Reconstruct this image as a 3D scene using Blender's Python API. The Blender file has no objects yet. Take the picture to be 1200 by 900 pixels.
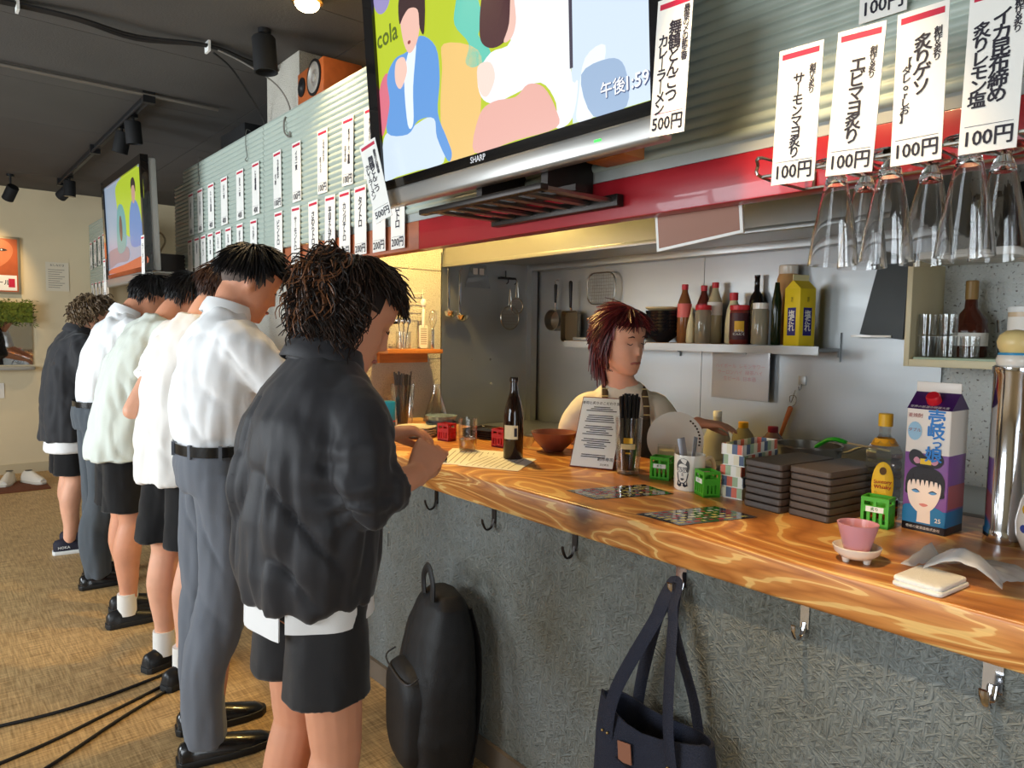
import bpy, bmesh, math, random
from mathutils import Vector, Matrix, noise
PI = math.pi
random.seed(7)
scene = bpy.context.scene
COL = scene.collection

# ------------------------------------------------------------------ camera
FPX = 830.0
TH = math.atan(701 / 830); PT = math.atan(58.2 / FPX); RL = math.radians(0.8)
F0 = Vector((math.sin(TH), math.cos(TH), 0)); R0 = Vector((math.cos(TH), -math.sin(TH), 0)); UP = Vector((0, 0, 1))
FW = F0 * math.cos(PT) - UP * math.sin(PT); U1 = F0 * math.sin(PT) + UP * math.cos(PT)
RW = R0 * math.cos(RL) + U1 * math.sin(RL); UW = U1 * math.cos(RL) - R0 * math.sin(RL)
cam_data = bpy.data.cameras.new('camera'); cam = bpy.data.objects.new('camera', cam_data); COL.objects.link(cam)
cam_data.sensor_width = 36.0; cam_data.lens = 36.0 * FPX / 1200.0; cam_data.clip_start = 0.05
m = Matrix((RW, UW, -FW)).transposed().to_4x4(); m.translation = Vector((0, 0, 1.38)); cam.matrix_world = m
scene.camera = cam

# ------------------------------------------------------------------ light and exposure
vs = scene.view_settings
vs.view_transform = 'Standard'; vs.look = 'None'; vs.gamma = 1.0; vs.use_curve_mapping = False
vs.exposure = 0.3
world = bpy.data.worlds.new('world'); scene.world = world; world.use_nodes = True
world.node_tree.nodes['Background'].inputs[0].default_value = (0.80, 0.90, 1.0, 1)
world.node_tree.nodes['Background'].inputs[1].default_value = 1.0

def area(name, loc, direction, sx, sy, power, col):
    l = bpy.data.lights.new(name, 'AREA'); l.shape = 'RECTANGLE'; l.size = sx; l.size_y = sy; l.energy = power; l.color = col
    o = bpy.data.objects.new(name, l); COL.objects.link(o); o.location = loc
    o.rotation_euler = Vector(direction).to_track_quat('-Z', 'Y').to_euler(); return o

def spot(name, loc, target, power, col, angle=60, blend=0.6, r=0.03):
    l = bpy.data.lights.new(name, 'SPOT'); l.energy = power; l.color = col; l.spot_size = math.radians(angle); l.spot_blend = blend; l.shadow_soft_size = r
    o = bpy.data.objects.new(name, l); COL.objects.link(o); o.location = loc
    o.rotation_euler = (Vector(target) - Vector(loc)).to_track_quat('-Z', 'Y').to_euler(); return o
DAY = (0.91, 0.96, 1.0); WARM = (1.0, 0.70, 0.36)
# daylight entering by the two windows of the left wall and the glass door behind
area('window_left_near_offscreen', (-2.72, 1.6, 1.55), (1, 0, -0.12), 2.0, 1.5, 78, DAY)
area('window_left_far_offscreen', (-2.72, 4.5, 1.55), (1, 0, -0.12), 2.0, 1.5, 150, DAY)
area('door_rear_offscreen', (-0.6, -2.72, 1.25), (0, 1, 0), 1.7, 2.0, 42, DAY)

# ------------------------------------------------------------------ materials
def S(r, g, b):
    f = lambda c: (c / 255 / 12.92) if c <= 10 else ((c / 255 + 0.055) / 1.055) ** 2.4
    return (f(r), f(g), f(b))
MATS = {}
def M(name, col=(128, 128, 128), rough=0.6, metal=0.0, var=0.0, vs=6.0, bump=0.0, bs=60.0, st=(1, 1, 1), emit=0.0, trans=0.0, ior=1.45, coat=0.0, spec=0.5, sheen=0.0, bdist=0.01):
    if name in MATS: return MATS[name]
    m = bpy.data.materials.new(name); m.use_nodes = True; MATS[name] = m
    nt = m.node_tree; N = nt.nodes; L = nt.links; b = N['Principled BSDF']
    c = S(*col)
    b.inputs['Base Color'].default_value = (*c, 1); b.inputs['Roughness'].default_value = rough; b.inputs['Metallic'].default_value = metal
    b.inputs['IOR'].default_value = ior; b.inputs['Transmission Weight'].default_value = trans; b.inputs['Coat Weight'].default_value = coat
    b.inputs['Specular IOR Level'].default_value = spec; b.inputs['Sheen Weight'].default_value = sheen
    if emit:
        b.inputs['Emission Color'].default_value = (*c, 1); b.inputs['Emission Strength'].default_value = emit
        b.inputs['Base Color'].default_value = (0.02, 0.02, 0.02, 1)
    if var or bump:
        tc = N.new('ShaderNodeTexCoord'); mp = N.new('ShaderNodeMapping'); mp.inputs['Scale'].default_value = st; L.new(tc.outputs['Object'], mp.inputs[0])
    if var:
        n = N.new('ShaderNodeTexNoise'); n.inputs['Scale'].default_value = vs; n.inputs['Detail'].default_value = 5; L.new(mp.outputs[0], n.inputs['Vector'])
        r = N.new('ShaderNodeValToRGB'); r.color_ramp.elements[0].position = 0.3; r.color_ramp.elements[1].position = 0.7
        r.color_ramp.elements[0].color = (*[x * (1 - var) for x in c], 1); r.color_ramp.elements[1].color = (*[min(1, x * (1 + var)) for x in c], 1)
        L.new(n.outputs['Fac'], r.inputs[0]); L.new(r.outputs[0], b.inputs['Base Color'])
    if bump:
        n2 = N.new('ShaderNodeTexNoise'); n2.inputs['Scale'].default_value = bs; n2.inputs['Detail'].default_value = 4; L.new(mp.outputs[0], n2.inputs['Vector'])
        bp = N.new('ShaderNodeBump'); bp.inputs['Strength'].default_value = bump; bp.inputs['Distance'].default_value = bdist; L.new(n2.outputs['Fac'], bp.inputs['Height']); L.new(bp.outputs[0], b.inputs['Normal'])
    return m

def thin_glass(name, tint=(1, 1, 1), refl=0.06, edge=0.7):
    if name in MATS: return MATS[name]
    m = bpy.data.materials.new(name); m.use_nodes = True; MATS[name] = m
    nt = m.node_tree; N = nt.nodes; L = nt.links; N.clear()
    out = N.new('ShaderNodeOutputMaterial'); mix = N.new('ShaderNodeMixShader'); tr = N.new('ShaderNodeBsdfTransparent'); gl = N.new('ShaderNodeBsdfGlossy')
    tr.inputs[0].default_value = (*tint, 1); gl.inputs['Roughness'].default_value = 0.04
    lw = N.new('ShaderNodeLayerWeight'); lw.inputs[0].default_value = 0.35
    mr = N.new('ShaderNodeMapRange'); mr.inputs[3].default_value = refl; mr.inputs[4].default_value = edge
    L.new(lw.outputs['Facing'], mr.inputs[0]); L.new(mr.outputs[0], mix.inputs[0]); L.new(tr.outputs[0], mix.inputs[1]); L.new(gl.outputs[0], mix.inputs[2]); L.new(mix.outputs[0], out.inputs[0])
    return m

# ------------------------------------------------------------------ mesh helpers
class MB:
    def __init__(s): s.v = []; s.f = []; s.m = []; s.mi = 0
    def add(s, vs, fs):
        o = len(s.v); s.v += [tuple(p) for p in vs]; s.f += [tuple(i + o for i in q) for q in fs]; s.m += [s.mi] * len(fs); return s
    def box(s, x0, x1, y0, y1, z0, z1, M4=None):
        v = [Vector((x, y, z)) for z in (z0, z1) for y in (y0, y1) for x in (x0, x1)]
        if M4 is not None: v = [M4 @ p for p in v]
        return s.add(v, [(0, 2, 3, 1), (4, 5, 7, 6), (0, 1, 5, 4), (1, 3, 7, 5), (3, 2, 6, 7), (2, 0, 4, 6)])
    def rings(s, rs, cap0=True, cap1=True, closed=True):
        n = len(rs[0]); v = [p for r in rs for p in r]; f = []
        for i in range(len(rs) - 1):
            for j in range(n if closed else n - 1):
                k = (j + 1) % n
                f.append((i * n + j, i * n + k, (i + 1) * n + k, (i + 1) * n + j))
        if cap0: f.append(tuple(range(n - 1, -1, -1)))
        if cap1: f.append(tuple((len(rs) - 1) * n + j for j in range(n)))
        return s.add(v, f)
    def lathe(s, prof, n=24, c=(0, 0, 0), cap0=True, cap1=True, M4=None):
        rs = []
        for r, z in prof:
            ring = [Vector((c[0] + r * math.cos(2 * PI * j / n), c[1] + r * math.sin(2 * PI * j / n), c[2] + z)) for j in range(n)]
            if M4 is not None: ring = [M4 @ p for p in ring]
            rs.append(ring)
        return s.rings(rs, cap0, cap1)
    def tube(s, pts, rad, n=8, round_ends=False, flat=1.0, up=None):
        P = [Vector(p) for p in pts]; k = len(P); R = rad if isinstance(rad, (list, tuple)) else [rad] * k
        if round_ends:
            d0 = (P[0] - P[1]).normalized(); d1 = (P[-1] - P[-2]).normalized()
            pre = [(P[0] + d0 * R[0] * math.sin(a), R[0] * math.cos(a)) for a in (1.45, 1.0, 0.5)]
            post = [(P[-1] + d1 * R[-1] * math.sin(a), R[-1] * math.cos(a)) for a in (0.5, 1.0, 1.45)]
            P = [p for p, r in pre] + P + [p for p, r in post]; R = [r for p, r in pre] + list(R) + [r for p, r in post]; k = len(P)
        u = None; rs = []
        for i in range(k):
            t = (P[min(i + 1, k - 1)] - P[max(i - 1, 0)])
            t = t.normalized() if t.length > 1e-9 else Vector((0, 0, 1))
            if u is None:
                ref = Vector(up) if up is not None else (Vector((0, 0, 1)) if abs(t.z) < 0.9 else Vector((1, 0, 0)))
                u = (ref - t * ref.dot(t)).normalized()
            else:
                u = u - t * u.dot(t); u = u.normalized() if u.length > 1e-6 else t.orthogonal().normalized()
            w = t.cross(u)
            rs.append([P[i] + u * (R[i] * flat * math.cos(2 * PI * j / n)) + w * (R[i] * math.sin(2 * PI * j / n)) for j in range(n)])
        return s.rings(rs)
    def sphere(s, c, r, nu=16, nv=10, M4=None):
        r = r if isinstance(r, (list, tuple)) else (r, r, r); rs = []
        for i in range(1, nv):
            a = PI * i / nv - PI / 2
            ring = [Vector((r[0] * math.cos(a) * math.cos(2 * PI * j / nu), r[1] * math.cos(a) * math.sin(2 * PI * j / nu), r[2] * math.sin(a))) for j in range(nu)]
            if M4 is not None: ring = [M4 @ p for p in ring]
            rs.append([p + Vector(c) for p in ring])
        return s.rings(rs)
    def prism(s, poly, y0, y1):            # polygon in local XZ, thickness along Y
        n = len(poly); v = [(x, y0, z) for x, z in poly] + [(x, y1, z) for x, z in poly]
        f = [tuple(range(n)), tuple(range(2 * n - 1, n - 1, -1))] + [(i, i + n, (i + 1) % n + n, (i + 1) % n) for i in range(n)]
        return s.add(v, f)
    def prism_z(s, poly, z0, z1):          # polygon in local XY, thickness along Z
        n = len(poly); v = [(x, y, z0) for x, y in poly] + [(x, y, z1) for x, y in poly]
        f = [tuple(range(n - 1, -1, -1)), tuple(range(n, 2 * n))] + [(i, (i + 1) % n, (i + 1) % n + n, i + n) for i in range(n)]
        return s.add(v, f)
    def mesh(s, name):
        me = bpy.data.meshes.new(name); me.from_pydata(s.v, [], s.f)
        if any(s.m): me.polygons.foreach_set('material_index', s.m)
        me.update(); return me
    def build(s, name, mat, parent=None, smooth=False, bevel=0.0, seg=2, fix=True, sharp=None):
        me = s.mesh(name)
        bm = bmesh.new(); bm.from_mesh(me)
        if fix: bmesh.ops.recalc_face_normals(bm, faces=bm.faces)
        if bevel:
            ed = [e for e in bm.edges if len(e.link_faces) == 2 and e.calc_face_angle(0) > 0.6]
            bmesh.ops.bevel(bm, geom=ed, offset=bevel, segments=seg, profile=0.5, affect='EDGES', clamp_overlap=True)
        bm.to_mesh(me); bm.free()
        return link(name, me, mat, parent, smooth or bevel > 0, sharp)
def link(name, me, mat, parent=None, smooth=False, sharp=None):
    for x in (mat if isinstance(mat, (list, tuple)) else [mat]): me.materials.append(x)
    if smooth:
        me.polygons.foreach_set('use_smooth', [True] * len(me.polygons)); me.set_sharp_from_angle(angle=sharp or 0.7)
    o = bpy.data.objects.new(name, me); COL.objects.link(o)
    if parent is not None: o.parent = parent
    return o
def tag(o, label, cat, group=None):
    o['label'] = label; o['category'] = cat
    if group: o['group'] = group
    return o
def thing(name, label, cat, loc=(0, 0, 0), rz=0.0, group=None):
    o = bpy.data.objects.new(name, None); COL.objects.link(o); o.location = loc; o.rotation_euler = (0, 0, rz); o.empty_display_size = 0.05
    return tag(o, label, cat, group)
def struct(o): o['kind'] = 'structure'; return o
def copy_tree(o, parent=None):
    c = o.copy(); COL.objects.link(c)
    if parent is not None: c.parent = parent
    for ch in list(o.children): copy_tree(ch, c)
    return c
def at_loc(o, loc, rot=None):
    o.location = loc
    if rot is not None: o.rotation_euler = rot
    return o
TXT = {}
def text_mesh(body, size, bold=0.0, align='CENTER', line=1.0, res=2):
    k = (body, size, bold, align, line)
    if k in TXT: return TXT[k]
    cu = bpy.data.curves.new('lettering', 'FONT'); cu.body = body; cu.size = size; cu.align_x = align; cu.align_y = 'CENTER'
    cu.space_line = line; cu.resolution_u = res; cu.fill_mode = 'FRONT'
    o = bpy.data.objects.new('tmp_text', cu); COL.objects.link(o); dg = bpy.context.evaluated_depsgraph_get()
    me = bpy.data.meshes.new_from_object(o.evaluated_get(dg)); bpy.data.objects.remove(o); bpy.data.curves.remove(cu); me.materials.clear()
    if bold:                                   # thicken the strokes like a brush: a few shifted copies in one mesh
        vs_ = [v.co.copy() for v in me.vertices]; fs_ = [tuple(p.vertices) for p in me.polygons]; n = len(vs_); V2 = []; F2 = []; b_ = bold * size
        for q, (dx, dy) in enumerate(((-b_, 0), (b_, 0), (0, b_), (0, -b_))):
            V2 += [(v.x + dx, v.y + dy, v.z + q * 1e-5) for v in vs_]; F2 += [tuple(i + q * n for i in f) for f in fs_]
        me = bpy.data.meshes.new('lettering'); me.from_pydata(V2, [], F2); me.update()
    TXT[k] = me
    return me
def letter(name, body, size, mat, parent, loc, rot=(PI / 2, 0, 0), bold=0.0, align='CENTER', line=1.0, scale=(1, 1, 1)):
    me = text_mesh(body, size, bold, align, line)
    if not me.materials: me.materials.append(mat)
    elif me.materials[0] != mat:
        me = me.copy(); me.materials.clear(); me.materials.append(mat)
    o = bpy.data.objects.new(name, me); COL.objects.link(o); o.parent = parent; o.location = loc; o.rotation_euler = rot; o.scale = scale
    return o
def vert(s): return '\n'.join(s.replace('ー', '｜'))
def curve(pts, per=6, closed=False):
    P = [Vector(p) for p in pts]; n = len(P); out = []
    for i in range(n if closed else n - 1):
        if closed: a, b, c, d = P[(i - 1) % n], P[i], P[(i + 1) % n], P[(i + 2) % n]
        else: a, b, c, d = P[max(i - 1, 0)], P[i], P[i + 1], P[min(i + 2, n - 1)]
        for j in range(per):
            t = j / per; out.append(0.5 * ((2 * b) + (c - a) * t + (2 * a - 5 * b + 4 * c - d) * t * t + (3 * b - a - 3 * c + d) * t ** 3))
    if not closed: out.append(P[-1])
    return out
def blob(pts, per=5): return [(p.x, p.y) for p in curve([(a, b, 0) for a, b in pts], per, True)]
def flat(name, poly, y, mat, parent, th=0.0004):
    return MB().prism(poly, y - th, y).build(name, mat, parent)
def circ(cx, cz, r, n=20, rz=None): return [(cx + r * math.cos(2 * PI * i / n), cz + (rz or r) * math.sin(2 * PI * i / n)) for i in range(n)]
# ------------------------------------------------------------------ setting materials
def wood_mat():
    m = bpy.data.materials.new('counter_pine'); m.use_nodes = True; MATS['counter_pine'] = m
    nt = m.node_tree; N = nt.nodes; L = nt.links; b = N['Principled BSDF']
    tc = N.new('ShaderNodeTexCoord'); mp = N.new('ShaderNodeMapping'); mp.inputs['Scale'].default_value = (2.3, 1.15, 6.5); L.new(tc.outputs['Object'], mp.inputs[0])
    n = N.new('ShaderNodeTexNoise'); n.inputs['Scale'].default_value = 1.15; n.inputs['Detail'].default_value = 4; n.inputs['Roughness'].default_value = 0.36; n.inputs['Distortion'].default_value = 0.6; L.new(mp.outputs[0], n.inputs['Vector'])
    mu = N.new('ShaderNodeMath'); mu.operation = 'MULTIPLY'; mu.inputs[1].default_value = 38.0; L.new(n.outputs['Fac'], mu.inputs[0])
    fr = N.new('ShaderNodeMath'); fr.operation = 'PINGPONG'; fr.inputs[1].default_value = 1.0; L.new(mu.outputs[0], fr.inputs[0])
    r = N.new('ShaderNodeValToRGB'); e = r.color_ramp.elements
    e[0].position = 0.0; e[0].color = (*S(176, 108, 48), 1); e[1].position = 1.0; e[1].color = (*S(238, 196, 122), 1)
    x = e.new(0.45); x.color = (*S(204, 134, 66), 1); x = e.new(0.80); x.color = (*S(214, 148, 78), 1); x = e.new(0.87); x.color = (*S(240, 194, 120), 1)
    L.new(fr.outputs[0], r.inputs[0])
    # knots
    vo = N.new('ShaderNodeTexVoronoi'); vo.inputs['Scale'].default_value = 1.7; vo.inputs['Randomness'].default_value = 1.0
    mp2 = N.new('ShaderNodeMapping'); mp2.inputs['Scale'].default_value = (1.3, 0.8, 0.6); mp2.inputs['Location'].default_value = (0.31, 0.22, 0.1); L.new(tc.outputs['Object'], mp2.inputs[0]); L.new(mp2.outputs[0], vo.inputs['Vector'])
    kr = N.new('ShaderNodeValToRGB'); kr.color_ramp.elements[0].position = 0.03; kr.color_ramp.elements[0].color = (1, 1, 1, 1); kr.color_ramp.elements[1].position = 0.10; kr.color_ramp.elements[1].color = (0, 0, 0, 1)
    L.new(vo.outputs['Distance'], kr.inputs[0])
    mx = N.new('ShaderNodeMix'); mx.data_type = 'RGBA'; L.new(kr.outputs[0], mx.inputs[0]); L.new(r.outputs[0], mx.inputs[6]); mx.inputs[7].default_value = (*S(92, 48, 20), 1)
    # fine fibre
    n2 = N.new('ShaderNodeTexNoise'); n2.inputs['Scale'].default_value = 14; n2.inputs['Detail'].default_value = 6; mp3 = N.new('ShaderNodeMapping'); mp3.inputs['Scale'].default_value = (9, 0.6, 12); L.new(tc.outputs['Object'], mp3.inputs[0]); L.new(mp3.outputs[0], n2.inputs['Vector'])
    m2 = N.new('ShaderNodeMix'); m2.data_type = 'RGBA'; m2.blend_type = 'MULTIPLY'; m2.inputs[0].default_value = 0.35; L.new(mx.outputs[2], m2.inputs[6])
    r2 = N.new('ShaderNodeValToRGB'); r2.color_ramp.elements[0].position = 0.3; r2.color_ramp.elements[0].color = (0.55, 0.5, 0.45, 1); r2.color_ramp.elements[1].position = 0.65; r2.color_ramp.elements[1].color = (1, 1, 1, 1); L.new(n2.outputs['Fac'], r2.inputs[0]); L.new(r2.outputs[0], m2.inputs[7])
    L.new(m2.outputs[2], b.inputs['Base Color']); b.inputs['Roughness'].default_value = 0.34; b.inputs['Coat Weight'].default_value = 0.12; b.inputs['Coat Roughness'].default_value = 0.3
    return m
def straw_mat():                       # pressed straw board under blue-grey paint
    m = bpy.data.materials.new('painted_straw_board'); m.use_nodes = True; MATS['straw'] = m
    nt = m.node_tree; N = nt.nodes; L = nt.links; b = N['Principled BSDF']
    tc = N.new('ShaderNodeTexCoord')
    hs = []
    for k, (ry, sc) in enumerate(((0.5, 1.0), (-0.6, 1.1), (1.45, 0.9))):
        mp0 = N.new('ShaderNodeMapping'); mp0.inputs['Rotation'].default_value = (ry, 0, 0); L.new(tc.outputs['Object'], mp0.inputs[0])
        mp = N.new('ShaderNodeMapping'); mp.inputs['Scale'].default_value = (40 * sc, 26 * sc, 150 * sc); L.new(mp0.outputs[0], mp.inputs[0])
        n = N.new('ShaderNodeTexNoise'); n.inputs['Scale'].default_value = 1.0; n.inputs['Detail'].default_value = 2; n.inputs['Distortion'].default_value = 0.5; L.new(mp.outputs[0], n.inputs['Vector']); hs.append(n)
    mx = N.new('ShaderNodeMath'); mx.operation = 'MAXIMUM'; L.new(hs[0].outputs['Fac'], mx.inputs[0]); L.new(hs[1].outputs['Fac'], mx.inputs[1])
    mx2 = N.new('ShaderNodeMath'); mx2.operation = 'MAXIMUM'; L.new(mx.outputs[0], mx2.inputs[0]); L.new(hs[2].outputs['Fac'], mx2.inputs[1])
    bp = N.new('ShaderNodeBump'); bp.inputs['Strength'].default_value = 1.0; bp.inputs['Distance'].default_value = 0.02; L.new(mx2.outputs[0], bp.inputs['Height']); L.new(bp.outputs[0], b.inputs['Normal'])
    r = N.new('ShaderNodeValToRGB'); e = r.color_ramp.elements; e[0].position = 0.44; e[0].color = (*S(116, 121, 119), 1); e[1].position = 0.54; e[1].color = (*S(132, 138, 136), 1); L.new(mx2.outputs[0], r.inputs[0])  # low spots slightly darker: crevice shade put into the colour
    big = N.new('ShaderNodeTexNoise'); big.inputs['Scale'].default_value = 2.6; big.inputs['Detail'].default_value = 4; L.new(tc.outputs['Object'], big.inputs['Vector'])
    br = N.new('ShaderNodeValToRGB'); br.color_ramp.elements[0].position = 0.42; br.color_ramp.elements[0].color = (1, 1, 1, 1); br.color_ramp.elements[1].position = 0.72; br.color_ramp.elements[1].color = (0.80, 0.72, 0.58, 1); L.new(big.outputs['Fac'], br.inputs[0])
    ml = N.new('ShaderNodeMix'); ml.data_type = 'RGBA'; ml.blend_type = 'MULTIPLY'; ml.inputs[0].default_value = 1.0; L.new(r.outputs[0], ml.inputs[6]); L.new(br.outputs[0], ml.inputs[7]); L.new(ml.outputs[2], b.inputs['Base Color'])
    b.inputs['Roughness'].default_value = 0.55
    return m
def concrete_mat(name, base, dark, thr=(0.36, 0.44), sc=150):
    m = bpy.data.materials.new(name); m.use_nodes = True; MATS[name] = m
    nt = m.node_tree; N = nt.nodes; L = nt.links; b = N['Principled BSDF']; tc = N.new('ShaderNodeTexCoord')
    n = N.new('ShaderNodeTexNoise'); n.inputs['Scale'].default_value = sc; n.inputs['Detail'].default_value = 2; L.new(tc.outputs['Object'], n.inputs['Vector'])
    r = N.new('ShaderNodeValToRGB'); e = r.color_ramp.elements; e[0].position = thr[0]; e[0].color = (*S(*dark), 1); e[1].position = thr[1]; e[1].color = (*S(*base), 1); L.new(n.outputs['Fac'], r.inputs[0]); L.new(r.outputs[0], b.inputs['Base Color'])
    bp = N.new('ShaderNodeBump'); bp.inputs['Strength'].default_value = 1.0; bp.inputs['Distance'].default_value = 0.010; L.new(n.outputs['Fac'], bp.inputs['Height']); L.new(bp.outputs[0], b.inputs['Normal']); b.inputs['Roughness'].default_value = 0.85
    return m
def weave_mat():
    m = bpy.data.materials.new('woven_vinyl_floor'); m.use_nodes = True; MATS['weave'] = m
    nt = m.node_tree; N = nt.nodes; L = nt.links; b = N['Principled BSDF']; tc = N.new('ShaderNodeTexCoord')
    def ns(sc, d=3):
        mp = N.new('ShaderNodeMapping'); mp.inputs['Scale'].default_value = sc; L.new(tc.outputs['Object'], mp.inputs[0]); n = N.new('ShaderNodeTexNoise'); n.inputs['Scale'].default_value = 1; n.inputs['Detail'].default_value = d; L.new(mp.outputs[0], n.inputs['Vector']); return n
    a = ns((7, 130, 1)); c = ns((140, 9, 1)); big = ns((0.8, 0.8, 1), 4)
    ad = N.new('ShaderNodeMath'); ad.operation = 'ADD'; L.new(a.outputs['Fac'], ad.inputs[0]); L.new(c.outputs['Fac'], ad.inputs[1])
    r = N.new('ShaderNodeValToRGB'); e = r.color_ramp.elements; e[0].position = 0.38; e[0].color = (*S(150, 118, 74), 1); e[1].position = 0.62; e[1].color = (*S(216, 180, 126), 1)
    hf = N.new('ShaderNodeMath'); hf.operation = 'MULTIPLY'; hf.inputs[1].default_value = 0.5; L.new(ad.outputs[0], hf.inputs[0]); L.new(hf.outputs[0], r.inputs[0])
    br = N.new('ShaderNodeValToRGB'); br.color_ramp.elements[0].position = 0.4; br.color_ramp.elements[0].color = (0.82, 0.80, 0.76, 1); br.color_ramp.elements[1].position = 0.65; br.color_ramp.elements[1].color = (1, 1, 1, 1); L.new(big.outputs['Fac'], br.inputs[0])
    ml = N.new('ShaderNodeMix'); ml.data_type = 'RGBA'; ml.blend_type = 'MULTIPLY'; ml.inputs[0].default_value = 1; L.new(r.outputs[0], ml.inputs[6]); L.new(br.outputs[0], ml.inputs[7]); L.new(ml.outputs[2], b.inputs['Base Color'])
    bp = N.new('ShaderNodeBump'); bp.inputs['Strength'].default_value = 0.35; bp.inputs['Distance'].default_value = 0.003; L.new(ad.outputs[0], bp.inputs['Height']); L.new(bp.outputs[0], b.inputs['Normal']); b.inputs['Roughness'].default_value = 0.5
    return m
def brushed(name, col, rough, sc=(2, 2, 2)):
    m = M(name, col, rough, 1.0); nt = m.node_tree; N = nt.nodes; L = nt.links; b = N['Principled BSDF']; tc = N.new('ShaderNodeTexCoord')
    mp = N.new('ShaderNodeMapping'); mp.inputs['Scale'].default_value = sc; L.new(tc.outputs['Object'], mp.inputs[0])
    n = N.new('ShaderNodeTexNoise'); n.inputs['Scale'].default_value = 3; n.inputs['Detail'].default_value = 6; L.new(mp.outputs[0], n.inputs['Vector'])
    mr = N.new('ShaderNodeMapRange'); mr.inputs[3].default_value = rough - 0.08; mr.inputs[4].default_value = rough + 0.14; L.new(n.outputs['Fac'], mr.inputs[0]); L.new(mr.outputs[0], b.inputs['Roughness'])
    bp = N.new('ShaderNodeBump'); bp.inputs['Strength'].default_value = 0.05; bp.inputs['Distance'].default_value = 0.01; L.new(n.outputs['Fac'], bp.inputs['Height']); L.new(bp.outputs[0], b.inputs['Normal'])
    return m
WOOD = wood_mat(); STRAW = straw_mat(); WEAVE = weave_mat()
CONC = concrete_mat('pitted_concrete', (198, 194, 182), (176, 171, 159), (0.33, 0.40), 190); CONCW = concrete_mat('white_pitted_wall', (206, 208, 204), (110, 104, 96), (0.30, 0.36), 90)  # concrete pits carry slight shade in their colour; white wall flecks are dirt
STEEL = brushed('stainless_sheet', (176, 180, 182), 0.42, (1, 0.6, 5)); HOODM = brushed('hood_stainless', (182, 184, 184), 0.36, (1, 0.4, 3))
CHROME = M('chrome', (215, 216, 220), 0.12, 1.0); IRON = M('dark_iron', (60, 56, 54), 0.4, 0.9); WIRE = M('steel_wire', (150, 148, 140), 0.3, 1.0)
BLACK = M('black_plastic', (22, 22, 24), 0.4); MATTE = M('matte_black', (18, 18, 19), 0.75); WHITE = M('white_plastic', (236, 236, 232), 0.4)
CREAM = M('cream_wallpaper', (222, 206, 172), 0.85, bump=0.25, bs=180, var=0.05, vs=1.5); CEIL = M('charcoal_ceiling_board', (78, 75, 72), 0.85, var=0.10, vs=1.5, bump=0.15, bs=120)
RED = M('red_paint', (158, 28, 38), 0.35, var=0.06, vs=3, coat=0.2); BROWNW = M('brown_board', (168, 96, 62), 0.5, var=0.15, vs=4, st=(6, 1, 6))
CORR = M('pale_green_corrugated_sheet', (176, 188, 178), 0.4, var=0.04, vs=2)

# ------------------------------------------------------------------ room shell
struct(MB().box(-2.7, 3.0, -2.7, 8.2, -0.06, 0).build('floor', WEAVE))
ceiling = struct(MB().box(-2.7, 3.0, -2.7, 8.2, 2.684, 2.76).build('ceiling', CEIL))
k = 0
pan = None
for ix in range(4):
    for iy in range(12):
        x0 = -2.68 + ix * 1.42; y0 = -2.66 + iy * 0.905
        if pan is None:
            pan = MB().box(0.0, 1.416, 0.0, 0.901, 2.678, 2.686).build('ceiling_panel', CEIL, ceiling)
            o = pan
        else:
            o = pan.copy(); COL.objects.link(o)
        o.location = (x0, y0, 0)
# far cream wall, left window wall, rear wall with a glass door
wf = struct(MB().box(-2.7, 2.3, 8.1, 8.2, 0, 2.68).build('wall_far', CREAM))
struct(MB().box(-2.6, 1.40, 8.082, 8.1, 0, 0.09).build('baseboard_far', M('cream_baseboard', (196, 182, 150), 0.6)))
wl = MB()
for y0, y1 in ((-2.7, 0.6), (2.6, 3.5), (5.5, 8.2)): wl.box(-2.7, -2.6, y0, y1, 0, 2.68)
for y0, y1 in ((0.6, 2.6), (3.5, 5.5)): wl.box(-2.7, -2.6, y0, y1, 0, 0.8); wl.box(-2.7, -2.6, y0, y1, 2.3, 2.68)
struct(wl.build('wall_left', CREAM))
wb = MB().box(-2.7, -1.45, -2.7, -2.6, 0, 2.68).box(0.25, 3.0, -2.7, -2.6, 0, 2.68).box(-1.45, 0.25, -2.7, -2.6, 2.25, 2.68)
struct(wb.build('wall_back', CREAM))
PANE = thin_glass('window_pane', (0.97, 0.99, 1.0), 0.05, 0.4); FRAME = M('dark_window_frame', (58, 50, 44), 0.5)
for i, y0 in enumerate((0.6, 3.5)):
    f = MB()
    f.box(-2.68, -2.62, y0, y0 + 0.05, 0.8, 2.3).box(-2.68, -2.62, y0 + 1.95, y0 + 2.0, 0.8, 2.3).box(-2.68, -2.62, y0 + 0.05, y0 + 1.95, 0.8, 0.85).box(-2.68, -2.62, y0 + 0.05, y0 + 1.95, 2.25, 2.3).box(-2.68, -2.62, y0 + 0.98, y0 + 1.02, 0.85, 2.25)
    o = struct(f.build('window_%d' % (i + 1), FRAME)); MB().box(-2.652, -2.648, y0 + 0.05, y0 + 0.98, 0.85, 2.25).build('pane', PANE, o); MB().box(-2.652, -2.648, y0 + 1.02, y0 + 1.95, 0.85, 2.25).build('pane', PANE, o)
f = MB().box(-1.45, -1.38, -2.68, -2.62, 0, 2.25).box(0.18, 0.25, -2.68, -2.62, 0, 2.25).box(-1.38, 0.18, -2.68, -2.62, 2.18, 2.25).box(-1.38, 0.18, -2.68, -2.62, 0, 0.1).box(-0.63, -0.57, -2.68, -2.62, 0.1, 2.18)
o = struct(f.build('door_1', FRAME)); MB().box(-1.38, -0.63, -2.652, -2.648, 0.1, 2.18).build('pane', PANE, o); MB().box(-0.57, 0.18, -2.652, -2.648, 0.1, 2.18).build('pane', PANE, o)
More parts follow.
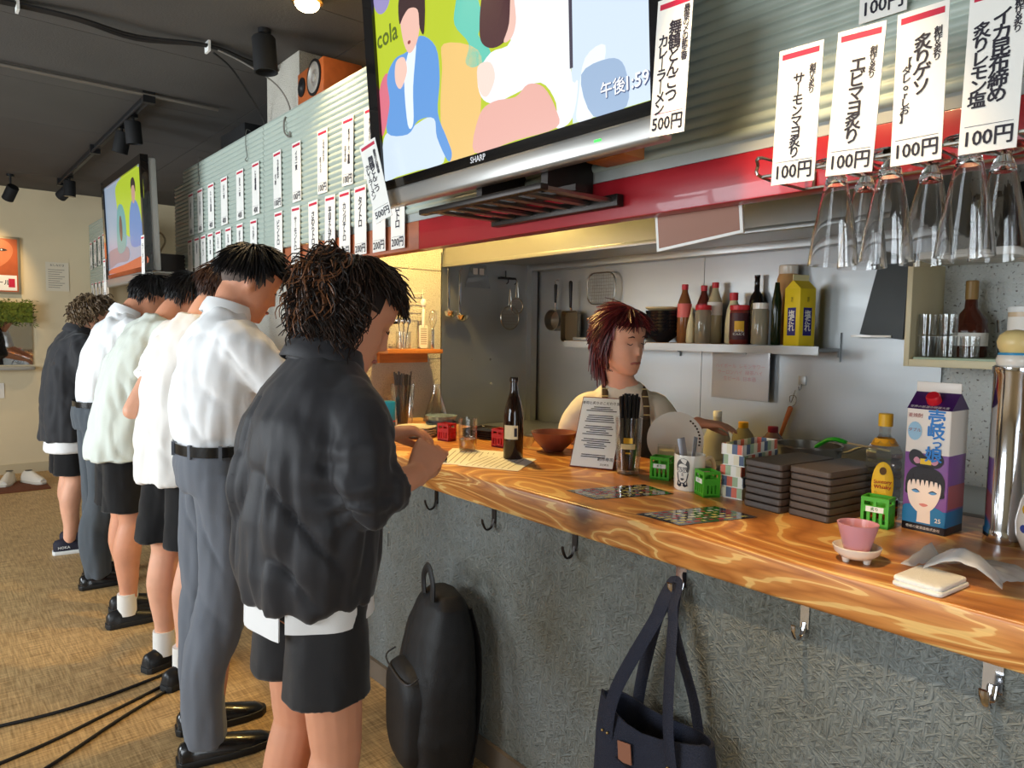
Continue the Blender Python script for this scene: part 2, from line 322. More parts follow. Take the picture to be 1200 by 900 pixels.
# counter-side walls
struct(MB().box(1.78, 1.9, 3.6, 8.2, 0, 1.9).build('wall_counter', CONC))
struct(MB().box(2.2, 2.3, 3.6, 8.2, 1.9, 2.68).build('wall_recess', CONC))
pil = struct(MB().box(1.418, 2.202, 3.238, 3.62, 0, 2.68).build('wall_pillar', CONC))
for z0, z1 in ((0, .62), (.625, 1.24), (1.245, 1.715), (1.72, 2.3), (2.305, 2.68)): MB().box(1.41, 2.21, 3.23, 3.62, z0, z1).build('concrete_course', CONC, pil)      # open joints between the cast courses
struct(MB().box(2.21, 3.0, 3.245, 3.62, 0, 2.68).build('wall_kitchen_side', CONC))
struct(MB().box(2.91, 3.0, -2.6, 3.245, 0, 2.68).build('wall_kitchen_back', CONCW))
struct(MB().box(1.5, 2.91, -2.6, -2.5, 0, 2.68).build('wall_kitchen_end', CREAM))
# stainless lining
st = struct(MB().box(2.215, 2.84, 3.232, 3.244, 0, 1.82).build('wall_steel_side', STEEL))
MB().box(2.215, 2.232, 3.226, 3.232, 0.9, 1.76).build('edge_trim', STEEL, st)
for x, z in ((2.43, 1.235), (2.56, 1.232), (2.57, 1.09)): MB().lathe([(0.007, 0), (0.006, 0.004), (0.001, 0.006)], 10, M4=Matrix.Translation((x, 3.232, z)) @ Matrix.Rotation(PI / 2, 4, 'X')).build('screw_cap', CHROME, st, True)
struct(MB().box(2.84, 2.885, 3.19, 3.243, 0, 1.80).build('trim_corner_post', STEEL))
sb = struct(MB().box(2.898, 2.909, 2.02, 3.243, 0, 1.86).build('wall_steel_back', STEEL))
MB().box(2.898, 2.909, 0.975, 2.017, 0, 1.86).build('steel_panel', STEEL, sb)
# bar front, baseboard and counter slab
struct(MB().box(1.372, 1.45, -1.6, 3.228, 0.0, 0.85).build('wall_bar_front', STRAW))
struct(MB().box(1.372, 1.45, 3.622, 7.6, 0.0, 0.85).build('wall_bar_front_far', STRAW))
struct(MB().box(1.356, 1.371, -1.6, 3.22, 0.0, 0.075).build('baseboard_bar', M('grey_brown_baseboard', (112, 100, 86), 0.6, var=0.1)))
bar = MB()
ys = [-1.6 + 0.1 * i for i in range(49)]; front = []
for y in ys: front.append((1.338 + 0.004 * math.sin(y * 3.1) + 0.003 * noise.noise((y * 2.3, 0, 0)), y))
poly = [(x, y) for x, y in front] + [(2.06, ys[-1]), (2.06, ys[0])]
bar.prism_z([(1.338, -1.6)] + [(x, y) for x, y in front[1:]] + [(2.06, 3.2), (2.06, -1.6)], 0.845, 0.931)
tag(bar.build('bar_counter', WOOD, None, bevel=0.008, seg=3), 'long thick knotty pine bar top running past the kitchen opening', 'counter')
tag(MB().box(1.335, 1.785, 3.622, 7.6, 0.85, 0.93).build('bar_ledge', WOOD, None, bevel=0.006), 'narrow wooden bar ledge continuing beyond the concrete pillar', 'counter')
# red header beam, brown left end
struct(MB().box(1.362, 1.41, -1.6, 2.13, 1.672, 1.772).build('trim_red_beam', RED, None, bevel=0.003))
struct(MB().box(1.362, 1.41, 2.13, 3.6, 1.672, 1.772).build('trim_brown_beam', BROWNW, None, bevel=0.003))
struct(MB().box(1.365, 1.40, -1.6, 2.9, 1.773, 1.80).build('trim_grey_strip', M('grey_metal_strip', (168, 172, 168), 0.45)))

# corrugated sheets above the counter: horizontal ribs, real relief
def corrugated(name, y0, y1, z0, z1, mat, label, pitch=0.0248, x=1.36, amp=0.006):
    n = int((z1 - z0) / pitch); rows = []
    for i in range(n):
        z = z0 + i * pitch
        for t, dx in ((0.0, 0.0), (0.12, 0.55), (0.3, 0.92), (0.45, 1.0), (0.6, 0.92), (0.78, 0.55), (0.9, 0.0)): rows.append((x - amp * dx, z + t * pitch))
    rows.append((x, z0 + n * pitch))
    mb = MB(); v = []; f = []
    for px, pz in rows: v += [(px, y0, pz), (px, y1, pz), (px + 0.012, y1, pz), (px + 0.012, y0, pz)]
    for i in range(len(rows) - 1):
        a = 4 * i; b = a + 4
        for j in range(4): f.append((a + j, a + (j + 1) % 4, b + (j + 1) % 4, b + j))
    f += [(3, 2, 1, 0), tuple(4 * (len(rows) - 1) + j for j in range(4))]
    mb.add(v, f); o = mb.build(name, mat, None, True, sharp=0.9)
    return tag(o, label, 'wall panel', 'corrugated sheets above the bar')
corrugated('corrugated_panel', -1.6, 3.535, 1.80 - 0.0, 2.40, CORR, 'pale green corrugated sheet behind the large television')
corrugated('corrugated_panel', 3.54, 4.90, 1.775, 2.40, CORR, 'pale green corrugated sheet with many small menu strips')
corrugated('corrugated_panel', 4.90, 5.10, 1.775, 2.34, CORR, 'narrow corrugated sheet end beside the dark recess')
corrugated('corrugated_panel', 7.2, 8.09, 1.775, 2.40, CORR, 'corrugated sheet in the corner by the cream wall')
# the right-hand sheet reaches lower left of the steel strip
corrugated('corrugated_panel', 2.9, 3.535, 1.775, 1.80, CORR, 'short lower corrugated strip under the pale green sheet')
# back framing that carries the sheets
struct(MB().box(1.40, 1.41, 3.55, 5.10, 1.60, 1.78).build('trim_back_board', M('dusty_board', (150, 140, 124), 0.8)))

# range hood
hood = thing('range_hood', 'wide stainless range hood over the kitchen wall', 'range hood', (2.22, 1.0, 1.745))
MB().box(0.0, 0.012, -0.1, 2.228, 0.0, 0.30).build('front_panel', HOODM, hood)
MB().box(-0.006, 0.02, -0.1, 2.228, -0.006, 0.012).build('lip', HOODM, hood, bevel=0.002)
MB().box(0.012, 0.67, -0.1, -0.09, 0.0, 0.3).build('end_panel', HOODM, hood)
MB().add([(0.012, -0.09, 0.03), (0.67, -0.09, 0.05), (0.67, 2.228, 0.05), (0.012, 2.228, 0.03), (0.012, -0.09, 0.045), (0.67, -0.09, 0.065), (0.67, 2.228, 0.065), (0.012, 2.228, 0.045)], [(0, 1, 2, 3), (7, 6, 5, 4), (0, 4, 5, 1), (1, 5, 6, 2), (2, 6, 7, 3), (3, 7, 4, 0)]).build('underside', HOODM, hood)
MB().box(0.60, 0.672, -0.1, 2.19, 0.012, 0.05).build('drip_rail', HOODM, hood, bevel=0.003)
MB().tube([(0.645, -0.05, 0.02), (0.645, 2.15, 0.02)], 0.004, 8).build('hanging_rail', WIRE, hood)
# ------------------------------------------------------------------ televisions
SCR = lambda n, c, e=0.95: M('screen_' + n, c, 0.25, emit=e)
PLASTIC_D = M('gloss_black_bezel', (14, 13, 14), 0.12, coat=0.5); SILVER = M('silver_plastic', (168, 166, 162), 0.3, 0.6); BACKP = M('tv_back_plastic', (168, 166, 160), 0.5)
def television(label, loc, tilt, w, h, big):
    t = thing('television', label, 'television', loc, -PI / 2); t.rotation_euler = (tilt, 0, -PI / 2)
    hw = w / 2; sx0, sx1, sz0, sz1 = -hw + 0.055, hw - 0.035, 0.056, 0.056 + h
    f = MB().box(-hw, sx0, -0.012, 0.03, 0.028, sz1 + 0.05).box(sx1, hw, -0.012, 0.03, 0.028, sz1 + 0.05).box(sx0, sx1, -0.012, 0.03, 0.028, sz0).box(sx0, sx1, -0.012, 0.03, sz1, sz1 + 0.05)
    fr = f.build('bezel', PLASTIC_D, t)
    MB().box(-hw + 0.01, hw - 0.01, 0.03, 0.075, 0.03, sz1 + 0.04).build('rear_shell', BACKP if not big else BLACK, t, bevel=0.012)
    MB().box(-hw * 0.7, hw * 0.7, 0.07, 0.11, 0.10, sz1 - 0.06).build('rear_bulge', BACKP if not big else BLACK, t, bevel=0.03)
    MB().box(-hw + 0.01, hw - 0.01, -0.016, 0.03, -0.025, 0.029).build('speaker_bar', SILVER, t, bevel=0.010, seg=3)
    s = MB().box(sx0, sx1, -0.002, 0.004, sz0, sz1).build('screen', SCR('base', (196, 214, 40), 0.8) if big else SCR('base2', (170, 190, 214), 0.55), t)
    return t, s, fr
tv, scr, bz = television('large black television with a silver lower bar showing a talk show', (1.17, 1.49, 1.80), 0.077, 1.16, 0.605, True)
def sp(name, pts, col, lay, e=0.95): return flat(name, blob(pts, 4), -0.002 - 0.0006 * lay, SCR(name, col, e), scr)
sp('teal_leaf_picture', [(-0.101, .465), (-.07, .54), (.03, .52), (-0.008, 0.434), (0.026, 0.378), (-0.015, 0.352), (0.033, 0.293), (-0.034, 0.276), (-0.074, 0.299), (-0.056, 0.341), (-0.114, 0.406)], (96, 196, 176), 1)
sp('orange_fruit_picture', [(-0.168, 0.373), (-0.018, 0.314), (-0.012, 0.22), (-0.053, 0.062), (-0.176, 0.062), (-0.202, 0.182), (-0.182, 0.311)], (232, 192, 116), 1)
sp('pink_fruit_picture', [(-0.524, 0.336), (-0.47, 0.374), (-0.463, 0.284), (-0.515, 0.203), (-0.527, 0.22)], (214, 110, 128), 1)
sp('purple_logo_picture', circ(-0.475, 0.60, 0.05, 12), (150, 140, 190), 1)
sp('pale_trouser_picture', [(-0.525, 0.062), (-0.527, 0.159), (-0.492, 0.202), (-0.402, 0.179), (-0.331, 0.192), (-0.248, 0.196), (-0.198, 0.147), (-0.2, 0.062), (-0.329, 0.062), (-0.454, 0.062)], (206, 222, 236), 2)
sp('blue_jacket_picture', [(-0.28, 0.427), (-0.206, 0.376), (-0.195, 0.29), (-0.213, 0.201), (-0.177, 0.126), (-0.156, 0.08), (-0.176, 0.062), (-0.223, 0.135), (-0.233, 0.189), (-0.313, 0.201), (-0.376, 0.174), (-0.492, 0.202), (-0.466, 0.285), (-0.472, 0.361), (-0.42, 0.402), (-0.35, 0.404)], (96, 150, 214), 3)
sp('white_shirt_picture', [(-.34, .405), (-.30, .42), (-.33, .30), (-.34, .2), (-.37, .2), (-.375, .33)], (224, 236, 246), 4)
sp('face_picture', [(-0.368, 0.536), (-0.272, 0.51), (-0.288, 0.425), (-0.337, 0.395), (-0.37, 0.449)], (232, 186, 170), 5)
sp('hair_picture', [(-0.381, 0.49), (-0.376, 0.557), (-.32, .585), (-0.246, 0.545), (-0.255, 0.429), (-0.276, 0.447), (-0.281, 0.497), (-0.325, 0.515), (-0.359, 0.503)], (62, 36, 36), 6, 0.8)
sp('mouth_picture', circ(-.335, .425, .008, 8, .005), (140, 60, 60), 6)
sp('hands_picture', [(-0.413, 0.39), (-0.368, 0.392), (-0.356, 0.349), (-0.396, 0.31), (-0.423, 0.339)], (236, 196, 180), 6)
flat('pale_backdrop_picture', [(.322, .657), (.541, .657), (.541, .060), (.315, .060)], -0.0026, SCR('pale', (206, 222, 240)), scr)
flat('dark_line_picture', [(.322, .657), (.334, .657), (.322, .18), (.312, .18)], -0.0034, SCR('ln', (70, 64, 80), 0.8), scr)
sp('white_jacket_picture', [(0.10, 0.42), (.14, .56), (.22, .63), (0.318, 0.60), (0.314, 0.187), (0.336, 0.147), (0.313, 0.071), (0.261, 0.062), (0.264, 0.117), (0.214, 0.175), (0.122, 0.172), (0.036, 0.169), (-0.014, 0.197), (-0.023, 0.254), (0.033, 0.293), (0.113, 0.299)], (236, 240, 244), 2)
sp('pink_trouser_picture', [(-0.053, 0.062), (-0.025, 0.152), (0.036, 0.173), (0.122, 0.164), (0.17, 0.182), (0.224, 0.162), (0.263, 0.103), (0.261, 0.062), (0.115, 0.062)], (226, 172, 160), 3)
sp('dark_hair_picture', [(0.011, 0.44), (.04, .52), (.10, .53), (0.136, 0.47), (0.115, 0.328), (0.083, 0.301), (0.033, 0.304), (-0.003, 0.333), (-0.003, 0.387)], (74, 32, 40), 4, 0.8)
sp('neck_picture', [(0.125, 0.42), (0.138, 0.344), (0.12, 0.305), (0.088, 0.303), (0.112, 0.34)], (232, 190, 176), 5)
sp('clasped_hands_picture', [(-0.021, 0.273), (0.031, 0.27), (0.047, 0.228), (0.012, 0.191), (-0.019, 0.214)], (244, 214, 202), 4)
sp('grey_knee_picture', [(0.347, 0.158), (0.43, 0.170), (0.473, 0.141), (0.475, 0.062), (0.38, 0.062)], (152, 176, 206), 3)
sp('white_knee_picture', [(.335, .11), (.36, .19), (.42, .20), (.40, .12), (.38, .062), (.33, .062)], (232, 240, 248), 2)
WTX = SCR('caption', (250, 252, 255), 1.0)
letter('caption_lettering', 'cola', 0.075, SCR('cola', (92, 110, 20), 0.8), scr, (-0.455, -0.0056, 0.478), bold=0.02)
letter('caption_lettering', '午後', 0.036, SCR('shadow', (60, 80, 130), 0.7), scr, (0.441, -0.0060, 0.104), bold=0.05)
letter('caption_lettering', '午後', 0.036, WTX, scr, (0.440, -0.0066, 0.105), bold=0.01)
letter('clock_lettering', '1:59', 0.040, SCR('shadow', (60, 80, 130), 0.7), scr, (0.507, -0.0060, 0.103), bold=0.045)
letter('clock_lettering', '1:59', 0.040, WTX, scr, (0.505, -0.0066, 0.105), bold=0.01)
letter('maker_lettering', 'SHARP', 0.022, M('silver_print', (196, 196, 200), 0.3, 0.5), bz, (-0.03, -0.0126, 0.042), bold=0.02)
MB().box(0.392, 0.412, -0.0175, -0.012, 0.002, 0.007).build('power_light', M('green_led', (40, 220, 60), 0.3, emit=2.0), tv)
tv2, scr2, bz2 = television('smaller-looking television near the cream wall showing a studio scene', (1.05, 5.06, 1.69), 0.03, 1.10, 0.58, False)
def sp2(name, pts, col, lay, e=0.6): return flat(name, blob(pts, 4), -0.002 - 0.0006 * lay, SCR(name, col, e), scr2)
sp2('lime_backdrop_picture', [(-.1, .62), (.5, .62), (.5, .30), (.2, .25), (-.05, .34), (-.15, .5)], (196, 222, 40), 1)
sp2('blue_person_picture', [(.26, .46), (.38, .44), (.46, .34), (.48, .20), (.2, .20), (.18, .36)], (110, 150, 214), 2)
sp2('teal_person_picture', [(-.14, .45), (.0, .47), (.08, .36), (.04, .2), (-.18, .2)], (110, 176, 176), 2)
sp2('face_picture_far', circ(.31, .50, .045, 12, .06), (216, 170, 150), 3)
sp2('hair_picture_far', [(.26, .53), (.27, .58), (.33, .59), (.37, .55), (.365, .5), (.34, .54), (.29, .545)], (50, 34, 34), 4)
sp2('brown_head_picture', circ(-.06, .33, .04, 12, .08), (110, 70, 60), 3)
sp2('orange_strip_picture', [(-.45, .062), (.50, .062), (.50, .12), (.0, .10), (-.45, .09)], (206, 110, 70), 2)
sp2('grey_studio_picture', [(-.48, .10), (-.2, .12), (.1, .12), (.1, .2), (-.2, .22), (-.48, .2)], (150, 150, 160), 1)
for (tb, lab, x, y, z, L) in ((tv, 'black steel wall bracket below the large television', 1.22, 1.44, 1.70, 0.44), (tv2, 'black steel wall bracket behind the far television', 1.22, 5.06, 1.72, 0.5)):
    b = thing('wall_bracket', lab, 'bracket', (x, y, z))
    for i in range(7):
        MB().box(-0.13, 0.14, -L / 2 + i * L / 6 - 0.012, -L / 2 + i * L / 6 + 0.012, 0.012, 0.02).build('slat', WIRE, b)
    MB().box(-0.14, -0.115, -L / 2 - 0.03, L / 2 + 0.03, 0.005, 0.02).build('front_rail', IRON, b, bevel=0.003)
    MB().box(0.115, 0.14, -L / 2 - 0.03, L / 2 + 0.03, 0.0, 0.03).build('rear_rail', IRON, b, bevel=0.003)
    MB().box(-0.02, 0.02, -L / 2 - 0.02, L / 2 + 0.02, 0.02, 0.035).build('centre_rail', IRON, b)
    for s in (-1, 1): MB().box(-0.02, 0.14, s * L * 0.3 - 0.012, s * L * 0.3 + 0.012, 0.03, 0.14).build('arm', IRON, b)
tag(MB().box(1.27, 1.345, 1.115, 1.235, 1.80, 1.835).build('wood_block', M('raw_wood_block', (176, 112, 62), 0.6, var=0.15, vs=5, st=(1, 8, 8)), None, bevel=0.002), 'small raw wood block between television and corrugated sheet', 'wood block')

# ------------------------------------------------------------------ menu strips
PAPER = M('menu_paper', (240, 238, 232), 0.55); PAPERW = M('menu_paper_warm', (242, 234, 222), 0.5); REDB = M('red_band', (196, 26, 62), 0.5); INK = M('ink', (28, 24, 40), 0.6)
STRIPS = []
def strip(name, label, loc, w, h, cols, price, rot=(0, 0, 0), group=None, size=None, paper=PAPER, rz=-PI / 2):
    """one paper strip; origin at its bottom centre, front faces local -Y"""
    t = thing(name, label, 'menu strip', loc, rz, group); t.rotation_euler = (rot[0], rot[1], rz + rot[2])
    MB().box(-w / 2, w / 2, -0.0008, 0.0008, 0, h).build('paper', paper, t)
    MB().box(-w * 0.42, w * 0.42, -0.0014, -0.0007, h * 0.925, h * 0.965).build('red_band', REDB, t)
    MB().box(-w * 0.42, w * 0.42, -0.0013, -0.0007, h * 0.165, h * 0.168).build('rule', REDB if w > 0.08 and size else INK, t)
    letter('price_lettering', price, w * 0.40, INK, t, (0, -0.0016, h * 0.085), bold=0.02, scale=(0.9, 1, 1))
    for (tx, dx, top, ch) in cols:
        n = len(tx); letter('dish_lettering', vert(tx), ch, INK, t, (dx * w, -0.0016, h * top - n * ch * 0.5), bold=0.026, line=0.80, scale=(1, 1.0, 1))
    return t
ux = 1.350
UT = [(4.725, .10), (4.539, .10), (4.336, .105), (4.106, .105), (3.857, .105), (3.63, .098)]
for i, (y, w) in enumerate(UT):
    s = ['しめさば炙り', 'えんがわ炙り', 'たこわさ軍艦', 'いか一貫', 'あなご一貫', 'とろ鯖軍艦'][i]
    strip('menu_strip', 'small white menu strip in the upper row of the far corrugated sheet', (ux, y, 1.969), w, .26, [(s, 0, .88, .024)], '400', group='upper strips on the far corrugated sheet', rot=(0.0, random.uniform(-.01, .01), 0))
for i, y in enumerate((4.758, 4.618, 4.489, 4.357, 4.215, 4.046, 3.867, 3.669)):
    s = ['まぐろ', 'はまち', 'サーモン', 'あじ一貫', 'いわし', 'たまご', 'ほたて', 'うなぎ'][i]
    strip('menu_strip', 'small white menu strip in the lower row of the far corrugated sheet', (ux, y, 1.690), .092, .258, [(s, 0, .88, .026)], '200', group='lower strips on the far corrugated sheet', rot=(0, random.uniform(-.015, .015), 0))
for (y, tx, lab) in ((3.349, [('カマ煮込み', .12, .88, .022), ('ポン酢', -.2, .62, .02)], 'white 100 yen strip just right of the corrugated sheet seam, upper row'),
                     (3.128, [('イカ一貫', 0, .88, .026)], 'white 100 yen strip with a short single column, upper row'),
                     (2.864, [('えびアボカド', .14, .88, .02), ('炙りマヨ', -.18, .6, .02)], 'white 100 yen strip with two short columns, upper row'),
                     (2.637, [('炙りサーモン軍艦', .12, .88, .021), ('おすすめ', -.2, .62, .02)], 'white 100 yen strip with two columns beside the television, upper row'),
                     (2.452, [('炙り赤えび軍艦', .0, .9, .022)], 'white strip half hidden behind the edge of the large television')):
    strip('menu_strip', lab, (ux, y, 1.967), .094, .265, tx, '100円', rot=(0, random.uniform(-.02, .02), 0))
for (y, tx) in ((3.343, 'ビントロ'), (3.147, 'サーモントロ'), (2.954, 'さわらトロ'), (2.797, '平目えんがわ'), (2.662, 'カンパチトロ'), (2.528, 'タイトロ'), (2.384, 'ブリトロ'), (2.249, 'マグロトロ')):
    n = len(tx); c = min(.036, .19 / n)
    strip('menu_strip', 'white 200 yen strip reading %s in the lower row' % {'ビントロ': 'bin toro', 'サーモントロ': 'salmon toro', 'さわらトロ': 'sawara toro', '平目えんがわ': 'hirame engawa', 'カンパチトロ': 'kanpachi toro', 'タイトロ': 'tai toro', 'ブリトロ': 'buri toro', 'マグロトロ': 'maguro toro'}[tx], (ux, y, 1.683), .094, .265, [(tx, 0, .885, c)], '200円', rot=(0, random.uniform(-.02, .02), 0))
big = [(0.6557, 0.080, 'サーモンマヨ炙り', [('サーモンマヨ炙り', 0, .87, .0222), ('創作＆炙り', .30, .87, .0122)], -0.03),
       (0.5575, 0.077, 'エビマヨ炙り', [('エビマヨ炙り', 0, .86, .0282), ('創作＆炙り', .30, .87, .0122)], -0.05),
       (0.4545, 0.073, '炙りゲソ', [('炙りゲソ', .04, .86, .0275), ('創作＆炙り', .32, .87, .0122), ('【タレorしお】', -.26, .74, .0150)], 0.0),
       (0.359, 0.073, 'イカ昆布締め', [('イカ昆布締め', .10, .90, .0265), ('創作＆炙り', .36, .9, .0115), ('炙りレモン塩', -.24, .84, .0245)], -0.02)]
for y, w, tx, cols, ry in big:
    strip('menu_strip', 'large white 100 yen strip reading %s above the hanging glasses' % {'サーモンマヨ炙り': 'salmon mayo', 'エビマヨ炙り': 'shrimp mayo', '炙りゲソ': 'squid legs', 'イカ昆布締め': 'squid with kelp'}[tx], (1.194, y, 1.653), w, .233, cols, '100円', rot=(0, -ry, 0), size=1)
strip('menu_strip', 'white 100 yen strip mounted higher than its neighbours on corrugated sheet', (1.345, .58, 1.955), .082, .256, [('うに軍艦', 0, .86, .03)], '100円', size=1)
strip('menu_strip', 'white 500 yen strip reading curry ramen on the television corner', (1.135, .888, 1.772), .083, .258, [('舞鶴とんこつ', .06, .88, .031), ('カレーラーメン', -.26, .80, .0265), ('最後の〆の新定番', .36, .95, .0155)], '500円', rot=(0, 0.05, 0), size=1)
strip('menu_strip', 'tilted white 500 yen strip on the television lower corner', (1.12, 1.947, 1.727), .072, .255, [('舞鶴とんこつ', .0, .86, .024), ('カレーラーメン', -.28, .78, .02), ('最後の〆の新定番', .30, .9, .012)], '500円', rot=(0, -0.30, 0.25), size=1)
for y, z in ((5.62, 1.60), (4.54, 1.66)): strip('menu_strip', 'narrow white strip on the edge of the far television' , (1.03, y, z), .07, .26, [('ラーメン', 0, .86, .034)], '500', group='strips on the far television')
for i in range(4): strip('menu_strip', 'white menu strip on the corrugated sheet in the corner', (1.345, 7.35 + i * .2, 1.98 - .01 * i), .10, .26, [('お品書き', 0, .86, .03)], '300', group='strips on the corner corrugated sheet')
for i in range(5): strip('menu_strip', 'white menu strip hanging below the corner corrugated sheet', (1.345, 7.24 + i * .17, 1.60), .10, .22, [('一品料理', 0, .86, .03)], '300', group='strips below the corner corrugated sheet')

# ------------------------------------------------------------------ ceiling fittings
tr = thing('light_track', 'black lighting track on the ceiling along the bar', 'light track', (1.04, 5.85, 2.678))
MB().box(-.018, .018, -1.5, 1.5, -.03, 0).build('rail', BLACK, tr, bevel=.002); MB().tube([(-.03, -1.5, -.05), (-.03, 1.5, -.05)], .008, 8).build('feed_cable', MATTE, tr)
for s in (-1.5, 0, 1.5): MB().box(-.04, .022, s - .02, s + .02, -.06, 0).build('bracket', BLACK, tr)
HALO = M('lamp_glow', (255, 226, 170), 0.4, emit=14)
def spotlight(label, loc, target, power=0, angle=60, r=.045, L=.13, drop=.10, lit=True, col=WARM, group='ceiling spotlights', lamp='track_lamp'):
    t = thing('spotlight', label, 'spotlight', loc, 0, group)
    d = (Vector(target) - (Vector(loc) - Vector((0, 0, drop)))).normalized(); q = d.to_track_quat('Z', 'Y').to_matrix().to_4x4()
    MB().lathe([(.028, 0), (.028, -.02), (.008, -.022), (.008, -drop)], 14).build('stem', BLACK, t, True)
    A = Matrix.Translation((0, 0, -drop)) @ q
    MB().lathe([(r * .9, -L * .45), (r, -L * .4), (r, L * .55), (r * .88, L * .55), (r * .85, L * .40)], 24, M4=A).build('housing', MATTE, t, True)
    if lit: MB().lathe([(r * .1, L * .40), (r * .84, L * .41)], 20, M4=A, cap0=True, cap1=True).build('bulb_face', HALO, t, True)
    if power: 
        p = Vector(loc) + Vector((0, 0, -drop)) + d * (L * .58); spot(lamp, p, target, power, col, angle)
    return t
spotlight('black track spotlight aimed at the cream wall poster', (1.04, 7.2, 2.646), (0.5, 8.1, 1.9), lit=False)
spotlight('black track spotlight next to the poster spotlight', (1.04, 7.0, 2.65), (1.0, 7.1, .0), 26, 80)
spotlight('black track spotlight at the near end of the track', (1.04, 4.75, 2.65), (1.2, 4.9, .9), lit=False)
spotlight('second black track spotlight beside the near end', (1.04, 5.05, 2.65), (.6, 5.6, .0), lit=False)
spotlight('small black spotlight on the ceiling by the cream wall', (.675, 7.45, 2.678), (.38, 8.1, 1.75), 26, 75, drop=.15, lamp='wall_spot_lamp')
spotlight('black cylinder spotlight hanging above the corrugated sheet', (1.203, 3.113, 2.678), (1.23, 3.08, 2.0), 0, 60, r=.05, L=.15, drop=.10, lit=False)
dl = thing('downlight', 'lit round brass ceiling lamp above the bar', 'ceiling lamp', (1.206, 2.685, 2.678))
MB().lathe([(.055, 0), (.06, -.01), (.06, -.03), (.05, -.035)], 28).build('rim', M('brass', (214, 170, 96), .25, .9), dl, True); MB().sphere((0, 0, -.035), (.047, .047, .03), 20, 10).build('bulb', M('lamp_glow_strong', (255, 224, 168), .4, emit=30), dl, True)
spot('ceiling_bulb_lamp', (1.206, 2.685, 2.59), (1.25, 2.6, .9), 30, WARM, 110, 0.8, .05)
# conduit, cables
CABLE = M('black_cable', (20, 19, 20), 0.55)
spotlight('black ceiling spotlight shining on the pink cup end of the bar', (.72, .80, 2.678), (1.56, .56, .93), 75, 40, r=.05, L=.15, lamp='bar_end_spot_offscreen')
spotlight('black ceiling spotlight shining on the bar before the cook', (1.0, 1.5, 2.678), (1.44, 1.5, .93), 26, 46, r=.05, L=.15, lamp='bar_middle_spot_offscreen')
tag(MB().tube([(-2.4, 4.34, 2.66), (1.40, 4.34, 2.66)], .011, 10).build('ceiling_conduit', M('grey_conduit', (120, 114, 106), .4, .4), None, True), 'thin grey conduit crossing the dark ceiling', 'conduit')
cb = thing('cable_bundle', 'bundle of black cables clipped across the ceiling', 'cables', (0, 3.45, 2.67))
for k in range(4):
    p = curve([(-1.2, .12 + .012 * k, -.012), (-.3, .06 + .01 * k, -.02 - .01 * (k % 2)), (.3, .04 + .012 * k, -.012), (.555, -.01 + .010 * k, -.025), (.78, .01 + .008 * k, -.03 - .008 * (k % 2)), (1.06, -.05 + .006 * k, -.012), (1.25, 0 + .012 * k, -.015), (1.405, .02 + .01 * k, -.02)], 5)
    MB().tube(p, .0065, 6).build('cable', CABLE, cb, True)
for x, y in ((.36, .045), (1.06, -.04)): MB().box(x - .005, x + .005, y - .02, y + .035, -.038, .008).build('clip', WHITE, cb)
tag(MB().tube(curve([(1.08, 3.40, 2.63), (1.18, 3.46, 2.60), (1.30, 3.55, 2.52), (1.37, 3.58, 2.44), (1.385, 3.585, 2.38), (1.38, 3.585, 2.30)], 6), .005, 6).build('hanging_cable', CABLE, None, True), 'black cable dropping from the ceiling clip to the sheet seam', 'cable')
tag(MB().tube(curve([(1.09, 3.37, 2.635), (1.2, 3.35, 2.60), (1.33, 3.30, 2.52), (1.385, 3.28, 2.42), (1.35, 3.26, 2.36), (1.345, 3.25, 2.30), (1.35, 3.21, 2.27), (1.346, 3.19, 2.29)], 6), .004, 6).build('hanging_cable', M('grey_cable', (130, 126, 120), .5), None, True), 'grey cable curling over the top of the corrugated sheet', 'cable')
# small wooden speaker on top of the sheet, dark box further along
spk = thing('speaker', 'small orange-brown wooden speaker tilted above the corrugated sheet', 'speaker', (1.39, 3.07, 2.405), -PI / 2 - 0.05)
WSP = M('speaker_veneer', (176, 92, 44), .4, var=.15, vs=4, st=(1, 6, 6))
MB().box(-.15, .15, 0, .18, 0, .155).build('cabinet', WSP, spk, bevel=.004)
Rm = Matrix.Rotation(PI / 2, 4, 'X')
MB().lathe([(.062, 0), (.066, .006), (.055, .008), (.045, .002), (.018, -.004), (.016, .006), (.001, .010)], 24, M4=Matrix.Translation((.05, 0, .09)) @ Rm).build('woofer', M('silver_cone', (196, 192, 184), .3, .5), spk, True)
MB().lathe([(.078, 0), (.078, .005), (.067, .006), (.067, 0)], 24, M4=Matrix.Translation((.05, 0, .09)) @ Rm, cap0=False, cap1=False).build('woofer_ring', BLACK, spk, True)
MB().lathe([(.042, 0), (.042, .005), (.02, .004), (.012, .010), (.001, .012)], 20, M4=Matrix.Translation((-.095, 0, .085)) @ Rm).build('tweeter', BLACK, spk, True)
tag(MB().box(1.50, 1.75, 4.2, 4.62, 2.35, 2.58).build('black_speaker_box', MATTE, None, bevel=.006), 'black speaker box behind the top of the corrugated sheets', 'speaker')
struct(MB().box(1.41, 2.2, 3.63, 5.1, 2.33, 2.349).build('trim_loft_board', M('loft_board', (150, 140, 124), .8)))
for y, z in ((4.55, 2.40), (3.75, 2.40)):
    tag(MB().tube(curve([(1.372, y, z + .01), (1.350, y, z + .012), (1.347, y + .005, z - .06), (1.348, y - .01, z - .12), (1.346, y + .012, z - .135), (1.346, y - .012, z - .15)], 5), .0022, 5).build('loose_wire', M('grey_wire', (90, 90, 84), .5), None, True), 'loose thin wire over the top of the far corrugated sheet', 'wire', 'loose wires over the far sheet')

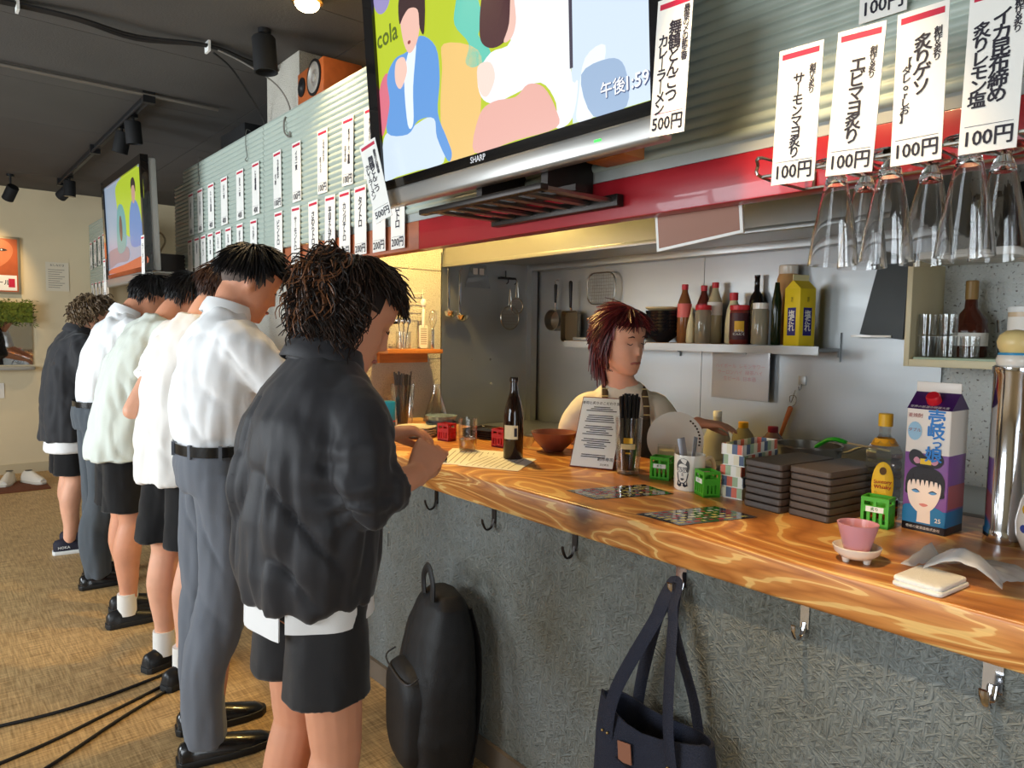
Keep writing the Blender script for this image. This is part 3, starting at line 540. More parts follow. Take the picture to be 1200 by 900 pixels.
# ------------------------------------------------------------------ far wall things
po = thing('framed_poster', 'framed poster with an orange portrait on the cream wall', 'poster', (.44, 8.09, 1.69))
MB().box(-.345, .345, -.02, .005, 0, .525).build('frame', M('pewter_frame', (150, 142, 124), .4, .4), po, bevel=.004)
MB().box(-.325, .325, -.0215, -.0205, .02, .505).build('print', M('orange_print', (176, 84, 40), .5, var=.35, vs=3), po)
flat('face_print', blob([(-.1, .2), (.1, .2), (.25, .3), (.29, .42), (.2, .5), (-.05, .5), (-.15, .35)]), -.0218, M('face_print', (206, 120, 76), .5, var=.2, vs=4), po)
flat('eye_print', blob([(.17, .40), (.21, .415), (.25, .40), (.21, .388)]), -.0224, M('eye_print', (50, 30, 26), .5), po); flat('eye_light', circ(.205, .402, .007, 8), -.0232, WHITE, po)
flat('text_card', [(.12, .03), (.315, .03), (.315, .17), (.12, .17)], -.0228, PAPER, po); letter('card_lettering', 'ビール', .055, INK, po, (.185, -.0236, .10), bold=.02); flat('red_stamp', [(.25, .06), (.30, .06), (.30, .14), (.25, .14)], -.0236, REDB, po)
nt_ = thing('paper_notice', 'white printed notice taped to the cream wall', 'notice', (1.08, 8.094, 1.735)); MB().box(-.095, .095, -.002, .002, 0, .275).build('sheet', M('notice_paper', (222, 212, 190), .6), nt_)
letter('heading_lettering', 'おしながき', .024, INK, nt_, (0, -.003, .245))
for i in range(9): MB().box(-.075, .06 - .02 * (i % 3), -.0028, -.002, .20 - .021 * i, .205 - .021 * i).build('print_line', M('faint_ink', (130, 122, 110), .7), nt_)
mr = thing('wall_mirror', 'frameless wall mirror over a small ledge on the cream wall', 'mirror', (.40, 8.09, 1.0)); MB().box(-.46, .46, -.006, .006, .03, .45).build('mirror_glass', M('mirror_silver', (235, 235, 235), .02, 1.0), mr)
sh = tag(MB().prism_z([(-.1, 8.098), (-.1, 7.99), (.80, 7.97), (.86, 8.0), (.875, 8.05), (.875, 8.098)], .985, 1.015).build('mirror_ledge', M('grey_ledge', (160, 160, 156), .4), None, bevel=.004), 'pale grey ledge below the wall mirror', 'shelf')
tag(MB().box(.5, .63, 8.092, 8.099, .72, .86).build('wall_card', PAPERW, None), 'small cream card on the wall below the mirror ledge', 'card')
# artificial moss garland
rg = random.Random(3); gm = MB()
for i in range(1500):
    p = Vector((rg.uniform(-.05, .88), 8.0 + rg.uniform(-.07, .09), 1.40 + rg.random() * .23)); d = Vector((rg.uniform(-1, 1), rg.uniform(-1, .2), rg.uniform(-.9, .9))).normalized() * rg.uniform(.02, .05); s = d.cross(Vector((rg.random(), rg.random(), rg.random()))).normalized() * .006
    gm.add([p, p + d * .5 + s, p + d, p + d * .5 - s], [(0, 1, 2, 3)])
mg = thing('moss_garland', 'bushy artificial green moss above the mirror', 'plant', (0, 0, 0)); g = gm.build('foliage', M('moss_leaf', (96, 108, 34), .7, var=.4, vs=20), mg, fix=False); g['kind'] = 'stuff'
MB().box(-.05, .86, 7.98, 8.09, 1.43, 1.61).build('moss_base', M('moss_base', (96, 108, 34), .9, var=.3, vs=30, bump=.8, bs=60), mg)
# mat and shoes
tag(MB().box(.25, .86, 7.14, 7.62, 0.0, .012).build('door_mat', M('brown_mat', (110, 62, 38), .9, bump=.4, bs=200), None, bevel=.004), 'brown door mat under the white shoes', 'mat')
def white_shoe(loc, rz, label):
    t = thing('sneaker', label, 'shoe', loc, rz, 'white shoes on the mat'); up = MB(); rs = []
    for x, w, h in ((-.13, .028, .065), (-.11, .036, .085), (-.05, .038, .09), (0, .041, .085), (.05, .046, .062), (.10, .044, .045), (.135, .028, .03)):
        rs.append([Vector((x, w * math.cos(a) , .018 + max(0, h * math.sin(a)) if math.sin(a) > 0 else .018)) for a in [2 * PI * j / 14 for j in range(14)]])
    up.rings(rs).build('upper', M('white_leather', (226, 218, 204), .5), t, True); MB().prism_z([(x, w) for x, w in ((-.138, .02), (-.12, .038), (0, .044), (.06, .05), (.11, .046), (.145, .022), (.145, -.022), (.11, -.046), (.06, -.05), (0, -.044), (-.12, -.038), (-.138, -.02))], 0, .022).build('sole', M('white_sole', (206, 198, 182), .6), t, bevel=.004)
    MB().lathe([(.001, 0), (.026, .0), (.03, .004)], 12, (-.06, 0, .105)).build('opening', M('shoe_lining', (90, 84, 74), .9), t)
white_shoe((.585, 7.50, .012), -1.9, 'white shoe on the brown mat, toe pointing to the wall ledge'); white_shoe((.765, 7.44, .012), -1.1, 'white shoe on the brown mat, turned slightly outward'); white_shoe((.42, 7.50, .012), -1.7, 'white shoe on the brown mat, at its outer side')
# tv side cable loop, floor cables
tag(MB().tube(curve([(1.32, 5.40, 1.98), (1.30, 5.25, 2.03), (1.31, 5.17, 1.97), (1.30, 5.27, 1.89), (1.31, 5.20, 1.81), (1.32, 5.32, 1.77)], 6), .006, 6).build('tv_cable', M('beige_cable', (176, 156, 120), .5), None, True), 'beige cable looping beside the far television', 'cable')
for p, lab in (([(.95, 3.05, .006), (.45, 2.92, .006), (.05, 2.95, .006), (-.9, 3.1, .006)], 'black floor cable nearest the cream wall'), ([(.92, 3.0, .005), (.5, 2.80, .005), (.1, 2.66, .005), (-.9, 2.5, .005)], 'brown flat cable between the two black floor cables'), ([(.92, 2.96, .006), (.55, 2.75, .006), (.1, 2.45, .006), (-.9, 1.95, .006)], 'black floor cable crossing nearest the grey trousers')):
    tag(MB().tube(curve(p, 8), .006, 8).build('floor_cable', CABLE if 'black' in lab else M('brown_cable', (90, 70, 46), .6), None, True), lab, 'cable')
# ------------------------------------------------------------------ things on the bar
CT = 0.931
CLEAR = thin_glass('clear_glass', (0.97, 0.98, 0.98), 0.05, 0.55); AMBER = M('amber_liquid', (214, 160, 60), .1, trans=.85, ior=1.33)
BROWNG = M('brown_bottle_glass', (40, 20, 8), .08, trans=.35, coat=.3); LABELP = M('label_paper', (222, 206, 168), .6)
GREENP = M('green_crate_plastic', (70, 168, 36), .4); REDP = M('red_crate_plastic', (196, 30, 34), .4); CERW = M('white_ceramic', (236, 230, 218), .2, coat=.3)
def lathe_glass(mb, prof, t=.002, n=28, c=(0, 0, 0)):
    inner = [(max(r - t, .0005), z) for r, z in prof]
    inner[0] = (inner[0][0], prof[0][1] + t * 2); return mb.lathe(prof + inner[::-1], n, c)
REALG = M('drinking_glass', (250, 250, 250), .02, trans=1.0, ior=1.46)
# beer bottle
b = thing('beer_bottle', 'brown glass beer bottle with a cream label on the bar', 'bottle', (1.644, 1.935, CT))
MB().lathe([(.033, 0), (.036, .006), (.036, .155), (.032, .185), (.020, .225), (.0145, .25), (.0135, .278), (.0155, .28), (.0155, .292), (.012, .294)], 28).build('body', BROWNG, b, True)
def wrap(r, a0, a1, z0, z1, n=14):
    mb = MB(); v = []; 
    for i in range(n + 1):
        a = a0 + (a1 - a0) * i / n; c, s = math.cos(a), math.sin(a); v += [(r * c, r * s, z0), (r * c, r * s, z1), ((r - .0006) * c, (r - .0006) * s, z1), ((r - .0006) * c, (r - .0006) * s, z0)]
    f = []
    for i in range(n):
        for j in range(4): f.append((4 * i + j, 4 * i + (j + 1) % 4, 4 * i + 4 + (j + 1) % 4, 4 * i + 4 + j))
    f += [(3, 2, 1, 0), tuple(4 * n + j for j in range(4))]
    return mb.add(v, f)
wrap(.0367, PI * .95, PI * 1.42, .075, .125).build('label', LABELP, b, True); wrap(.0372, PI * 1.30, PI * 1.39, .085, .115).build('barcode', INK, b, True)
MB().lathe([(.0158, .280), (.0162, .290), (.014, .296)], 20).build('mouth_ring', BROWNG, b, True)
# tumbler with tea-coloured drink
g = thing('tumbler', 'clear glass tumbler holding a little amber drink', 'glass', (1.62, 2.178, CT))
lathe_glass(MB(), [(.030, 0), (.034, .004), (.036, .06), (.036, .125)], .0022).build('glass', CLEAR, g, True); MB().lathe([(.031, .006), (.0335, .02), (.0335, .045)], 24).build('drink', AMBER, g, True)
# mini crates
def crate(loc, rz, mat, label, txt=None):
    t = thing('mini_crate', label, 'mini crate', loc, rz); w, d, h = .062, .05, .072; k = .005
    MB().box(-w / 2, w / 2, -d / 2, d / 2, 0, .006).build('base', mat, t)
    for sy in (-1, 1):
        s = MB(); y0, y1 = (sy * d / 2 - (k if sy > 0 else 0), sy * d / 2 + (k if sy < 0 else 0))
        s.box(-w / 2, w / 2, y0, y1, .062, h).box(-w / 2, w / 2, y0, y1, .036, .052).box(-w / 2, w / 2, y0, y1, .0, .010)
        for i in range(5): x = -w / 2 + i * (w - .007) / 4; s.box(x, x + .007, y0, y1, .010, .036)
        for x in (-w / 2, w / 2 - .007, -.0035): s.box(x, x + .007, y0, y1, .052, .062)
        s.build('long_side', mat, t)
    for sx in (-1, 1):
        s = MB(); x0, x1 = (sx * w / 2 - (k if sx > 0 else 0), sx * w / 2 + (k if sx < 0 else 0)); a, bb = -d / 2 + k, d / 2 - k
        s.box(x0, x1, a, bb, .064, h).box(x0, x1, a, bb, .034, .052).box(x0, x1, a, bb, 0, .010)
        for i in range(4): y = a + i * (bb - a - .006) / 3; s.box(x0, x1, y, y + .006, .010, .034)
        s.build('short_side', mat, t)
    if txt: MB().box(-.02, .02, -d / 2 - .0006, -d / 2, .037, .05).build('white_plate', WHITE, t); letter('crate_lettering', txt, .009, M('green_ink', (40, 120, 30), .6) , t, (0, -d / 2 - .001, .0435), bold=.02)
    return t
crate((1.795, 1.385, CT), -PI / 2 + .35, GREENP, 'bright green mini bottle crate beside the straw glass', '炙り'); crate((1.712, 1.160, CT), -PI / 2 - .55, GREENP, 'bright green mini bottle crate between mug and striped boxes', '炙り'); crate((1.765, .715, CT), -PI / 2 + .10, GREENP, 'bright green mini bottle crate in front of the whisky bottle', '炙り')
crate((1.705, 2.44, CT), -PI / 2 + .2, REDP, 'red mini bottle crate by the patterned bowls'); crate((1.785, 2.175, CT), -PI / 2 + .2, REDP, 'red mini bottle crate behind the beer bottle')
# menu stand
ms = thing('menu_stand', 'white printed menu card leaning on a dark red stand', 'menu card', (1.735, 1.635, CT + .002), -1.15); ms.rotation_euler = (-.50, 0, -1.15)
MB().box(-.078, .078, 0.0, .004, 0, .262).build('backing', M('dark_red_board', (110, 34, 34), .5), ms, bevel=.001)
MB().box(-.075, .075, -.001, 0.0, .003, .258).build('sheet', M('menu_sheet', (236, 240, 244), .5), ms)
letter('heading_lettering', '寿司と炙りのこだわり宣言', .0125, INK, ms, (0, -.0016, .238), bold=.01)
rr = random.Random(5)
for i, z in enumerate([.222, .215, .208] + [.190 - .0075 * k for k in range(4)] + [.150 - .0075 * k for k in range(5)] + [.102 - .0075 * k for k in range(5)] + [.045, .038]):
    hw = rr.uniform(.028, .055) if i > 2 else (.03, .04, .055)[i]; MB().box(-hw, hw, -.0014, -.001, z, z + .003).build('print_line', INK, ms)
letter('stamp_lettering', '創作寿司', .014, INK, ms, (.045, -.0016, .033), bold=.01); letter('stamp_lettering', '店主敬白', .008, INK, ms, (.045, -.0016, .014))
MB().add([(-.05, .004, .2), (.05, .004, .2), (.05, .006, .2), (-.05, .006, .2), (-.05, .15, .085), (.05, .15, .085), (.05, .152, .085), (-.05, .152, .085)], [(0, 1, 2, 3), (4, 7, 6, 5), (0, 4, 5, 1), (1, 5, 6, 2), (2, 6, 7, 3), (3, 7, 4, 0)]).build('rear_leg', M('dark_red_board', (110, 34, 34), .5), ms)
# straw glass and straws
sg = thing('straw_glass', 'tall clear glass with gold emblem packed with black straws', 'glass', (1.775, 1.507, CT))
lathe_glass(MB(), [(.036, 0), (.038, .006), (.041, .09), (.044, .185)], .003).build('glass', CLEAR, sg, True); MB().lathe([(.034, .003), (.035, .014)], 24).build('thick_base', M('glass_base', (220, 214, 200), .05, trans=.9), sg, True)
GOLD = M('gold_print', (196, 150, 40), .35, .5); A0 = math.atan2(-.62, -.78)
wrap(.0432, A0 - .55, A0 + .55, .085, .102).build('gold_band', M('cream_print', (216, 196, 140), .5), sg, True); wrap(.0434, A0 - .35, A0 + .35, .104, .122).build('gold_crest', GOLD, sg, True); wrap(.0424, A0 - .2, A0 + .2, .07, .075).build('gold_line', GOLD, sg, True)
straw = None; rs = random.Random(8)
for i in range(18):
    a = 2 * PI * i / 13; rad = .021 if i < 13 else .009; bx, by = rad * .8 * math.cos(a), rad * .8 * math.sin(a); tx, ty = bx * 1.75 + rs.uniform(-.003, .003), by * 1.75 + rs.uniform(-.003, .003)
    H = .255 + rs.uniform(-.006, .01)
    o = MB().tube([(bx, by, .015), (tx, ty, H)], .0042, 8).build('drinking_straw', M('black_straw', (16, 16, 18), .3), None, True); o.location = (1.775, 1.507, CT)
    tag(o, 'black plastic drinking straw standing in the tall emblem glass', 'straw', 'black straws in the tall glass')
# clear plastic rack and steel jar behind the straw glass
pc = thing('clear_box', 'small clear plastic box with card holders behind the straw glass', 'container', (1.89, 1.44, CT), -.9)
lb = MB().box(-.03, .03, -.03, -.028, 0, .09).box(-.03, .03, .028, .03, 0, .09).box(-.03, -.028, -.028, .028, 0, .09).box(.028, .03, -.028, .028, 0, .09).box(-.03, .03, -.03, .03, 0, .003); lb.build('box', CLEAR, pc)
for i in range(5): MB().box(-.024, .024, -.022 + i * .01, -.018 + i * .01, .004, .075).build('sachet', M('sachet', (220, 210, 186), .6), pc)
bb = tag(MB().lathe([(.02, 0), (.028, .01), (.034, .03), (.036, .045), (.033, .045), (.03, .03), (.02, .012), (.001, .01)], 24).build('sauce_bowl', M('black_glaze', (26, 24, 26), .15), None, True), 'small black glazed bowl beside the green crate', 'bowl'); bb.location = (1.90, 1.37, CT)
# mug with portrait
mg_ = thing('mug', 'white mug printed with a bespectacled man beside green crates', 'mug', (1.742, 1.243, CT), -1.02)
MB().lathe([(.041, 0), (.044, .004), (.045, .1), (.0445, .104), (.042, .104), (.0415, .02), (.001, .016)], 32).build('cup', CERW, mg_, True)
MB().tube(curve([(.043, 0, .085), (.068, 0, .09), (.08, 0, .062), (.07, 0, .032), (.043, 0, .025)], 5), .0065, 8).build('handle', CERW, mg_, True).rotation_euler = (0, 0, .55)
def on_cyl(r, pts):                       # a flat outline wrapped round a cylinder (u along the curve, z up)
    mb = MB(); n = len(pts); o = []; i_ = []
    for u, z in pts:
        a = -PI / 2 + u / r; o.append((r * math.cos(a), r * math.sin(a), z)); i_.append(((r - .0008) * math.cos(a), (r - .0008) * math.sin(a), z))
    mb.add(o + i_, [tuple(range(n))] + [(i, i + n, (i + 1) % n + n, (i + 1) % n) for i in range(n)]); return mb
off = -.018
def sh_(p): return [(u + off, z) for u, z in p]
on_cyl(.0453, sh_(blob([(-.017, .058), (-.02, .075), (-.012, .09), (.004, .096), (.018, .088), (.021, .07), (.017, .055), (.012, .062), (.013, .074), (-.002, .08), (-.014, .074)]))).build('print_hair', M('grey_ink', (84, 82, 80), .6), mg_)
for p in ([(-.015, .070), (-.002, .069), (-.002, .067), (-.015, .068)], [(.0, .069), (.013, .07), (.013, .067), (.0, .067)]): on_cyl(.0456, sh_(p)).build('print_brow', INK, mg_)
for s in (-.008, .007):
    on_cyl(.0455, sh_(circ(s, .060, .0068, 14, .0055))).build('print_lens', INK, mg_); on_cyl(.0458, sh_(circ(s, .060, .0052, 14, .0038))).build('print_eye', CERW, mg_); on_cyl(.0460, sh_(circ(s, .060, .0018, 8))).build('print_pupil', INK, mg_)
on_cyl(.0456, sh_(blob([(-.006, .036), (0, .038), (.006, .036), (0, .031)]))).build('print_mouth', M('grey_ink', (84, 82, 80), .6), mg_); on_cyl(.0456, sh_([(-.002, .054), (.002, .054), (.003, .044), (-.003, .044)])).build('print_nose', M('pale_ink', (170, 166, 160), .6), mg_)
on_cyl(.0455, sh_([(-.015, .03), (-.012, .018), (-.004, .024), (-.002, .016), (-.008, .012), (-.018, .016)])).build('print_collar', INK, mg_); on_cyl(.0455, sh_([(.014, .03), (.012, .018), (.004, .024), (.002, .016), (.008, .012), (.017, .016)])).build('print_collar', INK, mg_)
on_cyl(.0455, sh_([(-.0165, .056), (-.0185, .05), (-.014, .03), (-.006, .022), (.006, .022), (.014, .03), (.0185, .05), (.0165, .056), (.0155, .05), (.012, .032), (.005, .0245), (-.005, .0245), (-.012, .032), (-.0155, .05)])).build('print_jaw', INK, mg_)
for a, tl, lab in ((.2, .25, 'clip'), (-.5, -.2, 'card')):
    o = MB().box(-.012, .012, -.0015, .0015, .02, .155).build('card_holder', M('brushed_tin', (150, 150, 156), .35, .6), None, bevel=.001); o.location = (1.742, 1.243, CT); o.rotation_euler = (0, tl, a); tag(o, 'thin grey metal %s standing in the white mug' % lab, 'card holder')
# striped paper boxes
pal = [(236, 226, 196), (92, 106, 132), (222, 112, 88), (168, 188, 150), (240, 236, 224)]
SM = [M('stripe_%d' % i, c, .6) for i, c in enumerate(pal)]
for k in range(5):
    t = thing('striped_box', ['lowest', 'second lowest', 'middle', 'second highest', 'topmost open'][k] + ' striped paper box in the stack beside the trays', 'paper box', (1.832 + .003 * (k % 2), 1.100 + .002 * (k % 3), CT + k * .0305), -PI / 2 + .06 + .02 * (k % 2 - .5))
    w, d, h = .066, .20, .030
    MB().box(-w / 2, w / 2, -d / 2, d / 2, 0, .003).build('base', SM[4], t)
    for side in range(4):
        L = w if side % 2 == 0 else d; n = 4 if L == w else 10; A = Matrix.Rotation(side * PI / 2, 4, 'Z'); off_ = (d if side % 2 == 0 else w) / 2
        for i in range(n):
            x0 = -L / 2 + i * L / n; MB().box(x0, x0 + L / n, -off_, -off_ + .003, .003, h, A).build('stripe', SM[(i + k) % 5 if side % 2 == 0 else (i * 2 + k) % 5], t)
# brown trays: two stacks of seven
TRAYM = M('dark_brown_tray', (78, 66, 58), .45, var=.08, vs=6)
def rrect(w, d, r, n=4):
    p = []
    for cx, cy, a0 in ((w / 2 - r, d / 2 - r, 0), (-w / 2 + r, d / 2 - r, PI / 2), (-w / 2 + r, -d / 2 + r, PI), (w / 2 - r, -d / 2 + r, 1.5 * PI)):
        p += [(cx + r * math.cos(a0 + PI / 2 * i / n), cy + r * math.sin(a0 + PI / 2 * i / n)) for i in range(n + 1)]
    return p
def tray_mesh():
    rs = []
    for s, z in ((.97, 0), (1.0, .003), (1.0, .014), (.99, .0165)): rs.append([Vector((x * s, y * s, z)) for x, y in rrect(.235, .113, .008)])
    return MB().rings(rs)
proto = None
for s, (cx, cy, rz) in enumerate(((1.80, .960, -.12), (1.806, .835, -.14))):
    for k in range(7):
        if proto is None: o = proto = tray_mesh().build('serving_tray', TRAYM, None, True, sharp=.5)
        else: o = proto.copy(); COL.objects.link(o)
        o.location = (cx + .002 * ((k * 7) % 3 - 1), cy, CT + k * .0182); o.rotation_euler = (0, 0, rz)
        tag(o, ['topmost', 'second highest', 'third highest', 'middle', 'third lowest', 'second lowest', 'lowest'][6 - k] + ' dark brown tray in the stack ' + ('next to the striped boxes' if s == 0 else 'next to the green crate'), 'tray', 'brown tray stacks')
# whisky bottle
wh = thing('whisky_bottle', 'clear faceted whisky bottle with yellow oval label', 'bottle', (1.86, .745, CT), -1.2)
def hexr(s, z, n=8): return [Vector((s * math.cos(2 * PI * (j + .5) / n), s * math.sin(2 * PI * (j + .5) / n), z)) for j in range(n)]
rg_ = []
for i in range(7): rg_ += [(.042 - .0015, .006 + i * .024), (.044, .012 + i * .024), (.044, .024 + i * .024)]
mbw = MB(); mbw.rings([hexr(.038, 0)] + [hexr(s, z) for s, z in rg_] + [hexr(.036, .185), hexr(.018, .205), hexr(.0145, .212), hexr(.0145, .235)])
mbw.build('glass', thin_glass('bottle_glass', (.93, .96, .95), .10, .6), wh, True, sharp=.3); MB().rings([hexr(.0385, .004), hexr(.039, .05)]).build('whisky', M('whisky', (206, 100, 40), .1, trans=.8, ior=1.36), wh)
MB().lathe([(.0165, .232), (.0168, .262), (.015, .264)], 20).build('cap', M('yellow_cap', (226, 172, 30), .35), wh, True)
MB().lathe([(.032, .185), (.022, .202)], 20, cap0=False, cap1=False).build('neck_label', M('orange_label', (232, 160, 30), .5), wh, True)
on_cyl(.0452, [(u, z) for u, z in circ(0, .09, .026, 28, .058)]).build('label', M('yellow_label', (232, 184, 34), .5), wh)
letter('label_lettering', 'Suntory', .0125, M('red_ink', (150, 30, 24), .6), wh, (0, -.0466, .098), bold=.02); letter('label_lettering', 'Whisky', .0125, M('red_ink2', (150, 30, 24), .6), wh, (0, -.0466, .085), bold=.02); on_cyl(.0456, circ(0, .125, .008, 12, .010)).build('label_crest', M('brown_ink', (90, 60, 20), .6), wh)
# shochu carton
ca = thing('drink_carton', 'tall purple and white drink carton with a red cap', 'carton', (1.842, .622, CT), -1.62)
W = .0485; H1 = .288; H2 = .328
CW = M('carton_white', (238, 228, 216), .35); CP = M('carton_purple', (132, 82, 150), .35); CPD = M('carton_dark_purple', (66, 26, 88), .35); CBLUE = M('carton_blue', (30, 116, 170), .35); CBLK = M('carton_black', (26, 18, 24), .35)
body = MB(); body.mi = 0
def band(z0, z1, mi): body.mi = mi; body.rings([[Vector((x, y, z)) for x, y in rrect(2 * W, 2 * W, .004, 2)] for z in (z0, z1)], False, False)
band(0.0, .018, 3); band(.018, .055, 2); band(.055, .185, 1); band(.185, H1, 0)
body.mi = 3; body.add([(x, y, 0) for x, y in rrect(2 * W, 2 * W, .004, 2)], [tuple(range(len(rrect(2 * W, 2 * W, .004, 2))))])
# purple-to-orange side print
bo = body.build('body', [CW, CP, CBLUE, CBLK], ca, True, sharp=.5)
gb = MB(); gb.mi = 0
gb.add([(-W, -W, H1), (W, -W, H1), (W, W, H1), (-W, W, H1), (-W, 0, H2), (W, 0, H2)], [(0, 1, 5, 4), (2, 3, 4, 5), (1, 2, 5), (3, 0, 4)]); gb.build('gable', CPD, ca)
MB().box(-W, W, -.002, .002, H2 - .003, H2 + .022).build('top_fin', CW, ca, bevel=.001)
MB().lathe([(.0155, 0), (.0155, .016), (.013, .020), (.001, .021)], 20, M4=Matrix.Translation((.002, -.026, .306)) @ Matrix.Rotation(.68, 4, 'X')).build('cap', M('red_cap', (206, 30, 44), .35), ca, True)
Y = -W - .0004
def cf(n, p, m_, l=0): return flat(n, [(max(-.0470, min(.0470, u)), max(.0185, z)) for u, z in p], Y - .0004 * l, m_, ca)
INKB = M('print_black', (24, 18, 22), .4); SKINP = M('print_skin', (240, 220, 206), .4); BLU = M('print_blue', (26, 122, 200), .4)
cf('print_bust', blob([(-.046, .02), (-.046, .055), (-.028, .062), (-.016, .058), (.012, .058), (.024, .062), (.046, .05), (.046, .02)], 3), CBLUE, 1)
cf('print_neck', [(-.014, .022), (.016, .022), (.014, .07), (-.012, .07)], SKINP, 2)
cf('print_hair', blob([(-.042, .10), (-.040, .13), (-.026, .15), (.0, .155), (.028, .148), (.042, .128), (.042, .10), (.036, .085), (-.034, .085)], 4), INKB, 3)
cf('print_bun', blob([(-.038, .178), (-.030, .192), (-.014, .19), (.0, .178), (.016, .188), (.032, .186), (.038, .17), (.028, .155), (.008, .152), (-.012, .152), (-.032, .160)], 4), INKB, 3)
for s in (-1, 1): cf('print_bun_gap', blob([(s * .010, .165), (s * .020, .176), (s * .027, .168), (s * .020, .160)], 3), M('print_pink', (206, 140, 160), .4), 4)
cf('print_hair_tie', [(-.012, .160), (.012, .160), (.012, .173), (-.012, .173)], M('print_gold', (240, 196, 30), .4), 5)
cf('print_face', blob([(-.036, .115), (-.036, .085), (-.027, .06), (-.004, .043), (.02, .058), (.033, .085), (.035, .115), (.02, .122), (-.02, .122)], 4), SKINP, 4)
for i in range(7): cf('print_fringe', [(-.034 + i * .0098, .135), (-.0245 + i * .0098, .135), (-.029 + i * .0098, .107 + .003 * (i % 2))], INKB, 5)
for s in (-1, 1):
    cf('print_eye', blob([(s * .010, .094), (s * .018, .099), (s * .027, .095), (s * .018, .091)], 3), M('print_eye_blue', (90, 150, 200), .4), 5); cf('print_lash', blob([(s * .008, .093), (s * .018, .1005), (s * .029, .095), (s * .018, .098)], 3), INKB, 6)
cf('print_lips', blob([(-.010, .065), (0, .068), (.010, .065), (0, .060)], 3), M('print_lips', (214, 130, 120), .4), 5)
letter('brand_lettering', '壱\n岐', .040, BLU, ca, (.018, Y - .0005, .252), bold=.028, line=.80); letter('brand_lettering', 'っ', .026, BLU, ca, (.022, Y - .0022, .210), bold=.028); letter('brand_lettering', '娘', .038, BLU, ca, (.016, Y - .0030, .182), bold=.028)
letter('red_lettering', '麦焼酎', .011, M('red_ink', (150, 30, 24), .6), ca, (-.028, Y - .0005, .272)); cf('print_badge', circ(-.028, .236, .0155, 16, .022), M('badge_blue', (150, 190, 214), .4), 1); letter('red_lettering', 'ダブル', .0095, M('red_ink', (150, 30, 24), .6), ca, (-.028, Y - .0014, .238))
letter('strength_lettering', '25', .014, CW, ca, (.032, Y - .0014, .032), bold=.02); letter('foot_lettering', '壱岐の蔵酒造株式会社', .0075, CW, ca, (0, Y - .0006, .009))
letter('gable_lettering', '世界の銘酒の特選大麦', .0085, CW, ca, (0, -W + .003, H1 + .0055), (PI / 2 - .87, 0, 0))
sd = MB(); sd.box(W, W + .0004, -.044, .044, .06, .115); sd.build('side_print', M('carton_side_orange', (176, 92, 96), .35), ca)
# steel dispenser column with round stopper
co = thing('drink_dispenser', 'polished steel drink dispenser cylinder with a rounded yellow-white stopper', 'dispenser', (1.853, .478, CT))
MB().lathe([(.040, 0), (.041, .004), (.041, .03), (.0385, .034), (.0385, .375), (.041, .38), (.041, .392), (.036, .396)], 40).build('cylinder', CHROME, co, True)
MB().lathe([(.030, .394), (.034, .398), (.036, .408), (.033, .418), (.030, .420)], 28).build('stopper_neck', CERW, co, True); MB().lathe([(.0315, .418), (.0325, .421), (.0315, .424)], 28).build('stopper_ring', M('blue_ring', (40, 140, 190), .4), co, True)
MB().lathe([(.028, .424), (.034, .436), (.036, .448), (.032, .462), (.02, .472), (.001, .475)], 28).build('stopper_knob', M('stopper_yellow', (232, 206, 140), .35), co, True)
# decorated round bottle
va = thing('ceramic_bottle', 'white round ceramic bottle with yellow and blue painted pattern', 'bottle', (1.80, .385, CT))
MB().lathe([(.03, 0), (.045, .008), (.058, .04), (.06, .07), (.052, .115), (.036, .155), (.022, .19), (.018, .225), (.021, .235), (.019, .24)], 36).build('body', CERW, va, True)
for k, (a, z, r, c) in enumerate(((2.7, .10, .018, (214, 170, 40)), (3.1, .085, .014, (60, 80, 160)), (3.3, .12, .012, (60, 120, 70)), (2.4, .13, .012, (60, 80, 160)), (2.9, .16, .014, (214, 170, 40)), (3.5, .07, .014, (214, 170, 40)), (2.6, .06, .012, (60, 80, 160)), (3.2, .19, .009, (214, 120, 40)))):
    rr_ = {.10: .0555, .085: .058, .12: .0507, .13: .0467, .16: .034, .07: .0602, .06: .0594, .19: .0222}[z]
    MB().sphere((0, 0, 0), (.0015, r, r * .8), 10, 6, M4=Matrix.Identity(4)).build('painted_motif', M('glaze_%d_%d_%d' % c, c, .25), va, True).matrix_local = Matrix.Rotation(a, 4, 'Z') @ Matrix.Translation((rr_, 0, z)) @ Matrix.Rotation(-.35 if z > .1 else 0, 4, 'Y')
# pink cup on footed dish
dsh = thing('footed_dish', 'small cream footed dish under the pink cup', 'dish', (1.445, .622, CT)); MB().lathe([(.012, .008), (.03, .010), (.042, .02), (.046, .032), (.044, .033), (.036, .022), (.001, .016)], 32).build('bowl', CERW, dsh, True)
for a in (0.4, 2.5, 4.6): MB().lathe([(.006, 0), (.009, .012)], 10, (.022 * math.cos(a), .022 * math.sin(a), 0)).build('foot', CERW, dsh, True)
cu_ = tag(MB().lathe([(.020, 0), (.023, .003), (.038, .058), (.039, .062), (.036, .062), (.022, .008), (.001, .006)], 36).build('sake_cup', M('pink_ceramic', (214, 150, 160), .3, coat=.2), None, True), 'pale pink ceramic cup standing on the footed dish', 'cup'); cu_.location = (1.445, .622, CT + .017)
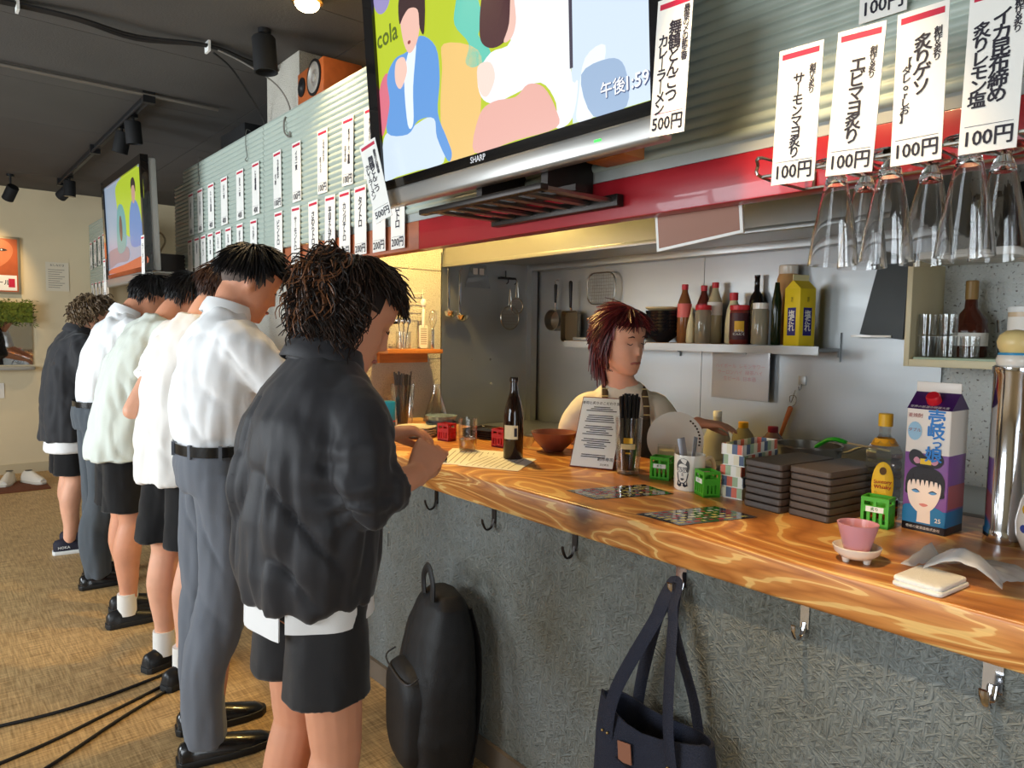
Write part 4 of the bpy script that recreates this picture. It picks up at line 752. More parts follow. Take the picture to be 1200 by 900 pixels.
# wet towel and its wrapper
def sheet_mesh(pts_uv, nu, nv, f, th=.0): 
    v = [f(i / nu, j / nv) for j in range(nv + 1) for i in range(nu + 1)]; fc = [(j * (nu + 1) + i, j * (nu + 1) + i + 1, (j + 1) * (nu + 1) + i + 1, (j + 1) * (nu + 1) + i) for j in range(nv) for i in range(nu)]; return v, fc
tw = thing('hand_towel', 'folded white hand towel on the bar', 'towel', (1.41, .472, CT), -.08); TWM = M('white_towel', (244, 242, 236), .8, bump=.3, bs=300)
for L in range(2):
    mb = MB(); rs = []
    for sc, z in ((.94, .0), (.99, .002), (1.0, .005), (.985, .0075), (.95, .0088), (.7, .0092), (.35, .0094)): rs.append([Vector((x * sc + .002 * noise.noise((x * 30, y * 30, L)), y * sc + .002 * noise.noise((y * 30, x * 30, L)), z + (.0025 * noise.noise((x * 26, y * 26, L * 3)) if sc < .97 and z > 0 else 0))) for x, y in rrect(.118 - .006 * L, .086 - .002 * L, .010, 5)])
    o = mb.rings(rs).build('fold', TWM, tw, True, sharp=2.0); o.location = (.002 * L, .002 * L, .0082 * L + .0002)
wr = MB(); n = 16
def wf_(u, v):
    x = 1.415 + .30 * u + .03 * math.sin(v * 3); y = .525 - .11 * v - .06 * u * (1 - v) * .3; z = CT + .006 + .05 * math.sin(PI * u) * (.4 + .6 * math.sin(PI * v * .9 + .3)) + .008 * noise.noise((u * 5, v * 5, 1)); return (x, y, z)
def wf1(u, v):     # crumpled sleeve: a loop rising behind the towel
    a = PI * (.05 + .9 * v); x = 1.445 + .17 * u + .02 * math.sin(6 * u + v); y = .505 - .13 * v + .01 * math.sin(5 * u); z = CT + .003 + (.052 * math.sin(a)) * (.25 + .75 * math.sin(PI * min(1, u + .25))) + .006 * noise.noise((u * 7, v * 6, 3)); return (x, y, z)
v, f = sheet_mesh(None, n, n, wf1); wr.add(v, f)
def wf2(u, v): return (1.49 + .10 * u, .535 + .02 * v - .02 * u, CT + .004 + .03 * u * v + .004 * noise.noise((u * 6, v * 6, 9)))
v, f = sheet_mesh(None, 8, 6, wf2); wr.add(v, f)
WRAPM = bpy.data.materials.new('frosted_wrapper'); WRAPM.use_nodes = True; wn = WRAPM.node_tree; wx = wn.nodes.new('ShaderNodeMixShader'); wt = wn.nodes.new('ShaderNodeBsdfTransparent'); wx.inputs[0].default_value = .62; wn.nodes['Principled BSDF'].inputs['Base Color'].default_value = (.95, .94, .92, 1); wn.nodes['Principled BSDF'].inputs['Roughness'].default_value = .25; wn.links.new(wt.outputs[0], wx.inputs[1]); wn.links.new(wn.nodes['Principled BSDF'].outputs[0], wx.inputs[2]); wn.links.new(wx.outputs[0], wn.nodes['Material Output'].inputs[0])
o = wr.build('towel_wrapper', WRAPM, None, True, fix=False); sm = o.modifiers.new('thickness', 'SOLIDIFY'); sm.thickness = .0008; tag(o, 'crumpled translucent plastic wrapper behind the folded towel', 'wrapper')
# laminated menus
for pts, lab, hl in (([(1.429, 1.441), (1.678, 1.359), (1.645, 1.225), (1.413, 1.311)], 'dark laminated menu card nearer the straw glass', 1), ([(1.380, 1.141), (1.612, 1.066), (1.600, .935), (1.378, 1.006)], 'dark laminated menu card in front of the trays', 2)):
    t = thing('laminated_menu', lab, 'menu card', (pts[0][0], pts[0][1], CT)); P = [Vector((x - pts[0][0], y - pts[0][1], 0)) for x, y in pts]
    MB().prism_z([(p.x, p.y) for p in P], .0002, .0014).build('card', M('laminated_dark', (38, 36, 44), .12, coat=.8), t)
    rg2 = random.Random(hl); cols = [(200, 190, 120), (120, 150, 90), (210, 210, 200), (170, 60, 70), (90, 130, 140)]
    for i in range(9):
        for j in range(6):
            u, v_ = .06 + i * .1, .08 + j * .15; a = P[0].lerp(P[1], u).lerp(P[3].lerp(P[2], u), v_); du = (P[1] - P[0]) * .07 * rg2.uniform(.5, 1.1); dv = (P[3] - P[0]) * .06 * rg2.uniform(.6, 1.3)
            q = [a, a + du, a + du + dv, a + dv]; MB().prism_z([(p.x, p.y) for p in q], .0014, .0017).build('dish_print', M('menu_c%d' % rg2.randrange(5), cols[rg2.randrange(5)], .2), t)
# papers by the first customer, dish, pen
for pts, lab, z in (([(1.36, 2.02), (1.60, 2.25), (1.72, 2.06), (1.50, 1.86)], 'white order sheet lying under the other sheet', .0), ([(1.40, 1.94), (1.62, 2.06), (1.70, 1.87), (1.50, 1.74)], 'white printed order sheet on the bar before the beer bottle', .0012)):
    t = thing('order_sheet', lab, 'paper', (pts[0][0], pts[0][1], CT + z)); P = [Vector((x - pts[0][0], y - pts[0][1], 0)) for x, y in pts]; MB().prism_z([(p.x, p.y) for p in P], .0002, .001).build('sheet', PAPER, t)
    for i in range(8):
        a = P[0].lerp(P[3], .1 + .1 * i); b_ = P[1].lerp(P[2], .1 + .1 * i); p0 = a.lerp(b_, .08); p1 = a.lerp(b_, .85); dd = (P[3] - P[0]) * .012; MB().prism_z([(p.x, p.y) for p in (p0, p1, p1 + dd, p0 + dd)], .001, .0012).build('print_line', M('faint_ink', (130, 122, 110), .7), t)
o = tag(MB().lathe([(.02, 0), (.03, .003), (.052, .012), (.054, .014), (.05, .013), (.02, .006), (.001, .006)], 28).build('small_plate', CERW, None, True), 'small white plate beside the order sheets', 'plate'); o.location = (1.47, 2.235, CT)
o = MB().tube([(0, 0, .009), (.03, .055, .009), (.05, .09, .009)], .008, 10, True).build('marker_pen', BLACK, None, True); o.location = (1.405, 2.02, CT + .003); tag(o, 'black marker pen lying by the order sheets', 'pen')
# crockery towards the pillar
for k in range(4):
    o = tag(MB().lathe([(.04, 0), (.045, .003), (.085, .012), (.088, .015), (.083, .014), (.04, .006), (.001, .006)], 32).build('dinner_plate', CERW, None, True), ['lowest', 'second lowest', 'second highest', 'topmost'][k] + ' white plate in the stack near the pillar', 'plate', 'white plate stack'); o.location = (1.655, 2.60, CT + k * .0105)
BLUEC = M('blue_pattern_glaze', (120, 140, 160), .3, var=.5, vs=40)
for k in range(2):
    o = tag(MB().lathe([(.03, 0), (.034, .006), (.06, .03), (.072, .052), (.069, .052), (.055, .03), (.03, .012), (.001, .011)], 32).build('patterned_bowl', BLUEC, None, True), ('upper' if k else 'lower') + ' blue patterned bowl in the pair near the pillar', 'bowl', 'blue bowl stack'); o.location = (1.80, 2.62, CT + k * .030)
for k in range(4):
    rs_ = [[Vector((x * s, y * s, z)) for x, y in rrect(.16, .16, .02)] for s, z in ((.9, 0), (1, .006), (1, .010), (.96, .010), (.88, .004))]
    o = tag(MB().rings(rs_).build('black_plate', M('black_glaze', (26, 24, 26), .15), None, True, sharp=.5), ['lowest', 'second lowest', 'second highest', 'topmost'][k] + ' square black plate in the stack behind the tumbler', 'plate', 'black plate stack'); o.location = (1.90, 2.42, CT + k * .0095); o.rotation_euler = (0, 0, .3)
for k in range(5):
    o = tag(MB().lathe([(.035, 0), (.038, .002), (.044, .008), (.042, .008), (.001, .004)], 24).build('wood_saucer', M('orange_wood', (190, 104, 50), .4, var=.15), None, True), ['lowest', 'second lowest', 'middle', 'second highest', 'topmost'][k] + ' orange wooden saucer in the stack behind the beer bottle', 'saucer', 'wooden saucer stack'); o.location = (1.90, 2.265, CT + k * .010)
for (x, y, r, lab) in ((1.845, 2.10, .043, 'clear ribbed glass bowl right behind the beer bottle'), (1.965, 2.12, .042, 'clear ribbed glass bowl next to the brown bowl')):
    n = 24; prof = [(.4, 0), (.45, .04), (.8, .5), (1.0, 1.2), (.95, 1.2), (.75, .55), (.35, .1)]
    rs_ = [[Vector((r * p * (1 + (.05 if j % 2 else -.02) * min(1, h)) * math.cos(2 * PI * j / n), r * p * (1 + (.05 if j % 2 else -.02) * min(1, h)) * math.sin(2 * PI * j / n), r * h)) for j in range(n)] for p, h in prof]
    o = tag(MB().rings(rs_).build('glass_bowl', thin_glass('ribbed_glass', (.93, .93, .88), .12, .6), None, True), lab, 'bowl'); o.location = (x, y, CT)
o = tag(MB().lathe([(.035, 0), (.04, .005), (.075, .04), (.09, .075), (.086, .075), (.07, .042), (.035, .012), (.001, .01)], 36).build('brown_bowl', M('reddish_lacquer', (140, 84, 66), .25), None, True), 'reddish brown bowl behind the menu card', 'bowl'); o.location = (1.885, 1.975, CT)
# chopstick cup, can, tub near the pillar
cc = thing('chopstick_cup', 'clear tall cup full of dark chopsticks by the pillar', 'cup', (1.80, 2.95, CT)); lathe_glass(MB(), [(.045, 0), (.048, .005), (.058, .20)], .002).build('cup', CLEAR, cc, True)
rs = random.Random(4)
for i in range(16):
    a = 2 * PI * i / 16; rad = .03 * (.5 + .5 * (i % 2)); o = MB().tube([(rad * .7 * math.cos(a), rad * .7 * math.sin(a), .008), (rad * 1.35 * math.cos(a), rad * 1.35 * math.sin(a), .255 + rs.uniform(-.01, .01))], [.003, .0045], 6).build('chopstick', M('dark_chopstick', (52, 48, 50), .4), None, True); o.location = (1.80, 2.95, CT); tag(o, 'dark chopstick standing in the clear cup by the pillar', 'chopstick', 'chopsticks in the clear cup')
bc = thing('blue_can', 'blue can with a red line beside the chopstick cup', 'can', (1.70, 2.92, CT)); MB().lathe([(.033, 0), (.036, .004), (.036, .12), (.032, .126)], 24).build('body', M('blue_can', (30, 130, 190), .35), bc, True); MB().lathe([(.0363, .03), (.0363, .036)], 24, cap0=False, cap1=False).build('red_line', REDP, bc)
# ------------------------------------------------------------------ hanging glasses and rack, sign board
rk = thing('glass_rack', 'wire glass rack fixed to the front of the red beam', 'glass rack', (1.20, .2, 1.674))
for i in range(10): MB().tube([(0, -.1 + i * .0535 + .01, 0), (.156, -.1 + i * .0535 + .01, 0)], .0022, 6).build('runner', WIRE, rk)
for x in (0, .156): MB().tube([(x, -.3, 0), (x, .52, 0)], .003, 6).build('rail', WIRE, rk)
MB().tube(curve([(.156, .52, 0), (.0, .52, 0), (-.004, .525, .02), (0, .52, .035), (.158, .52, .035)], 4), .003, 6).build('end_loop', WIRE, rk)
for y in (-.2, .15, .5): MB().tube([(.156, y, 0), (.160, y, .03), (.166, y, .035)], .003, 6).build('hanger', WIRE, rk)
def pilsner(label, x, y, s=1.0):
    t = thing('beer_glass', label, 'glass', (x, y, 1.509), 0, 'glasses hanging under the beam')
    pr = [(.0415, 0), (.041, .004), (.036, .05), (.027, .10), (.019, .138), (.0165, .150), (.012, .158), (.010, .163), (.02, .168), (.034, .175), (.036, .178)]
    MB().lathe(pr[:6] + [(.001, .152), (.001, .146)] + [(max(r - .0022, .001), z) for r, z in pr[:5]][::-1] + [pr[0]], 32, cap0=False, cap1=False).build('bowl', REALG, t, True)
    MB().lathe([(.0165, .148), (.0125, .158), (.010, .164)], 20).build('stem', REALG, t, True); MB().lathe([(.010, .164), (.03, .170), (.036, .176), (.036, .179), (.012, .177)], 24).build('foot', REALG, t, True)
    return t
for x, y, l in ((1.238, .598, 'hanging beer glass below the salmon mayo strip, front row'), (1.238, .509, 'hanging beer glass between two strips, front row'), (1.238, .394, 'hanging beer glass below the squid with kelp strip, front row'), (1.326, .587, 'hanging beer glass in the rear row, nearest the sign board'), (1.326, .479, 'hanging beer glass in the middle of the rear row'), (1.326, .374, 'hanging beer glass in the rear row, nearest the wall cabinet')): pilsner(l, x, y)
sb_ = thing('hanging_sign', 'blank brown sign board with white border under the red beam', 'sign', (1.415, 1.005, 1.60), -PI / 2); sb_.rotation_euler = (0, -.10, -PI / 2)
MB().box(-.12, .12, -.003, .003, .0, .09).build('board', WHITE, sb_, bevel=.001); MB().box(-.112, .112, -.0036, -.0030, .007, .09).build('brown_face', M('sign_brown', (150, 104, 84), .5), sb_)
# ------------------------------------------------------------------ coat hooks below the bar top
for i, (y, wide) in enumerate(((2.02, 0), (1.70, 0), (1.345, 0), (.99, 1), (.686, 0), (.356, 1))):
    h = thing('bag_hook', ['dark bent hook under the bar by the order sheets', 'dark bent hook under the bar beside the backpack', 'dark bent hook under the bar between backpack and tote', 'flat steel hook holding the navy tote bag', 'bent steel hook under the bar below the pink cup', 'wide shiny steel hook under the bar below the towel'][i], 'hook', (1.371, y, .79)); hm = IRON if i < 3 else CHROME
    MB().box(-.003, .0, -.009 - .006 * wide, .009 + .006 * wide, 0, .055).build('plate', hm, h)
    MB().tube(curve([(-.002, 0, .012), (-.012, 0, -.012), (-.032, 0, -.016), (-.045, 0, .004), (-.048, 0, .018)], 5), .005 + .003 * wide, 8, flat=.45 if wide else .6).build('prong', hm, h, True)
# ------------------------------------------------------------------ kitchen back wall
shf = thing('wall_shelf', 'long stainless shelf with wooden lining on the kitchen wall', 'shelf', (2.72, 2.05, 1.345))
MB().box(-.01, .178, -.70, .72, -.018, -.004).build('board', STEEL, shf, bevel=.002); MB().box(-.012, -.006, -.70, .72, -.03, .004).build('front_edge', STEEL, shf); MB().box(0, .178, -.2, .70, -.004, .006).build('wood_lining', M('shelf_wood', (176, 130, 74), .6, var=.2, vs=5, st=(8, 1, 8)), shf)
for y in (-.69, .1, .68): MB().box(.165, .178, y - .012, y + .012, -.06, .06).build('bracket', STEEL, shf); MB().box(.15, .165, y - .01, y + .01, -.04, -.018).build('brace', STEEL, shf)
SZ = 1.351
def jar(name, label, x, y, prof, mats, cap=None, band=None, cat='bottle', n=22, z=SZ):
    t = thing(name, label, cat, (x, y, z)); MB().lathe(prof, n).build('body', mats, t, True)
    if cap: MB().lathe(cap[0], n).build('cap', cap[1], t, True)
    if band: MB().lathe(band[0], n, cap0=False, cap1=False).build('label', band[1], t, True)
    return t
PET = M('tea_plastic', (150, 96, 56), .15, trans=.25); REDC = M('red_bottle_cap', (206, 40, 50), .4); PEACH = M('peach_label', (226, 110, 100), .5)
def pet(r, h): return [(r * .85, 0), (r, .01), (r, h * .62), (r * .9, h * .72), (r * .45, h * .88), (r * .38, h * .94), (r * .38, h)]
def capp(r, h): return [(r * .44, h - .02), (r * .46, h - .018), (r * .46, h + .004), (r * .4, h + .006)]
jar('sauce_bottle', 'brown sauce bottle with red cap and red label next to the black bowls', 2.80, 2.055, pet(.033, .27), PET, (capp(.033, .27), REDC), ([(.0335, .12), (.0335, .185)], PEACH))
jar('sauce_bottle', 'dark sauce bottle with red cap behind its neighbours', 2.86, 1.99, pet(.033, .265), M('dark_sauce', (110, 50, 40), .15, trans=.2), (capp(.033, .265), REDC), ([(.0335, .12), (.0335, .185)], M('dark_red_label', (150, 30, 40), .5)))
jar('sauce_bottle', 'pale sauce bottle with red cap and white label', 2.84, 1.915, pet(.034, .275), M('pale_sauce', (206, 190, 150), .2, trans=.2), (capp(.034, .275), REDC), ([(.0345, .13), (.0345, .19)], PAPERW))
jar('squeeze_bottle', 'cream squeeze bottle between brown bottle and spice jar', 2.775, 1.995, [(.02, 0), (.024, .006), (.023, .06), (.017, .10), (.006, .14), (.003, .165)], M('mayo', (226, 214, 170), .35), None, None)
jar('spice_jar', 'clear jar of tan powder with red lid', 2.765, 1.925, [(.034, 0), (.036, .005), (.036, .14), (.03, .155)], M('jar_clear', (206, 196, 170), .1, trans=.55), ([(.035, .152), (.036, .154), (.036, .172), (.034, .174)], REDC), ([(.0335, .004), (.0335, .05)], M('tan_powder', (190, 150, 90), .8)), 'jar')
jar('squeeze_bottle', 'large mayonnaise bottle with red cap', 2.83, 1.81, [(.03, 0), (.036, .008), (.036, .09), (.03, .15), (.016, .195), (.012, .20)], M('mayo', (226, 214, 170), .35), ([(.018, .195), (.019, .2), (.019, .228), (.016, .23)], REDC))
kj = jar('kimchi_jar', 'round jar with red lid and dark printed label', 2.765, 1.738, [(.038, 0), (.041, .006), (.041, .14), (.036, .152)], M('jar_red', (120, 44, 36), .3), ([(.040, .148), (.042, .15), (.042, .168), (.039, .17)], REDC), ([(.0415, .02), (.0415, .135)], M('dark_label', (70, 28, 34), .5)), 'jar')
A1 = math.atan2(-1.738, -2.765)
o = wrap(.0420, A1 - .5, A1 + .5, .055, .10); o.build('label_patch', M('yellow_patch', (226, 176, 40), .5), kj, True); letter('label_lettering', 'おろし\nにんにく', .013, WHITE, kj, (.0425 * math.cos(A1), .0425 * math.sin(A1), .05), (PI / 2, 0, A1 + PI / 2), bold=.02)
jar('sake_bottle', 'slim black bottle behind the jars', 2.86, 1.715, [(.03, 0), (.032, .005), (.032, .19), (.026, .215), (.012, .235), (.011, .29), (.0125, .292), (.0125, .305)], M('black_bottle', (16, 16, 18), .12))
jar('spice_jar', 'clear jar of beige powder with white lid', 2.765, 1.638, [(.034, 0), (.036, .005), (.036, .145), (.03, .155)], M('jar_clear', (206, 196, 170), .1, trans=.55), ([(.031, .15), (.033, .152), (.033, .175), (.031, .177)], CERW), ([(.0335, .004), (.0335, .065)], M('beige_powder', (206, 176, 120), .8)), 'jar')
jar('spice_tub', 'tall tub of tan seasoning with white cap behind the yellow carton', 2.85, 1.565, [(.042, 0), (.045, .006), (.045, .28), (.038, .30)], M('tan_tub', (206, 160, 104), .35), ([(.038, .30), (.039, .302), (.039, .335), (.036, .338)], CERW), None, 'tub')
jar('oil_bottle', 'dark green bottle squeezed beside the yellow carton', 2.765, 1.565, [(.018, 0), (.02, .005), (.02, .18), (.012, .23), (.009, .26)], M('green_bottle', (24, 40, 20), .12, trans=.2))
# yellow salt sauce carton
yc = thing('sauce_carton', 'bright yellow sauce carton with blue label panels on the shelf', 'carton', (2.775, 1.468, SZ - .005), -.30); YEL = M('carton_yellow', (238, 210, 40), .4); BLUP = M('label_navy', (40, 40, 130), .4); w = .042
MB().box(-w, w, -w, w, 0, .235).build('body', YEL, yc, bevel=.002); MB().add([(-w, -w, .235), (w, -w, .235), (w, w, .235), (-w, w, .235), (-w, 0, .27), (w, 0, .27)], [(0, 1, 5, 4), (2, 3, 4, 5), (1, 2, 5), (3, 0, 4), (3, 2, 1, 0)]).build('gable', YEL, yc); MB().box(-w, w, -.002, .002, .266, .292).build('top_fin', M('pale_fin', (240, 232, 180), .5), yc)
for k, rz in enumerate((0, -PI / 2)):
    A = Matrix.Rotation(rz, 4, 'Z'); MB().box(-.022, .022, -w - .0008, -w, .045, .158, A).build('label_panel', BLUP, yc); p = A @ Vector((0, -w - .0014, .102)); letter('label_lettering', '塩\nた\nれ', .034, WHITE, yc, p, (PI / 2, 0, rz), bold=.025, line=.80); p2 = A @ Vector((0, -w - .0014, .19)); letter('label_lettering', '味\n付', .012, INK, yc, p2, (PI / 2, 0, rz), line=.85)
o = tag(MB().box(-.04, .04, -.008, .008, 0, .008).build('black_clip', BLACK, None, bevel=.002), 'flat black clip on the shelf edge by the yellow carton', 'clip'); o.location = (2.725, 1.43, SZ - .009); o.rotation_euler = (0, 0, PI / 2)
# stacks of black bowls with strainer bowl on top
for k in range(6):
    o = tag(MB().lathe([(.03, 0), (.034, .005), (.075, .035), (.085, .07), (.082, .07), (.07, .035), (.03, .01), (.001, .009)], 32).build('black_bowl', M('black_glaze', (26, 24, 26), .15), None, True), ['lowest', 'second lowest', 'third lowest', 'third highest', 'second highest', 'topmost'][k] + ' black ribbed bowl in the stack on the shelf', 'bowl', 'black bowl stack'); o.location = (2.80, 2.18, SZ + .0 + k * .0165)
for k in range(3):
    o = tag(MB().lathe([(.03, 0), (.034, .005), (.075, .03), (.082, .055), (.079, .055), (.07, .03), (.03, .01), (.001, .009)], 32).build('black_bowl', M('black_glaze', (26, 24, 26), .15), None, True), ['lowest', 'middle', 'topmost'][k] + ' black bowl in the low stack beside the strainer', 'bowl', 'low black bowl stack'); o.location = (2.80, 2.36, SZ + k * .04)
o = tag(MB().lathe([(.001, .0), (.07, .003), (.085, .012), (.086, .018), (.08, .016), (.001, .006)], 32).build('wicker_lid', M('wicker', (206, 186, 140), .7, bump=.5, bs=120), None, True), 'pale wicker lid lying on the black bowls', 'lid'); o.location = (2.80, 2.18, SZ + .153)
o = tag(MB().box(-.07, .07, -.10, .10, 0, .02).build('steel_tray', STEEL, None, bevel=.004), 'shallow steel tray at the end of the shelf', 'tray'); o.location = (2.80, 2.63, SZ - .001)
# pans, ladles, sieves and net hanging
def handle(p0, p1, r, m_, par): MB().tube([p0, p1], [r * .7, r], 10, True).build('handle', m_, par, True)
p = thing('saucepan', 'small steel saucepan hanging by its black handle', 'pan', (2.86, 3.0, 1.40)); Rx = Matrix.Rotation(-PI / 2, 4, 'Y')
MB().lathe([(.001, -.03), (.055, -.03), (.062, -.02), (.062, .035), (.059, .035), (.056, -.015), (.001, -.02)], 28, M4=Matrix.Translation((-.0, 0, .065)) @ Rx).build('bowl', M('worn_steel', (150, 146, 138), .3, .9), p, True); MB().tube([(0, 0, .125), (-.005, 0, .17)], .006, 8).build('neck', CHROME, p, True); handle((-.005, 0, .17), (-.005, 0, .265), .010, BLACK, p); MB().tube(curve([(-.005, 0, .27), (.0, .012, .29), (.015, .0, .30), (.0, -.01, .285)], 4), .002, 6).build('hang_loop', WIRE, p)
p = thing('egg_pan', 'rectangular omelette pan hanging by its black handle', 'pan', (2.85, 2.86, 1.34)); rs_ = [[Vector((z, x * s, .09 + y * s)) for x, y in rrect(.13, .175, .02)] for s, z in ((.88, .015), (.93, .012), (1.0, -.022), (.97, -.022), (.9, .008))]
MB().rings(rs_).build('pan_body', M('worn_brass_pan', (120, 106, 84), .3, .8), p, True); handle((-.01, 0, .20), (-.012, 0, .335), .011, BLACK, p); MB().tube([(0, 0, .175), (-.01, 0, .21)], .006, 8).build('neck', CHROME, p, True)
nb = thing('frying_net', 'wire mesh frying net hanging by its handle', 'strainer', (2.86, 2.65, 1.41)); rim = [(0, x, .225 + y) for x, y in rrect(.20, .17, .05)]; MB().tube([Vector(q) for q in rim] + [Vector(rim[0])], .004, 6).build('rim', WIRE, nb, True)
for i in range(11): y = -.085 + i * .017; MB().tube([(0, y, .15), (.006, y, .225), (0, y, .305)], .0012, 4).build('wire', WIRE, nb)
for i in range(9): z = .152 + i * .018; MB().tube([(0, -.09, z), (.006, 0, z), (0, .09, z)], .0012, 4).build('wire', WIRE, nb)
MB().tube([(0, 0, .14), (0, 0, .10)], .004, 6).build('shaft', WIRE, nb); MB().box(-.008, .008, -.02, .02, -.01, .085).build('handle', BLACK, nb, bevel=.006)
for (x, zb, r, lab) in ((2.235, 1.475, .035, 'steel ladle hanging nearest the concrete pillar'), (2.31, 1.455, .04, 'steel ladle hanging with the lower bowl')):
    t = thing('ladle', lab, 'ladle', (x, 3.19, zb)); MB().box(-.007, .007, -.002, .002, .02, .27).build('shaft', CHROME, t, bevel=.001); MB().lathe([(.001, -.032), (.5 * r, -.028), (.85 * r, -.014), (r, .006), (.95 * r, .006), (.8 * r, -.012), (.001, -.027)], 24, (0, -.02, .02)).build('bowl', CHROME, t, True)
    MB().tube(curve([(0, 0, .268), (0, -.012, .285), (0, -.02, .275)], 4), .002, 6).build('hook', WIRE, t)
for (x, y, z, r, lab) in ((2.655, 3.17, 1.475, .068, 'larger round wire sieve hanging on the steel wall'), (2.69, 3.15, 1.545, .045, 'smaller round wire sieve hanging in front of the larger one')):
    t = thing('sieve', lab, 'sieve', (x, y, z)); MB().tube([(r * math.cos(a), 0, r * math.sin(a)) for a in [2 * PI * i / 28 for i in range(29)]], .004, 6).build('rim', WIRE, t, True)
    for i in range(7): u = -r * .85 + i * r * 1.7 / 6; h = math.sqrt(r * r - u * u); MB().tube([(u, 0, -h), (u, .02, 0), (u, 0, h)], .0009, 4).build('wire', WIRE, t); MB().tube([(-h, 0, u), (0, .02, u), (h, 0, u)], .0009, 4).build('wire', WIRE, t)
    MB().tube([(-.01, 0, r), (-.003, 0, r + .09), (0, 0, r + .10), (.003, 0, r + .09), (.01, 0, r)], .0025, 6).build('handle', WIRE, t)
t = thing('hook_bar', 'black hook bar at the steel corner holding the sieves', 'hook', (2.66, 3.21, 1.70)); MB().box(-.05, .06, -.01, .02, 0, .012).build('bar', IRON, t)
for x in (-.03, .03): MB().tube(curve([(x, -.008, .006), (x, -.045, .004), (x, -.05, -.02), (x, -.035, -.03)], 4), .003, 6).build('prong', IRON, t)
MB().tube([(.0, .01, .012), (.0, .01, .05)], .004, 6).build('stem', IRON, t)
t = thing('clear_pouch', 'clear plastic pouch with pale stickers on the steel wall', 'pouch', (2.46, 3.228, 1.64)); MB().add([(-.09, 0, 0), (.09, 0, 0), (.06, 0, .13), (-.05, 0, .13), (-.09, -.004, 0), (.09, -.004, 0), (.06, -.004, .13), (-.05, -.004, .13)], [(0, 1, 2, 3), (7, 6, 5, 4), (0, 4, 5, 1), (1, 5, 6, 2), (2, 6, 7, 3), (3, 7, 4, 0)]).build('sleeve', thin_glass('pouch_film', (.93, .95, .96), .12, .3), t)
for x in (-.02, .025): MB().box(x - .016, x + .016, -.0055, -.0045, .075, .11).build('sticker', M('grey_sticker', (196, 200, 204), .5), t)
# sign, hooks, wooden-handled strainer
t = thing('wall_sheet', 'greyish laminated sheet hanging under the shelf', 'sheet', (2.86, 1.785, 1.10), -PI / 2); MB().box(-.145, .145, -.003, .003, 0, .215).build('sheet', M('silver_laminate', (196, 196, 202), .2, coat=.6), t); MB().box(-.03, .03, -.006, .004, .205, .245).build('clip', STEEL, t)
letter('faint_lettering', 'ハイボール  レモンサワー\nウーロンハイ  緑茶ハイ\n生ビール  日本酒', .022, M('faded_red', (196, 150, 160), .5), t, (0, -.004, .12), line=1.3)
for (y, z, lab) in ((1.507, 1.20, 'square self-adhesive hook on the steel wall'),):
    t = thing('wall_hook', lab, 'hook', (2.896, y, z)); MB().box(-.004, 0, -.017, .017, -.02, .02).build('plate', STEEL, t, bevel=.003); MB().tube(curve([(-.004, 0, -.015), (-.012, 0, -.035), (-.025, 0, -.04), (-.03, 0, -.025)], 4), .0025, 6).build('prong', CHROME, t)
t = thing('wooden_handled_strainer', 'strainer with an orange wooden handle hanging from a wire hook', 'strainer', (2.865, 1.55, .93)); handle((0, .03, .03), (0, -.01, .15), .011, M('orange_wood', (190, 104, 50), .4, var=.15), t)
MB().tube(curve([(0, -.012, .155), (0, -.035, .175), (0, -.03, .205), (0, -.005, .20), (0, -.012, .175), (0, -.03, .23)], 5), .0022, 6).build('wire_hook', CHROME, t); MB().tube([(0, .03, .03), (0, .05, -.015)], .004, 6).build('shaft', WIRE, t); MB().lathe([(.001, -.04), (.04, -.03), (.055, 0), (.053, 0), (.038, -.027), (.001, -.036)], 20, (0, .055, -.018)).build('basket', WIRE, t, True)
# low work counter with sink-side things
wc = thing('work_counter', 'low stainless kitchen work counter along the back wall', 'kitchen counter', (2.63, 1.2, 0)); MB().box(-.20, .266, -2.0, 2.02, .82, .86).build('worktop', STEEL, wc, bevel=.004); MB().box(-.17, .26, -1.98, 2.0, 0, .82).build('cabinet', STEEL, wc)
struct(MB().box(1.46, 2.04, -1.55, 3.2, 0, .84).build('wall_bar_rear', M('bar_rear_board', (120, 104, 84), .7)))
jar('milk_jug', 'translucent white plastic jug on the work counter', 2.62, 1.735, [(.05, 0), (.055, .01), (.055, .09), (.04, .13), (.018, .16), (.016, .185)], M('milky_plastic', (206, 204, 196), .3, trans=.3), ([(.018, .18), (.019, .2), (.016, .204)], WHITE), None, 'jug', z=.861)
jar('oil_bottle', 'clear oil bottle with yellow cap on the work counter', 2.62, 1.61, pet(.045, .165), M('clear_oil', (200, 190, 150), .1, trans=.6), (capp(.045, .165), M('yellow_cap2', (222, 168, 40), .4)), None, z=.861)
jar('sauce_bottle', 'clear bottle with dark red cap on the work counter', 2.66, 1.50, pet(.045, .155), M('clear_sauce', (150, 120, 110), .1, trans=.5), (capp(.045, .155), M('dark_red_cap', (120, 24, 36), .4)), None, z=.861)
t = thing('stock_pot', 'wide shallow steel pan on the work counter', 'pan', (2.60, 1.32, .861)); MB().lathe([(.11, 0), (.115, .008), (.12, .11), (.124, .112), (.124, .118), (.117, .116), (.112, .012), (.001, .010)], 36).build('pot', M('worn_steel', (150, 146, 138), .3, .9), t, True); MB().tube(curve([(.0, -.12, .10), (.0, -.15, .105), (.0, -.20, .13), (.0, -.24, .135)], 5), .006, 8).build('handle', WIRE, t, True)
